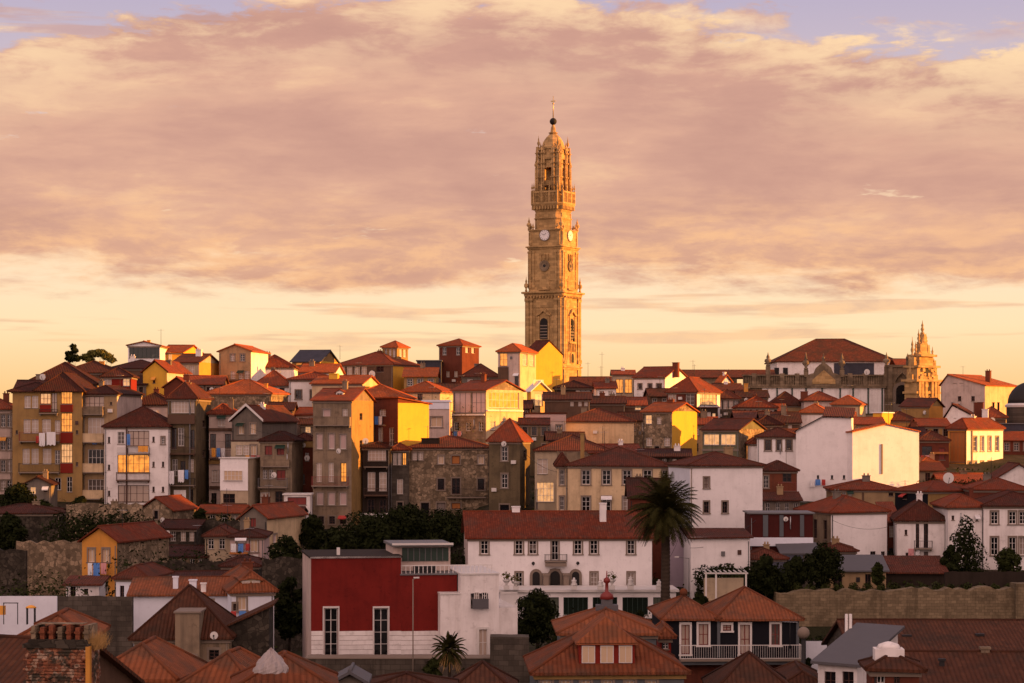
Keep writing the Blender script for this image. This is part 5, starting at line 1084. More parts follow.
def bell_facade():
    """the narrow carved west front crowned with volutes and spires, lit by the sun"""
    Y = 460.; k = Y/FPX; Z = lambda py: (HOR-py)*k; X = (928-512)*k; g = ground(X, Y)-.5; th = math.radians(-42)
    r = tag(empty('church_facade_tower', (X, Y, 0), -th), 'carved church front with pinnacles and volutes glowing yellow in the sun', 'church')
    # the plate faces right-front: local x runs in depth as seen from the camera
    def prof(pts, y0, y1, name, mat='tower_stone'):
        q = MB(); prism(q, [(a*k, Z(c)) for a, c in pts], y0, y1); return q.build(name, mat, r)
    w1, w2, w3 = 18.5, 16, 11
    q = MB(); q.box(-w1*k, w1*k, 0, 3, g, Z(380)); q.box(-w2*k, w2*k, .2, 2.8, Z(380), Z(366)); q.box(-w3*k, w3*k, .4, 2.4, Z(366), Z(354)); q.build('wall', 'tower_stone', r)
    co = MB()
    for w_, py, e in ((w1, 380, .5), (w1, 392, .3), (w2, 366, .4), (w3, 355, .35)): co.box(-(w_*k+e), w_*k+e, -e, 3+e, Z(py)-.35, Z(py)+.1)
    co.build('cornice', 'tower_stone', r)
    vo = MB(); prism(vo, [(a*1.2*k, Z(c)) for a, c in [(-14, 366), (14, 366), (12.5, 362), (10, 361), (9, 355), (7, 352), (5, 346), (3, 342), (2, 336), (-2, 336), (-3, 342), (-5, 346), (-7, 352), (-9, 355), (-10, 361), (-12.5, 362)]], .8, 2.0); vo.build('volute_gable', 'tower_stone', r)
    for a, yt, yb, w_ in ((0, 320, 340, 1.7), (-5, 329, 350, 1.5), (5, 333, 350, 1.5), (-9, 341, 360, 1.4), (9, 344, 360, 1.4), (-13.5, 337, 366, 1.6), (13.5, 346, 366, 1.5), (-16.5, 362, 380, 1.), (16.5, 362, 380, 1.)):
        q = MB(); zb, zt = Z(yb), Z(yt); h = zt-zb; x = a*1.2*k; q.box(x-w_*k, x+w_*k, .7, 2.1, zb-.5, zb+h*.3)
        q.lathe(x, 1.4, [(w_*k, zb+h*.3), (w_*k*1.4, zb+h*.36), (w_*k*.5, zb+h*.42), (w_*k*1.1, zb+h*.55), (w_*k*.5, zb+h*.66), (w_*k*.8, zb+h*.74), (w_*k*.3, zb+h*.84), (.03, zt)], 8); q.build('pinnacle', 'tower_stone', r)
    rl = MB(); rd_ = random.Random(3)
    for i in range(90):
        a = rd_.uniform(-w1, w1)*.92; py = rd_.uniform(368 if abs(a) < 13 else 383, 402); s_ = rd_.uniform(.25, .6); x = a*k; z = Z(py); d_ = 0 if py > 381 else .2
        rl.box(x-s_*.7, x+s_*.7, d_-rd_.uniform(.1, .4), d_+.01, z-s_*.6, z+s_*.6)
    for a in (-15, -10.5, -5, 5, 10.5, 15): rl.box(a*k-.35, a*k+.35, -.45, .01, g, Z(382))
    rl.build('carving', 'tower_stone', r)['kind'] = 'stuff'
    for a in (-7.7, 0, 7.7): q = MB(); q.box(a*k-.35, a*k+.35, -.12, -.003, Z(397), Z(387)); q.build('window', 'dark_metal_and_shade', r)
    q = MB(); q.loft([[(.9*math.cos(2*PI*i/16), y, Z(372)+.9*math.sin(2*PI*i/16)) for i in range(16)] for y in (.19, .05)]); q.build('round_window', 'dark_metal_and_shade', r)
bell_facade()

# domed building at the right edge
def dome_house():
    Y = 392.; k = Y/FPX; Z = lambda py: (HOR-py)*k; X = (1036-512)*k
    r = tag(empty('domed_building', (X, Y, 0)), 'dark dome with a pale ring cut by the right edge of the picture', 'domed building')
    g = ground(X, Y)-.5; R_ = 23*k
    MB().lathe(0, R_, [(R_*1.05, g), (R_*1.05, Z(407))], 24, False).build('drum', 'granite_dark', r)
    MB().lathe(0, R_, [(R_*1.1, Z(407)), (R_*1.12, Z(405)), (R_*1.0, Z(403))], 24, False).build('cornice', 'trim_white', r)
    MB().lathe(0, R_, [(R_*math.cos(PI/2*i/8), Z(403)+R_*.95*math.sin(PI/2*i/8)) for i in range(8)]+[(.4, Z(403)+R_*.96), (.5, Z(378)), (.3, Z(375)), (.05, Z(371))], 24).build('dome', 'iron', r)
dome_house()
# ------------------------------------------------------------------ narrower houses packed between and behind the bigger ones
FILL = [
 (196, 214, 404, 330, 'gx', 10, 'tile_brown', 'greybeige', 'narrow grey house wedged behind the olive house and the pink narrow house'),
 (268, 292, 410, 318, 'gx', 8, 'tile_dark', 'brown', 'dark house under the white house with the dark hipped roof'),
 (296, 314, 414, 322, 'gx', 7, 'tile', 'pinkwhite', 'slim pink walled house between the grey gable and the tall beige block'),
 (346, 372, 384, 372, 'gx', 8, 'tile', 'cream_pale', 'pale house below the panelled skyline house'),
 (300, 334, 372, 372, 'gx', 9, 'tile_orange', 'white', 'white fronted house under the grey roofed skyline house'),
 (268, 300, 374, 392, 'gx', 8, 'tile_brown', 'tan', 'tan house on the upper slope left of the grey roofed skyline house'),
 (186, 222, 384, 350, 'gx', 9, 'tile', 'brown', 'brown house below the white and brown house with the sunlit end'),
 (112, 146, 384, 350, 'gx', 9, 'tile_dark', 'grey', 'grey house behind the red top floor room'),
 (404, 436, 376, 392, 'gx', 9, 'tile_orange', 'ochre', 'ochre house under the dark terrace house'),
 (436, 470, 392, 362, 'gx', 9, 'tile_dark', 'redbrown', 'dark red house below the red cube house'),
 (470, 502, 398, 372, 'gx', 8, 'tile_brown', 'grey', 'grey walled house behind the glowing gallery house'),
 (388, 410, 426, 322, 'gx', 8, 'tile', 'tan', 'tan slice of house right of the blazing orange end wall'),
 (520, 548, 424, 330, 'gx', 6, 'tile_brown', 'olive', 'olive house between the pointed tower house and the terrace house'),
 (486, 530, 408, 350, 'gx', 8, 'tile_dark', 'brown', 'brown house under the bright narrow house near the tower'),
 (548, 584, 440, 318, 'gx', 8, 'tile_dark', 'greybeige', 'shaded grey house behind the dark red roof with the ochre chimney'),
 (590, 640, 452, 300, 'gx', 8, 'tile', 'granite', 'granite walled house behind the big cream house roof'),
 (618, 650, 420, 350, 'gx', 8, 'tile_dark', 'rubble', 'rubble house left of the rough stone house'),
 (596, 616, 388, 400, 'gx', 7, 'tile', 'white', 'small white house left of the cream tower room'),
 (650, 690, 396, 388, 'gx', 8, 'tile_dark', 'brown', 'dark house beneath the pinkish white skyline house'),
 (690, 716, 424, 344, 'gx', 7, 'tile', 'tan', 'tan house between the rough stone house and the green grey house'),
 (716, 742, 390, 402, 'gx', 7, 'tile_brown', 'grey', 'grey house under the small white sunlit gable'),
 (640, 690, 456, 296, 'gx', 7, 'tile_dark', 'rubble_dark', 'dark stone house between the cream house and the plain white house'),
 (754, 786, 412, 386, 'gx', 8, 'tile', 'pinkwhite', 'pink walled house behind the strip windowed house'),
 (774, 800, 436, 330, 'gx', 7, 'tile_brown', 'brown', 'brown house above the white house with paired windows'),
 (826, 856, 420, 360, 'gx', 8, 'tile_orange', 'white', 'white walled house with an orange roof behind the big white building'),
 (856, 884, 424, 352, 'gx', 7, 'tile', 'tan', 'tan house behind the long white wing'),
 (896, 926, 434, 344, 'gx', 7, 'tile_dark', 'brown', 'brown house right behind the long white wing'),
 (920, 950, 426, 366, 'gx', 8, 'tile', 'ochre', 'ochre house left of the white gabled house with dormers'),
 (900, 944, 470, 318, 'gx', 8, 'tile_brown', 'grey', 'grey house below the dark wooden sheds'),
 (940, 985, 482, 306, 'gx', 8, 'tile', 'brown', 'brown house in front of the yellow and white corner house'),
 (985, 1030, 440, 360, 'gx', 8, 'tile', 'redbrown', 'dark red house at the foot of the domed building'),
 (764, 800, 500, 276, 'gx', 7, 'tile_brown', 'grey', 'low grey house under the brick red house'),
 (84, 120, 512, 286, 'gx', 5, 'tile_dark', 'grey', 'low grey lean-to at the foot of the cream balconies'),
 (120, 160, 518, 284, 'sb', 5, 'zinc', 'rubble', 'low stone lean-to below the white pyramid roofed house'),
 (160, 196, 528, 268, 'gx', 7, 'tile_dark', 'rubble_dark', 'dark stone cottage right of the small rubble cottage'),
 (196, 240, 512, 288, 'gx', 6, 'tile', 'tan', 'low tan cottage at the foot of the pink narrow house'),
 (262, 300, 514, 280, 'gx', 6, 'tile_dark', 'redbrown', 'low reddish cottage under the weathered house with red shutters'),
 (150, 206, 556, 240, 'gx', 9, 'tile_dark', 'rubble', 'rubble house with a mossy dark roof left of the cream cottage'),
 (172, 232, 582, 212, 'gx', 8, 'tile_dark', 'granite_dark', 'dark granite shed behind the long orange roof'),
 (392, 440, 533, 284, 'sb', 5, 'tile_brown', 'rubble_dark', 'low stone outbuilding under the ruined stone house'),
 (770, 836, 522, 268, 'gx', 7, 'tile_brown', 'pinkwhite', 'pink walled house behind the container house'),
]
for i, (x0, x1, yt, Y, kd, rise, rm, wl, lb) in enumerate(FILL):
    rf = random.Random(i*17+3); n = max(1, int((x1-x0)/9)); sty = rf.choice(['w', 'q', 'v', 'k', 't', 'q']); hh = 9*300/Y
    xs = [x0+(x1-x0)*(j+.5)/n+rf.uniform(-.8, .8) for j in range(n)]
    F = [(sty, yt+3, yt+3+hh, rf.choice([3.8, 4.4, 5]), xs[:]), (rf.choice([sty, 'k', 'q']), yt+3+hh*2.1, yt+3+hh*3.1, 4.2, [x for x in xs if rf.random() < .8] or xs)]
    if rf.random() < .4: F.append(('B', yt+3+hh*3.2, 5, x0+2, (x0+x1)/2+2, rf.choice(['iron', 'wood', 'white']), .6))
    H('F%d' % i, lb, x0, x1, yt, yt+30, Y, wall=wl, roof=(kd, rise, rm), F=F, D=rf.uniform(7, 10), yaw=rf.choice([-3, -1, 1, 3, 5]), cornice=rf.random() < .5)

# smaller fittings fixed to the house walls: awnings, shutters boxes, vents and meter boxes, parts of their houses
def fittings():
    for key, h in list(HOUSES.items()):
        rf = random.Random('fit'+key)
        if h.Y < 180 or h.W < 3.2 or key in ('B21', 'B12', 'B17', 'B17t', 'A59', 'A59b', 'A49', 'B3'): continue
        f = h.Ff; vis = (HOR-h.yt)*h.m-h.z0; free = lambda a, z: not any(q[0]-.5 < a < q[1]+.5 and q[2]-.5 < z < q[3]+.5 for q in f.holes)
        for _ in range(rf.choice([1, 2, 3])):
            a, z = rf.uniform(.5, f.W-.5), vis-rf.uniform(1.2, 7)
            if z < 1 or not free(a, z): continue
            k = rf.random()
            if k < .4: MB().box(-.32, .32, -.28, -.01, 0, .45).build('air_unit', 'trim_white', h.root, f.P(a, z), f.ang)
            elif k < .7: MB().box(-.2, .2, -.1, -.004, 0, .5).build('meter_box', rf.choice(['trim_grey', 'trim_brown', 'iron']), h.root, f.P(a, z), f.ang)
            else: MB().tube((0, -.12, 0), (0, -.12, 1.4), .06, n=6).build('flue', 'steel', h.root, f.P(a, z), f.ang)
        if f.holes and rf.random() < .35:
            q = rf.choice(f.holes)
            if q[1]-q[0] < 2.2: 
                w2 = (q[1]-q[0])/2+.15; m_ = MB(); m_.face([(-w2, -.01, .12), (-w2, -.7, -.22), (w2, -.7, -.22), (w2, -.01, .12)]); m_.face([(-w2, -.7, -.22), (-w2, -.7, -.36), (w2, -.7, -.36), (w2, -.7, -.22)])
                m_.build('awning', rf.choice(['orange_cloth', 'red_cloth', 'white_cloth', 'trim_green']), h.root, f.P((q[0]+q[1])/2, q[3]), f.ang)
fittings()
def cable(px0, y0, Y0, px1, y1, Y1, label, sag=.8):
    p, q = at(px0, y0, Y0), at(px1, y1, Y1); m_ = MB(); pr = Vector((0, 0, 0)); N = 10
    for i in range(1, N+1):
        f = i/N; c = (q-p)*f-Vector((0, 0, sag*4*f*(1-f))); m_.tube(pr, c, .022, n=4); pr = c
    tag(m_.build('overhead_cable', 'iron', None, p), label, 'cable')
cable(410, 444, 301, 488, 446, 300, 'cable sagging across the ruined stone house'); cable(168, 432, 298, 262, 438, 296, 'cable from the olive house to the red shuttered house'); cable(313, 430, 294, 250, 428, 300, 'cable from the tall beige block to the grey gable')
cable(690, 500, 258, 668, 560, 240, 'cable dropping from the plain white house past the palm'); cable(756, 520, 248, 690, 548, 238, 'cable from the container house to the mauve wing'); cable(524, 452, 286, 568, 472, 270, 'cable between the pointed tower house and the big cream house'); cable(832, 520, 258, 897, 524, 256, 'cable between the blank white house and the balcony house')
# ------------------------------------------------------------------ the lower town and the foreground
# white manor with arcade
h = H('B17', 'long white manor with a small balcony over an arcaded door and a plain red roof', 468, 652, 537, 592, 238, side=464, yaw=-3.2, wall='white_clean', sidewall='pinkwhite', roof=('gx', 24, 'tile'), D=10, cornice=True, name='manor_house', cat='manor', chim=[(606, 504, 6.5, 'white_clean', .3), (519, 508, 8, 'white_clean', .5)],
  F=[('w', 539.5, 554, 8, [484.5, 519, 533, 578, 594, 631]), ('w', 539, 560, 7, [555]), ('w', 573, 587, 7, [519, 594, 631]), ('B', 560.5, 6.5, 544.5, 566.5, 'iron', 1.0), ('k', 571, 588, 8, [555])], surr='trim_stone')
for px, r_ in ((536, 6.3), (555, 7.5), (575.5, 6.3)):
    a = h.ax(h.Ff, px)-h.W/2; rr = r_*h.m; z0, z1 = h.az(h.Ff, 589), h.az(h.Ff, 569-(r_-6)*.5)
    q = MB(); prism(q, arch_pts(a, z0, z1, rr), -.18, -.004); ar = q.build('archway', 'trim_stone', h.root)
    q = MB(); prism(q, arch_pts(a, z0, z1-.28, rr-.28), -.21, -.183); q.build('opening_shade', 'dark_metal_and_shade', ar)  # solid dark panel painted as the shade inside the arch
for px in (545.5, 565.5): 
    a = h.ax(h.Ff, px)-h.W/2; q = MB(); q.box(a-.28, a+.28, -.9, -.003, h.az(h.Ff, 589), h.az(h.Ff, 575)); q.box(a-.36, a+.36, -1.0, -.002, h.az(h.Ff, 575)+.002, h.az(h.Ff, 573)); q.build('pillar', 'trim_stone', h.root)
q = MB(); a0, a1 = h.ax(h.Ff, 545)-h.W/2, h.ax(h.Ff, 566)-h.W/2; q.box(a0, a1, -.95, -.004, h.az(h.Ff, 566), h.az(h.Ff, 562.6)); q.build('balcony_base', 'trim_stone', h.root)
for px in (533, 577.5): 
    a = h.ax(h.Ff, px)-h.W/2; q = MB(); q.box(a-.04, a+.04, -.5, -.003, h.az(h.Ff, 565), h.az(h.Ff, 564.5)); q.sphere((a, -.45, h.az(h.Ff, 563)), .18, 8, 6); q.build('lantern', 'iron', h.root)
t_ = H('B17t', 'white terrace with green glazed bays running below the manor', 500, 676, 592, 618, 231, wall='white_clean', yaw=-2, D=6, roof=('flat', 2.4, 'trim_white'), name='terrace_gallery', cat='terrace', group=None, plinth=None, ov=.5,
  F=[('G', 597, 615, 549, 559, 2, 1, 'trim_green', 'glass_green'), ('G', 597, 615, 563.5, 588, 5, 1, 'trim_green', 'glass_green'), ('G', 597, 615, 592.5, 617.5, 5, 1, 'trim_green', 'glass_green'), ('G', 597, 615, 622.5, 648, 5, 1, 'trim_green', 'glass_green'), ('G', 597, 615, 653, 671, 4, 1, 'trim_green', 'glass_green'), ('G', 597, 615, 524, 545, 4, 1, 'trim_green', 'glass_green')])
# red modern building
h = H('B21', 'modern dark red building with white cladding below and two tall windows', 311, 401, 558, 690, 186, side=302.5, yaw=-9, wall='crimson', sidewall='pinkwhite', D=12, roof=('flat', .8, 'darkwall'), name='modern_building', cat='modern building', group=None, ov=.2,
  F=[('G', 608, 656, 324, 338, 2, 4, 'trim_white', 'glass_black'), ('G', 608, 656, 374, 388, 2, 4, 'trim_white', 'glass_black')])
L = lambda px: h.ax(h.Ff, px)-h.W/2
Zl = lambda py, px=360: h.az(h.Ff, py, px)
def blk(nm, mt, x0, x1, ya, yb, f0, f1, e=0.0):
    return MB().box(L(x0), L(x1), f0, f1, Zl(yb, (x0+x1)/2), Zl(ya, (x0+x1)/2)).build(nm, mt, h.root)
blk('coping', 'trim_white', 310, 401, 556.3, 558, -.12, .2)
for k_ in range(6):                     # white cladding boards, cut round the two windows
    ya, yb = 631+4.7*k_, 631+4.7*(k_+1)-.35
    for xa, xb in ((311.2, 323), (339, 373), (389, 401)): blk('cladding', 'white', xa, xb, ya, yb, -.06, -.004)
for xc in (331, 381):
    fr = MB(); 
    for xa, xb in ((xc-8.3, xc-7.2), (xc+7.2, xc+8.3)): fr.box(L(xa), L(xb), -.1, -.005, Zl(658, xc), Zl(606.5, xc))
    fr.box(L(xc-8.3), L(xc+8.3), -.12, -.005, Zl(608, xc)+.003, Zl(606.3, xc)+.003); fr.box(L(xc-9), L(xc+9), -.2, -.005, Zl(659, xc), Zl(657.6, xc)); fr.build('window_surround', 'trim_white', h.root)
g_ = h.root.location.z
MB().box(L(401)+.003, L(457), .002, 10, 0, Zl(575, 430)).build('red_wing', 'crimson', h.root)
blk('coping', 'trim_grey', 400, 458, 573.6, 575, -.1, 10.1)
for k_ in range(6):
    ya, yb = 631+4.7*k_, 631+4.7*(k_+1)-.35; blk('cladding', 'white', 401, 438, ya, yb, -.06, -.004)
wf = -1.6
MB().box(L(438), L(458), wf, 8, 0, Zl(593, 448)).build('white_shoulder', 'white', h.root)
wh = MB().box(L(458)+.003, L(496), wf, 9, 0, Zl(573.5, 478)).build('white_wing', 'white', h.root)
blk('coping', 'trim_white', 437.5, 458, 591.6, 593, wf-.08, 1); blk('coping', 'trim_white', 457.6, 497, 572, 573.4, wf-.08, 9.1)
q = MB().box(L(496)+.003, L(514.5), wf+.02, 8, Zl(637, 505), Zl(606, 505)); q.build('side_terrace', 'white', h.root)
fr, pn, sr, sn = win_meshes(8*h.m, 27*h.m, 'q', 2, 2, None, None, 'trim_white'); o = link('window', fr, h.root, (L(480), wf-.2, Zl(654, 480))); link('pane', pn, o); link(sn, sr, o)
q = MB().box(L(468), L(485), wf-.03, wf-.004, Zl(607, 476), Zl(592, 476)); al = q.build('alcove', 'glass_dark', h.root)
for px in (473.5, 481.5):
    fr, pn, sr, sn = win_meshes(5*h.m, 7*h.m, 'v'); o = link('window', fr, h.root, (L(px), wf-.27, Zl(598, px))); link('pane', pn, o)
q = MB().box(L(469), L(485), wf-.5, wf-.45, Zl(607, 476), Zl(597, 476)); q.build('glass_screen', 'zinc', h.root)
rl = MB()
for i in range(14): x = L(498)+(L(514)-L(498))*i/13; rl.box(x-.02, x+.02, wf+.03, wf+.07, Zl(606, 505), Zl(592, 505))
rl.box(L(497.5), L(514.5), wf+.0, wf+.1, Zl(592.3, 505), Zl(591, 505)); rl.build('railing', 'trim_white', h.root)
q = MB().box(L(397), L(455), 3, 9, Zl(573, 425), Zl(548, 425)); ph = q.build('penthouse', 'pinkwhite', h.root)
q = MB().box(L(406), L(453), 2.9, 2.997, Zl(563, 430), Zl(549.5, 430)); q.build('green_glazing', 'trim_green', ph)
for i in range(1, 8): q = MB().box(L(406+47*i/8)-.03, L(406+47*i/8)+.03, 2.84, 2.897, Zl(563, 430), Zl(549.5, 430)).build('mullion', 'trim_grey', ph)
q = MB().box(L(395), L(457), 2.3, 9.4, Zl(548, 425)+.003, Zl(545.4, 425)); q.build('penthouse_roof', 'trim_grey', ph); blk('coping', 'trim_white', 395, 457, 544.4, 546.5, 2.2, 2.29)
q = MB()
for i in range(22): x = L(402)+(L(492)-L(402))*i/21; q.box(x-.03, x+.03, .3, .36, Zl(573.4, 447), Zl(566, 447))
q.box(L(401), L(493), .27, .39, Zl(566, 447), Zl(565, 447)); q.build('roof_railing', 'trim_white', h.root)
q = MB().box(L(415), L(437), .9, 1.3, Zl(573.4, 426), Zl(566, 426)); q.build('roof_unit', 'iron', h.root)
q = MB().box(L(339), L(342), 2, 2.5, Zl(557, 340), Zl(549, 340)); q.build('vent', 'trim_white', h.root)
# blue black balcony house
h = H('B12', 'blue black house with pink framed doors opening on a long white balcony', 664, 799, 618, 692, 163, wall='navy', yaw=-2, D=9, roof=('none', 0, 'tile'), name='house',
  F=[('P', 664, 799, 664, 692, 'redbrown', .06), ('P', 664, 799, 659.5, 663.5, 'bluegrey', .9, 'balcony_edge'), ('p', 624.5, 654, 8.5, [685.5]), ('p', 624.5, 645, 10, [703.5]), ('p', 624.5, 630.5, 9, [727]), ('p', 624.5, 654, 10, [745]), ('p', 624.5, 645, 9, [775.5]), ('B', 658, 14.5, 679, 799, 'white', 1.1),
     ('P', 717, 720, 619, 657, 'bluegrey', .15, 'pilaster'), ('P', 796, 798.8, 619, 657, 'bluegrey', .15, 'pilaster')])
rb_ = build_roof(h.root, 'pyr', 51*h.m, h.D, h.Hh, 18*h.m, .35, 'tile_near'); rb_.location.x = h.ax(h.Ff, 690.5)-h.W/2; sp = MB().sphere((0, h.D/2, h.Hh+18*h.m+.25), .3, 10, 7); sp.build('finial', 'tile_near', rb_)
rb_ = build_roof(h.root, 'pyr', 80*h.m, h.D, h.Hh, 27*h.m, .35, 'tile_near', shift=-6*h.m); rb_.location.x = h.ax(h.Ff, 759)-h.W/2
H('B12b', 'small red annexe with a white window between two orange roofed houses', 660, 671, 636, 690, 150, wall='red', D=5, roof=('hip', 9, 'tile_near'), F=[('v', 643, 649, 6, [665.5])])
# blue grey house with triple dormer, bottom centre
h = H('B18', 'blue grey house with a triple window dormer in its big orange pyramid roof', 536, 684, 671.5, 720, 127, wall='bluegrey', yaw=-2, D=8.2, roof=('hip', 44, 'tile_near'), F=[('c', 680, 700, 9, [547, 566, 586, 608, 630, 652])], trim='ochre')
d = dormer(h, 607.5, 643.5, 666, 56, 'red', 'c', 'tile_near', .05, 25, 3, True)
h = H('B18b', 'grey walled house with a red lantern on its low orange roof, behind the triple dormer', 562, 656, 632, 690, 141, wall='bluegrey', yaw=-1, D=8, roof=('hip', 20, 'tile_near'))
q = MB(); x, y, z = .1, h.D/2, h.Hh+h.rise; q.box(x-.7, x+.7, y-.5, y+.5, z-.2, z+.15); q.box(x-.35, x+.35, y-.35, y+.35, z+.15, z+.5); ba = q.build('lantern_base', 'zinc', h.roof)
q = MB(); q.lathe(x, y, [(.45, z+.5), (.4, z+.8), (.12, z+1.0), (.10, z+1.5), (.22, z+1.6), (.2, z+1.8), (.05, z+1.9), (.03, z+2.3)], 8); q.build('lantern', 'trim_red', h.roof)
# bottom right
H('B11', 'long dark brown tiled hall roof below the stone retaining wall', 858, 1070, 661, 720, 148, wall='granite_dark', yaw=-1, D=13, roof=('gx', 33, 'tile_neardark'), cornice=False, chim=[(918, 640, 8, 'iron', .3), (993, 639, 7, 'iron', .3), (955, 634, 4, 'brick', .45)], name='warehouse', cat='warehouse', group=None)
H('B11b', 'nearer dark brown tiled roof in the bottom right corner', 922, 1070, 690, 740, 118, wall='granite_dark', yaw=2, D=9, roof=('gx', 30, 'tile_neardark'), cornice=False, chim=[(1000, 655, 9, 'greybeige', .5), (950, 664, 5, 'iron', .3)])
H('B11c', 'white house with two dark windows under a grey metal slope', 818, 857, 662, 720, 136, wall='white', D=8, yaw=27, roof=('sb', 27, 'zinc'), F=[('k', 672, 690, 11, [830]), ('k', 672, 690, 12, [848])])
h = H('B11d', 'little reddish turret house with a white plaster lantern on its tiled roof', 872, 919, 668, 720, 112, wall='redbrown', D=3.2, yaw=4, roof=('pyr', 12, 'tile_neardark'), F=[('v', 676, 690, 9, [881]), ('k', 673, 684, 6, [897])], name='turret_house')
q = MB(); z = h.Hh+h.rise; q.box(-.9, .55, 1.1, 2.4, z-.5, z+.22); q.lathe(-.17, 1.75, [(.62, z+.22), (.5, z+.42), (.2, z+.52), (.03, z+.56)], 10); q.build('plaster_lantern', 'white', h.roof)
H('B11e', 'dark ridge tiled roof tucked under the long white balcony', 716, 792, 694, 740, 128, wall='redbrown', D=8, roof=('pyr', 36, 'tile_neardark'))
H('B11f', 'low dark roof just left of the white walled metal roof house', 786, 822, 684, 730, 140, wall='darkwall', D=7, roof=('hip', 12, 'tile_neardark'))
# bottom left and centre
H('C10', 'flat orange roof hipped behind the ruined chimney', 22, 86, 637, 690, 104, wall='brown', D=6, roof=('hip', 20, 'tile_near'))
H('C11', 'orange hipped roof right of the ruined chimney', 94, 172, 678, 720, 100, wall='greybeige', D=6, yaw=4, roof=('hip', 31, 'tile_near'))
H('C12', 'orange tiled roof at the bottom edge before the big grey beige house', 172, 258, 694, 740, 98, wall='greybeige', D=5.5, yaw=10, roof=('hip', 38, 'tile_near'))
H('C13', 'orange tiled roof carrying the crumpled plastic sheet', 238, 332, 690, 740, 92, wall='greybeige', D=5, yaw=-6, roof=('hip', 32, 'tile_near'), chim=[])
H('C14', 'dark striped roof cut by the bottom left corner', -46, 40, 698, 760, 86, wall='brown', D=7, yaw=20, roof=('gx', 52, 'tile_neardark'), cornice=False)
H('C15', 'small brown roof peeping up beside the dark stone block', 452, 512, 694, 740, 120, wall='brown', D=6, roof=('pyr', 26, 'tile_neardark'))
H('C16', 'little glazed gable in front of the red modern building', 338, 362, 681, 720, 110, wall='grey', D=3, roof=('gy', 10, 'zinc'), cornice=False, name='skylight_shed', cat='shed', group=None)
H('C17', 'dark roof at the bottom edge under the red modern building', 360, 450, 692, 740, 112, wall='brown', D=5, roof=('hip', 13, 'tile_neardark'))

def wall_thing(label, x0, x1, yt, yb, Y, mat, th=.6, rough=.25, Y1=None, name='stone_wall', cat='wall', slope=0, cop=None):
    """free-standing wall with an uneven crest, between two picture columns"""
    Y1 = Y1 or Y; p0, p1 = at(x0, yt, Y), at(x1, yt+slope, Y1); n = max(4, int((p1-p0).length/.7)); rd_ = random.Random(int(x0*7+yt))
    base = min(ground(p0.x, Y), ground(p1.x, Y1), (HOR-yb)*Y/FPX)-.3; c = (p0+p1)/2
    r = empty(name, (c.x, c.y, base)); tag(r, label, cat); d_ = (p1-p0); ang = math.atan2(d_.y, d_.x); r.rotation_euler.z = ang; Lg = math.hypot(d_.x, d_.y)
    mb = MB(); rings = []
    for i in range(n+1):
        f = i/n; x = -Lg/2+Lg*f; z = p0.z+(p1.z-p0.z)*f-base+rd_.uniform(-rough, rough*.4)
        rings.append([(x, 0, 0), (x, 0, z*.5), (x, 0, z), (x, th, z-.05), (x, th, 0)])
    mb.loft([[q_ for q_ in rr_] for rr_ in rings]); mb.build('wall', mat, r)
    if cop: MB().box(-Lg/2-.05, Lg/2+.05, -.06, th+.06, p0.z-base+.002, p0.z-base+.1).build('coping', cop, r)
    return r
wall_thing('long rough stone retaining wall below the sheds on the right', 776, 1018, 591, 640, 234, 'rubble_pale', 2.5, .35, slope=-4)
wall_thing('stone pier closing the right end of the retaining wall', 1016, 1050, 583, 640, 233, 'rubble_pale', 3, .1, name='stone_pier', cat='pier')
wall_thing('low dark wall strip along the foot of the retaining wall', 800, 1010, 638, 655, 226, 'rubble_dark', .8, .3)
wall_thing('granite base wall under the red modern building', 306, 496, 659, 700, 182, 'granite_dark', 2.5, .02, cop='trim_stone')
wall_thing('dark stone block wall right of the white modern wing', 490, 529, 637, 700, 179, 'granite_dark', 3, .05)
wall_thing('pale rubble terrace wall below the ochre apartment house', 16, 84, 541, 572, 238, 'rubble', .7, .35)
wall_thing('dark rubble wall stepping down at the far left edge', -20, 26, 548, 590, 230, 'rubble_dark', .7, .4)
wall_thing('grey stone wall between the pale blue fence and the white row', 54, 132, 596, 640, 188, 'granite_dark', .8, .1)
wall_thing('crumbling terrace wall behind the small rubble cottage', 66, 142, 503, 520, 268, 'rubble', .6, .3)
wall_thing('long garden wall under the balconied row', 170, 320, 520, 545, 272, 'rubble_dark', .6, .3)
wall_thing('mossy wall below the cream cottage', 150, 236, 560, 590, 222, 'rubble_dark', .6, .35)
wall_thing('stepped grey wall beside the dark thicket', 262, 306, 556, 600, 214, 'rubble_dark', .7, .4)
wall_thing('stone wall behind the penthouse of the red modern building', 350, 470, 541, 570, 258, 'rubble_dark', .6, .3)
wall_thing('dark garden wall left of the big cream house', 484, 560, 511, 540, 262, 'rubble_dark', .6, .2)
wall_thing('white garden wall behind the dark post', 806, 850, 641, 665, 165, 'white_blue', .3, .02, name='garden_wall')
wall_thing('pale blue fence wall beside the stored orange boxes', -20, 57, 596, 618, 184, 'white_blue', .15, .02, name='fence', cat='fence')
wall_thing('low dark wall right of the container house', 945, 1024, 571, 590, 240, 'darkwall', .5, .15)

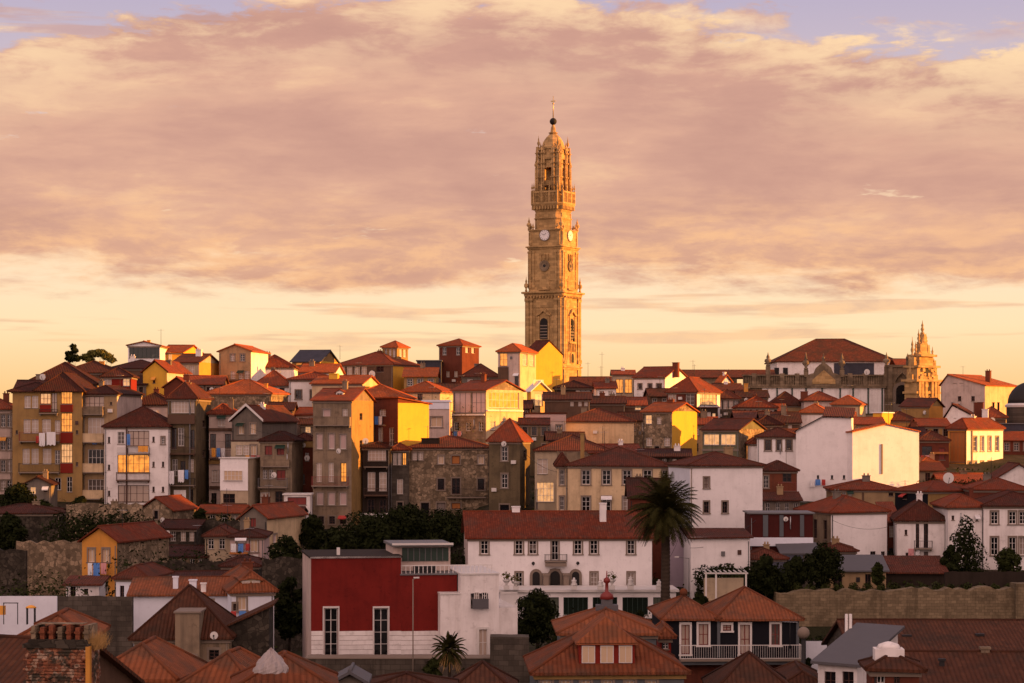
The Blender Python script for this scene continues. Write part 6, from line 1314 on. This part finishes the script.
# ------------------------------------------------------------------ palm, trees, shrubs
def palm(px, ycrown, ybase, Y, rad, label, trunk_r=.42, n=120, name='palm_tree', seed=2):
    rnd = random.Random(seed); k = Y/FPX; X = (px-512)*k; zc = (HOR-ycrown)*k; zb = min(ground(X, Y), (HOR-ybase)*k)-.1
    r = tag(empty(name, (X, Y, zb)), label, 'palm tree'); hgt = zc-zb; t_ = MB(); rings = []
    N = 60
    for i in range(N+1):
        f = i/N; rr = trunk_r*(1.12-.2*f+(.07 if i % 2 else 0))*(1.25 if f < .05 else 1)*(1+.35*sstep(.86, .97, f)); cx = .12*math.sin(f*2.5)
        rings.append([(cx+rr*math.cos(2*PI*j/14), rr*math.sin(2*PI*j/14), hgt*.97*f) for j in range(14)])
    t_.loft(rings, False); t_.build('trunk', 'bark', r)
    c = MB(); top = Vector((.12*math.sin(2.5), 0, hgt))
    for i in range(n):
        az_ = i*2.39996+rnd.uniform(-.2, .2); f = i/n; el = math.radians(84-128*f**.9+rnd.uniform(-7, 7)); Lf = rad*rnd.uniform(.95, 1.15)
        d = Vector((math.cos(az_)*math.cos(el), math.sin(az_)*math.cos(el), math.sin(el))); p = top+Vector((d.x*.35, d.y*.35, -.5*f)); side = Vector((-math.sin(az_), math.cos(az_), 0)); pts = [p.copy()]; seg = 12
        droop = rnd.uniform(.9, 1.25)
        for s_ in range(seg):
            d = (d+Vector((0, 0, -.115*droop*(.4+s_/seg)))).normalized(); p = p+d*Lf/seg*1.12; pts.append(p.copy())
        for s_ in range(seg):
            c.tube(pts[s_], pts[s_+1], .035*(1-s_/seg)+.008, n=3)
            dd = (pts[s_+1]-pts[s_]).normalized(); up = side.cross(dd)
            for h_ in range(3):
                q = pts[s_].lerp(pts[s_+1], h_/3); fl = (s_+h_/3)/seg; ll = rad*.25*(math.sin(PI*min(1, fl*.9+.12))**.6)*rnd.uniform(.85, 1.1)
                for sg in (-1, 1):
                    e = (side*sg*.85+dd*.55-Vector((0, 0, .30+rnd.uniform(0, .3)))).normalized()*ll; w_ = dd*.045
                    c.face([q-w_, q+w_, q+e*.6+w_*.8, q+e]); 
    c.build('fronds', 'leaf_palm', r); 
    dd_ = MB(); 
    for i in range(26):
        a = i*2.4; p0 = top+Vector((math.cos(a)*.4, math.sin(a)*.4, -.55)); p1 = p0+Vector((math.cos(a)*.55, math.sin(a)*.55, -rnd.uniform(.7, 1.5))); dd_.tube(p0, p1, .05, .02, 4)
        for j in range(6): s_ = Vector((rnd.uniform(-.2, .2), rnd.uniform(-.2, .2), -rnd.uniform(.2, .5))); q = p0.lerp(p1, .3+.1*j); dd_.face([q, q+Vector((.03, .03, 0)), q+s_])
    dd_.build('dead_fronds', 'grass_dry', r)
    return r
palm(664.5, 508, 614, 226, 3.35, 'tall date palm with a full round crown in front of the plain white house')
palm(448, 646, 676, 176, 1.1, 'small palm with a bushy crown against the white cladding of the red building', .12, 50, seed=4)

def dish(px, py, Y, r_, label, face=0, name='satellite_dish'):
    p = at(px, py, Y); t_ = tag(empty(name, p, face), label, 'satellite dish', 'satellite dishes on the houses'); k = r_*Y/FPX
    d_ = MB(); n = 14; d_.loft([[(q*k*math.cos(2*PI*i/n), -.22*k*(1-q*q)*-1-.0, q*k*math.sin(2*PI*i/n)) for i in range(n)] for q in (1, .7, .35, .05)], True); d_.build('reflector', 'trim_white', t_)
    a_ = MB().tube((0, -.02, -k*.9), (0, -k*.9, 0), .03, n=5); a_.sphere((0, -k*.9, 0), .07, 6, 4); a_.build('feed_arm', 'iron', t_)
    MB().tube((0, .2*k, 0), (0, .5, -k*1.4), .04, n=5).build('mount', 'trim_grey', t_); return t_
for a in ((42.5, 377, 311, 3.2, 'white satellite dish on the upper left roof slope'), (372, 374, 398, 3.5, 'pale satellite dish before the long skyline house'), (365.5, 441, 297, 3, 'white dish beside the narrow dark house with galleries'), (338.5, 451, 294, 2.6, 'small dish on the tall grey beige block'),
          (214, 635.5, 155, 4, 'white dish in front of the big pyramid roof house'), (307, 458, 302, 2.8, 'dish on the narrow reddish house'), (274, 475, 295, 3, 'dish above the grey slab balcony'), (948.5, 478, 276, 5.5, 'large dish standing on the navy and ochre house roof'), (867, 372, 460, 3, 'dish on the slate clad nave')): dish(a[0], a[1], a[2], a[3], a[4], R.uniform(-.5, .5))

def antenna(px, yt, yb, Y, label, fw=.9):
    p = at(px, yb, Y); hh = (yb-yt)*Y/FPX; t_ = tag(empty('antenna', p, R.uniform(-.8, .8)), label, 'antenna', 'aerials on the roofs')
    MB().tube((0, 0, -.6), (0, 0, hh), .035, .025, 5).build('mast', 'iron', t_); q = MB().tube((-fw*.6, 0, hh*.9), (fw*.6, 0, hh*.9), .02, n=4)
    for i in range(6): x = -fw*.55+fw*1.1*i/5; q.tube((x, -.28, hh*.9), (x, .28, hh*.9), .012, n=3)
    q.build('yagi', 'steel', t_)
for a in ((161, 329, 341, 388, 'thin aerial on the skyline beside the green penthouse'), (602, 352, 376, 430, 'tall aerial over the dark hall roof'), (588, 362, 378, 432, 'short aerial right of the clock tower base'), (340, 345, 356, 402, 'aerial on the grey roofed skyline house'), (963, 366, 374, 425, 'aerial on the pink gabled block'),
          (693, 360, 372, 410, 'aerial right of the brick skyline chimney'), (250, 372, 386, 324, 'aerial on the low stone walled house'), (120, 396-22, 388, 308, 'aerial on the narrow ochre house'), (500, 408, 425, 300, 'aerial beside the pointed tower roof'), (850, 384, 398, 390, 'aerial on the sunlit orange roofed house'),
          (640, 448, 462, 276, 'aerial on the big cream house roof'), (212, 396, 408, 306, 'aerial over the narrow pink house'), (478, 372, 384, 336, 'aerial on the gallery house'), (905, 480, 492, 285, 'aerial on the navy and ochre house'), (790, 620, 640, 160, 'aerial near the end of the blue black house')): antenna(*a)

def cloth(px, py, w_, h_, Y, mat, label, name='laundry', rz=0, n=7):
    p = at(px, py, Y); k = Y/FPX; mb = MB(); ww, hh = w_*k, h_*k; rd_ = random.Random(int(px*13+py))
    ph = rd_.uniform(0, 6); V = [[(-ww/2+ww*i/n, .10*math.sin(i*1.7+ph)*(j/4), -hh*j/4*(1+.06*math.sin(i*2.1+ph))) for i in range(n+1)] for j in range(5)]
    for j in range(4):
        for i in range(n): mb.face([V[j+1][i], V[j+1][i+1], V[j][i+1], V[j][i]], smooth=True)
    o = mb.build(name, mat, None, p, rz); tag(o, label, 'laundry', 'laundry drying on the balconies'); return o
for a in ((42, 433, 6, 13, 297.6, 'white_cloth', 'white sheet hanging at the left of the red balcony'), (51, 432, 9, 13, 297.6, 'white_cloth', 'wide white sheet hanging in the middle of the red balcony'), (37.5, 436, 3, 7, 297.6, 'red_cloth', 'small red cloth on the red balcony'), (128.5, 434, 3.4, 11, 296.6, 'blue_cloth', 'blue cloth hanging beside the wooden gallery'),
          (143, 446, 10, 6, 296.6, 'orange_cloth', 'orange cloth spread along the upper gallery rail'), (213.5, 448, 4, 9, 304.8, 'orange_cloth', 'orange cloth on the narrow pink house balcony'), (218.5, 448, 3.5, 9, 304.8, 'blue_cloth', 'blue cloth on the narrow pink house balcony'), (223, 448, 4, 9, 304.8, 'white_cloth', 'white cloth on the narrow pink house balcony'),
          (171, 471, 6, 13, 298.8, 'white_cloth', 'white sheet on the olive house lower balcony'), (181, 470, 6, 12, 298.8, 'white_cloth', 'second white sheet on the olive house lower balcony'), (186.5, 470, 3.5, 9, 298.8, 'blue_cloth', 'blue towel on the olive house lower balcony'),
          (90, 563, 4.5, 12, 225, 'white_cloth', 'white shirt drying under the orange gabled house windows'), (96.5, 563, 6.5, 16, 225, 'blue_cloth', 'bright blue towel drying under the orange gabled house windows'), (103.5, 563, 5.5, 11, 225, 'pink_cloth', 'pink shirt drying under the orange gabled house windows')): cloth(*a)
def line(px0, px1, py, Y, label): 
    p, q = at(px0, py, Y), at(px1, py, Y); o = MB().tube((0, 0, 0), q-p, .02, n=4).build('clothes_line', 'iron', None, p); tag(o, label, 'clothes line')
line(86, 108, 562.8, 225.05, 'clothes line strung across the orange gabled house'); line(36, 58, 432, 297.7, 'clothes line over the red balcony'); line(168, 190, 470, 298.9, 'clothes line on the olive house')

# trees of the slope
def grp(lst, g, name='tree', cat='tree'):
    for i, (px, yt, yb, w_, Y, lb, mt, *rest) in enumerate(lst): tree(px, yt, yb, w_, Y, lb, mt, name=name, seed=i*3+len(g), cat=cat, group=g, **(rest[0] if rest else {}))
grp([(408, 503, 552, 62, 262, 'broad dark tree behind the red building, under the stone house', 'leaf_dark', {'n': 4200}), (372, 514, 560, 48, 256, 'dark tree behind the middle of the red building', 'leaf_dark'), (338, 524, 562, 44, 254, 'low dark tree behind the left end of the red building', 'leaf_dark'),
     (444, 508, 556, 44, 258, 'dark tree to the right of the broad one, left of the manor', 'leaf_dark'), (312, 514, 556, 34, 262, 'dark tree at the foot of the tall grey beige block', 'leaf_dark'), (287, 530, 600, 46, 236, 'leafy dark tree beside the whitish gabled cottage', 'leaf_dark', {'n': 3600}), (290, 568, 640, 42, 206, 'dark tree hugging the left corner of the red building', 'leaf_dark', {'n': 3400}),
     (537, 584, 652, 56, 208, 'rounded dark tree in front of the terrace bays', 'leaf_dark', {'n': 5200, 'size': .17}), (506, 600, 650, 22, 200, 'small dark tree against the white modern wing', 'leaf_dark'), (558, 612, 652, 20, 196, 'low shrubby tree before the terrace wall', 'leaf_dark'),
     (823, 544, 594, 52, 238, 'broad dark tree in front of the metal roofed sheds', 'leaf_dark', {'n': 5200, 'size': .17}), (796, 556, 594, 30, 238.5, 'dark tree left of the broad one above the retaining wall', 'leaf_dark'), (730, 556, 592, 40, 234, 'spreading creeper tree over the pergola', 'leaf', {'n': 3600, 'size': .16}), (765, 552, 588, 34, 236, 'bushy tree beside the brown tiled shed', 'leaf_dark', {'n': 3000}),
     (968, 514, 590, 34, 250, 'dark cypress like tree before the white stair bay', 'leaf_dark', {'n': 5200, 'size': .17, 'blobs': [(966, 0, 527, 9, 1.5), (963, 0, 541, 13, 1.1), (970, .5, 552, 16, 1.1), (962, 0, 566, 19, 1.0), (972, 0, 578, 19, .9), (956, .3, 582, 16, .8)]}), (950, 540, 592, 24, 249, 'dark bush tree leaning on the cypress like tree', 'leaf_dark'),
     (1008, 548, 574, 32, 252, 'low green tree in front of the long white house', 'leaf', {'n': 2600, 'size': .16}), (18, 482, 530, 44, 280, 'dark tree at the left edge below the pinkish house', 'leaf_dark', {'n': 4200}), (42, 498, 532, 30, 276, 'leafy tree before the grey arched shed', 'leaf'), (80, 495, 512, 22, 282, 'round bush tree at the foot of the ochre house', 'leaf_dark'),
     (10, 512, 550, 40, 262, 'dark tree mass lower at the left edge', 'leaf_dark', {'n': 3600}), (200, 505, 532, 18, 278, 'small tree under the olive house', 'leaf_dark'), (495, 520, 560, 16, 262, 'slim dark tree by the left corner of the manor', 'leaf_dark'), (432, 650, 690, 26, 172, 'leafy bush under the small palm', 'leaf'), (466, 662, 690, 24, 170, 'dark bush right of the small palm', 'leaf_dark'),
     (652, 640, 690, 0+14, 158, 'small shrub tree between the orange roofs', 'leaf_dark'), (700, 585, 622, 26, 214, 'dark tree behind the blue black house', 'leaf_dark'), (808, 640, 690, 16, 156, 'narrow evergreen by the dark post', 'leaf_dark'), (878, 560, 594, 14, 239, 'vine covered tree between the sheds', 'leaf'), (640, 600, 640, 18, 190, 'dark tree behind the lantern roof', 'leaf_dark')], 'trees on the slope')
tree(72.5, 343.5, 374, 14, 352, 'small dark pine standing up on the left skyline', 'leaf_dark', name='pine_tree', n=900, size=.26, blobs=[(73, 0, 347, 3.2, 1), (69, 0, 353.5, 3.6, .6), (75, 0, 351, 3.6, .7), (70.5, 0, 358, 5.5, .7), (76, 0, 358, 5, .7)], seed=5)
tree(98, 349, 372, 34, 354, 'umbrella shaped tree on the left skyline touched by the sun', 'leaf_warm', name='umbrella_pine', n=1900, size=.26, blobs=[(86, 0, 357, 5.5, .6), (93, 0, 353.5, 6, .6), (100, .5, 353, 6.5, .6), (107, 0, 356.5, 6, .6), (112, 0, 360, 4.5, .6), (90, 0, 360, 5, .5)], seed=6)

def hedge(label, x0, x1, yt, yb, Y, mat='leaf_dark', n=2500, size=.2, seed=1, name='hedge'):
    rnd = random.Random(seed); k = Y/FPX; c = at((x0+x1)/2, yb, Y); g = min(ground(c.x, Y), c.z); r = tag(empty(name, (c.x, Y, g)), label, 'hedge', None); ht = (HOR-yt)*k-g; mb = MB(); w_ = (x1-x0)*k; m_ = max(3, int(w_/1.4)); bl = []
    for i in range(m_): bl.append((-w_/2+w_*(i+.5)/m_, rnd.uniform(-.4, .4), ht*.45, ht*.55*rnd.uniform(.85, 1.15), 1)); 
    leaf_cloud(mb, bl, n, size, rnd); mb.build('foliage', mat, r); tk = MB()
    for b in bl: tk.tube((b[0], b[1], -.2), (b[0], b[1], ht*.5), .06, .03, 5)
    tk.build('stems', 'bark', r)
hedge('clipped dark hedge on the terrace above the orange gabled house', 62, 142, 509, 536, 262, n=7000)
hedge('ivy clump over the stone side wall of the orange house', 122, 168, 545, 560, 222, n=1500, seed=3)
hedge('overgrown bank above the pale blue fence', -10, 70, 572, 598, 208, 'leaf', 5000, .16, 4)
hedge('shrubs along the foot of the cream cottage walls', 170, 300, 552, 575, 224, 'leaf_dark', 6500, .18, 5)
hedge('weeds along the top of the retaining wall', 790, 1015, 583, 592, 236.5, 'leaf', 4200, .13, 6)
hedge('dark scrub at the base of the retaining wall', 800, 1020, 634, 650, 222, 'leaf_dark', 7000, .16, 7)
hedge('planting below the terrace bays and the palm', 560, 700, 613, 640, 205, 'leaf_dark', 6500, .17, 8)
hedge('dark scrub between the big white building and the navy house', 918, 1005, 478, 490, 300, 'leaf_dark', 3000, .18, 9)
hedge('dark scrub behind the lower garden walls', 300, 480, 548, 566, 247, 'leaf_dark', 7000, .18, 10)
hedge('upper dark thicket against the feet of the stone houses', 352, 478, 507, 530, 289, 'leaf_dark', 9000, .2, 15)
hedge('dark thicket under the ruined stone house', 352, 470, 522, 545, 276, 'leaf_dark', 7000, .2, 12)
hedge('dark thicket under the pink narrow and olive houses', 196, 262, 514, 535, 283, 'leaf_dark', 3000, .2, 13)
hedge('creepers hanging over the right end of the container terrace', 700, 790, 566, 590, 238, 'leaf_dark', 6000, .17, 14)
hedge('potted greenery on the wide yellow house terrace', 430, 456, 393, 401, 330, 'leaf_warm', 1200, .16, 11, name='potted_plants')

# ground cover over the slope, nobody could count it
def scrub():
    rnd = random.Random(11); mb = MB()
    for _ in range(15000):
        Y = rnd.uniform(185, 335); X = rnd.uniform(-.24, .24)*Y
        if noise.noise(Vector((X*.06, Y*.06, 3))) < -.12: continue
        z = ground(X, Y); s_ = rnd.uniform(.12, .34)
        nrm = Vector((rnd.uniform(-.8, .8), rnd.uniform(-1, .3), rnd.uniform(.2, 1))).normalized(); a = nrm.orthogonal().normalized(); b = nrm.cross(a); p = Vector((X, Y, z+rnd.uniform(.05, .7)))
        mb.face([p-a*s_, p-b*s_*.6, p+a*s_, p+b*s_*.6])
    o = mb.build('undergrowth', 'leaf', None); o['kind'] = 'stuff'
scrub()

# ruined chimney in the near corner
def ruin():
    Y = 78.; k = Y/FPX; c = at(64, 683, Y); g = ground(c.x, Y)-.2; r = tag(empty('ruined_chimney', (c.x, Y, g), -.12), 'crumbling brick chimney stack with dry grass growing on it, close at the bottom left', 'chimney')
    Z = lambda py: (HOR-py)*k-g; mb = MB(); w_ = 31*k; rd_ = random.Random(8); rings = []; n = 26
    for j in range(13):
        z = Z(700)+(Z(646)-Z(700))*j/12; ring = []
        for i in range(n):
            a = 2*PI*i/n; sx_ = max(-1, min(1, 1.35*math.cos(a))); sy_ = max(-1, min(1, 1.35*math.sin(a))); q = 1+.05*noise.noise(Vector((a*2, z*2.2, 1)))+rd_.uniform(-.012, .012); ring.append((w_*sx_*q, .75*sy_*q, z))
        rings.append(ring)
    rings.insert(0, [(x, y, 0) for x, y, z in rings[0]]); mb.loft(rings)
    for i in range(520):
        a = rd_.uniform(-1, 1)*w_*.98; z = Z(700)+(Z(647)-Z(700))*(int(rd_.random()*17)/17); e = rd_.uniform(.01, .09); ww_ = rd_.uniform(.08, .17); mb.box(a-ww_, a+ww_, -.74-e, -.6, z+.01, z+.088)
    for i in range(60):
        a = rd_.uniform(-1, 1)*w_*.95; z = rd_.uniform(Z(695), Z(650)); q_ = rd_.uniform(.06, .16); mb.sphere((a, -.72, z), q_, 7, 5, .7)
    mb.build('stack', 'ruin_brick', r)
    le = MB(); le.box(-w_*1.12, w_*1.05, -.85, .85, Z(646)+.002, Z(642)); le.box(-w_*.95, w_*.95, -.75, .75, Z(642)+.002, Z(638)); le.build('ledge', 'rubble_dark', r)
    for i in range(7):
        x = -w_*.85+w_*1.75*i/6; q = MB(); q.box(x-.075, x+.075, -.55, .5, Z(638)+.003, Z(625)+rd_.uniform(-.08, .06)); q.box(x-.1, x+.1, -.6, .1, Z(632), Z(630)); q.build('brick_fin', 'brickwork' if i % 3 else 'rubble', r)
    q = MB(); q.box(-w_*.8, w_*.7, -.3, .3, Z(625)+.05, Z(623)); q.build('cap_slab', 'rubble', r)
    q = MB(); q.box(w_*.98, w_*1.12, -.9, -.7, Z(700), Z(644)); q.build('corner_pier', 'orange', r)
    gr = MB()
    for i in range(420):
        a = rd_.uniform(-1, 1); x = w_*1.12+rd_.gauss(0, .14); y = rd_.uniform(-.6, .4); z = Z(645)+rd_.uniform(-.15, .1); tip = Vector((x+rd_.gauss(.08, .16), y+rd_.gauss(0, .12), z+rd_.uniform(.2, .62))); gr.face([(x, y, z), (x+.012, y, z), tip])
    gr.build('dry_grass', 'grass_dry', r)
ruin()
# crumpled plastic sheet dome on the near roof
def sheet():
    p = at(271, 672, 91); r_ = 17*91/FPX; mb = MB(); n = 26; rings = []
    for j in range(9):
        t_ = j/8; rr = r_*(1-t_**1.6)*1.0+.01
        rings.append([(rr*math.cos(2*PI*i/n)*(1+.09*math.sin(i*3+j)), rr*math.sin(2*PI*i/n)*(1+.08*math.cos(i*2.3+j)), t_*24*91/FPX+.03*math.sin(i*2+j*1.3)) for i in range(n)])
    mb.loft(rings, False); o = mb.build('plastic_sheet', 'plastic_sheet', None, p); tag(o, 'crumpled pale plastic sheet draped in a dome over a near orange roof', 'plastic sheet')
sheet()
# poles and lamps
def pole(px, yt, yb, Y, label, arm=None, name='street_lamp', cat='street lamp', mat='trim_grey', r_=.06):
    p = at(px, yb, Y); hh = (yb-yt)*Y/FPX; t_ = tag(empty(name, p), label, cat); g = min(0, ground(p.x, Y)-p.z)
    MB().tube((0, 0, g-.2), (0, 0, hh), r_, r_*.7, 8).build('pole', mat, t_)
    if arm: MB().tube((0, 0, hh-.05), (arm, 0, hh+.1), .035, n=6).build('arm', mat, t_); MB().box(arm-.3, arm+.15, -.12, .12, hh+.06, hh+.16).build('lamp_head', 'trim_white', t_)
    return t_
pole(413, 579, 676, 181, 'slim grey lamp post in front of the red modern wall', .35, mat='trim_stone')
pole(689, 558, 600, 238, 'lamp bracket post beside the mauve wing', -1.2)
pole(846.5, 614, 645, 143, 'left one of the paired white vent pipes', None, 'vent_pipe', 'pipe', 'trim_white', .14); pole(850.5, 614, 645, 143, 'right one of the paired white vent pipes', None, 'vent_pipe', 'pipe', 'trim_white', .14)
t_ = pole(803.5, 636, 672, 152, 'dark gas lantern post right of the blue black house', None, 'lantern_post', 'street lamp', 'iron', .2); MB().sphere((0, 0, (672-636)*152/FPX+.2), .42, 12, 8).build('globe', 'trim_stone', t_)
# pergola
def pergola():
    Y = 222; k = Y/FPX; p = at(726, 602, Y); r = tag(empty('pergola', p), 'white framed pergola over a beige terrace parapet', 'pergola'); w_ = 40*k; hh = 28*k; g = ground(p.x, Y)-p.z-.2
    for x in (-w_/2, -w_/4, w_/2): MB().box(x-.08, x+.08, -.08, .08, 0, hh).build('post', 'trim_white', r)
    q = MB(); q.box(-w_/2-.2, w_/2+.2, -.1, .1, hh+.002, hh+.15)
    for i in range(9): x = -w_/2+w_*i/8; q.box(x-.04, x+.04, -.3, 2.6, hh+.153, hh+.25)
    q.build('beams', 'trim_white', r); MB().box(-w_/2, w_/2, 2.4, 2.6, min(g, 0), hh*.8).build('back_wall', 'cream_pale', r); MB().box(-w_/2-.3, w_/2+.3, -.2, 2.39, min(g, -1), -.002).build('floor', 'tan', r)
pergola()
# statues and pots on the manor terrace
def statue(px, yt, Y, label, kind=0):
    z0 = 591; p = at(px, z0-1.5, Y); hh = (z0-yt)*Y/FPX; r = tag(empty('garden_statue', p), label, 'statue', 'ornaments on the manor terrace')
    MB().box(-.3, .3, -.3, .3, 0, hh*.3).build('pedestal', 'trim_white', r); q = MB()
    if kind == 0: q.lathe(0, 0, [(.3, hh*.3), (.34, hh*.4), (.2, hh*.58), (.26, hh*.72), (.25, hh*.8), (.08, hh*.85), (.13, hh*.9), (.12, hh*.96), (.03, hh)], 10)
    else: q.lathe(0, 0, [(.12, hh*.3), (.1, hh*.4), (.35, hh*.6), (.42, hh*.7), (.36, hh*.72), (.02, hh*.7)], 10)
    q.build('figure' if kind == 0 else 'urn', 'trim_white', r)
    if kind == 1:
        c = MB(); leaf_cloud(c, [(0, 0, hh*.95, .5, 1)], 90, .12, R); c.build('plant', 'leaf_warm', r)
for a in ((574, 579, 230, 'white statue beside the right arch of the manor', 0), (630.5, 578, 230, 'white statue before the right hand window of the manor', 0), (612, 577, 230, 'planted urn with warm leaves on the manor terrace', 1), (506.5, 577, 230, 'planted urn at the left end of the manor terrace', 1), (600.5, 581, 230, 'small white statue between the manor windows', 0), (516, 580, 230, 'small planted urn by the lower left manor window', 1), (659, 581, 230, 'white urn near the palm trunk on the terrace', 0)): statue(*a)
# stored things at the lower left fence
def stored():
    p = at(5, 618, 180); r = tag(empty('swing_frame', p), 'metal swing frame standing by the pale blue fence', 'swing frame'); k = 180/FPX
    q = MB()
    for x in (-.1, 1.0): q.tube((x, 0, -.5), (x, 0, 15*k), .04, n=6)
    q.tube((-.15, 0, 15*k), (1.05, 0, 15*k), .04, n=6); q.build('frame', 'iron', r); MB().box(-.6, -.05, .1, .5, 3*k, 12*k).build('panel', 'orange_cloth', r)
    p = at(31, 618, 180); r = tag(empty('play_table', p), 'orange topped play table by the pale blue fence', 'table'); MB().lathe(0, 0, [(.42, 10*k), (.42, 11*k), (.2, 12.5*k), (.02, 13*k)], 12).build('top', 'orange_cloth', r)
    for x in (-.3, .3): MB().box(x-.04, x+.04, -.2, .2, -.5, 10*k).build('leg', 'iron', r)
stored()

# aerials, dishes and washing on the houses, each named by the house it stands on
def town_clutter():
    rnd = random.Random(21); hs = [(k, h) for k, h in HOUSES.items() if h.Y > 185 and len(h.root['label'].split()) <= 12 and h.root.name.split('.')[0] in ('house', 'apartment_house')]
    rnd.shuffle(hs)
    for k, h in hs[:46]:
        a, d_ = rnd.uniform(-.3, .3)*h.W, h.D*rnd.uniform(.35, .65); c, s_ = math.cos(-h.th), math.sin(-h.th)
        p = Vector((h.mx+a*c-d_*s_, h.Y+a*s_+d_*c, h.z0+h.Hh+h.rise*.8)); hh = rnd.uniform(1.6, 3.2)
        t_ = tag(empty('antenna', p, rnd.uniform(-1.2, 1.2)), 'aerial above the '+h.root['label'], 'antenna', 'aerials on the roofs')
        MB().tube((0, 0, -.8), (0, 0, hh), .035, .025, 5).build('mast', 'iron', t_); q = MB().tube((-.5, 0, hh*.92), (.5, 0, hh*.92), .02, n=4)
        for i in range(6): x = -.45+.18*i; q.tube((x, -.25, hh*.92), (x, .25, hh*.92), .012, n=3)
        q.build('yagi', 'steel', t_)
    for k, h in hs[46:60]:
        a = rnd.uniform(-.38, .38)*h.W; c, s_ = math.cos(-h.th), math.sin(-h.th); z = h.z0+h.Hh-rnd.uniform(.1, 1.2); d_ = -.55
        p = Vector((h.mx+a*c-d_*s_, h.Y+a*s_+d_*c, z)); dish((p.x/p.y)*FPX+512, HOR-p.z/p.y*FPX, p.y, rnd.uniform(2, 3), 'dish on the '+h.root['label'], rnd.uniform(-.6, .6))
    cols = [('white_cloth', 'white'), ('blue_cloth', 'blue'), ('pink_cloth', 'pink'), ('orange_cloth', 'orange'), ('red_cloth', 'red')]
    n = 0
    for k, h in hs[60:]+hs[:20]:
        if n >= 16 or not h.Ff.holes or h.Y > 345: continue
        vis = [q for q in h.Ff.holes if q[2] > h.Hh-9 and q[1]-q[0] < 2.5]
        if not vis: continue
        n += 1; q = rnd.choice(vis); rnd.shuffle(cols); c, s_ = math.cos(-h.th), math.sin(-h.th)
        for j in range(rnd.choice([2, 3])):
            a = (q[0]+q[1])/2-h.W/2+(j-1)*.75; d_ = -.45; p = Vector((h.mx+a*c-d_*s_, h.Y+a*s_+d_*c, h.z0+q[2]-.05))
            kk = h.Y/FPX; cloth(p.x/p.y*FPX+512, HOR-p.z/p.y*FPX, rnd.uniform(.45, .7)/kk, rnd.uniform(.6, 1.1)/kk, p.y, cols[j][0], cols[j][1]+' washing on the '+h.root['label'], rz=-h.th)
town_clutter()
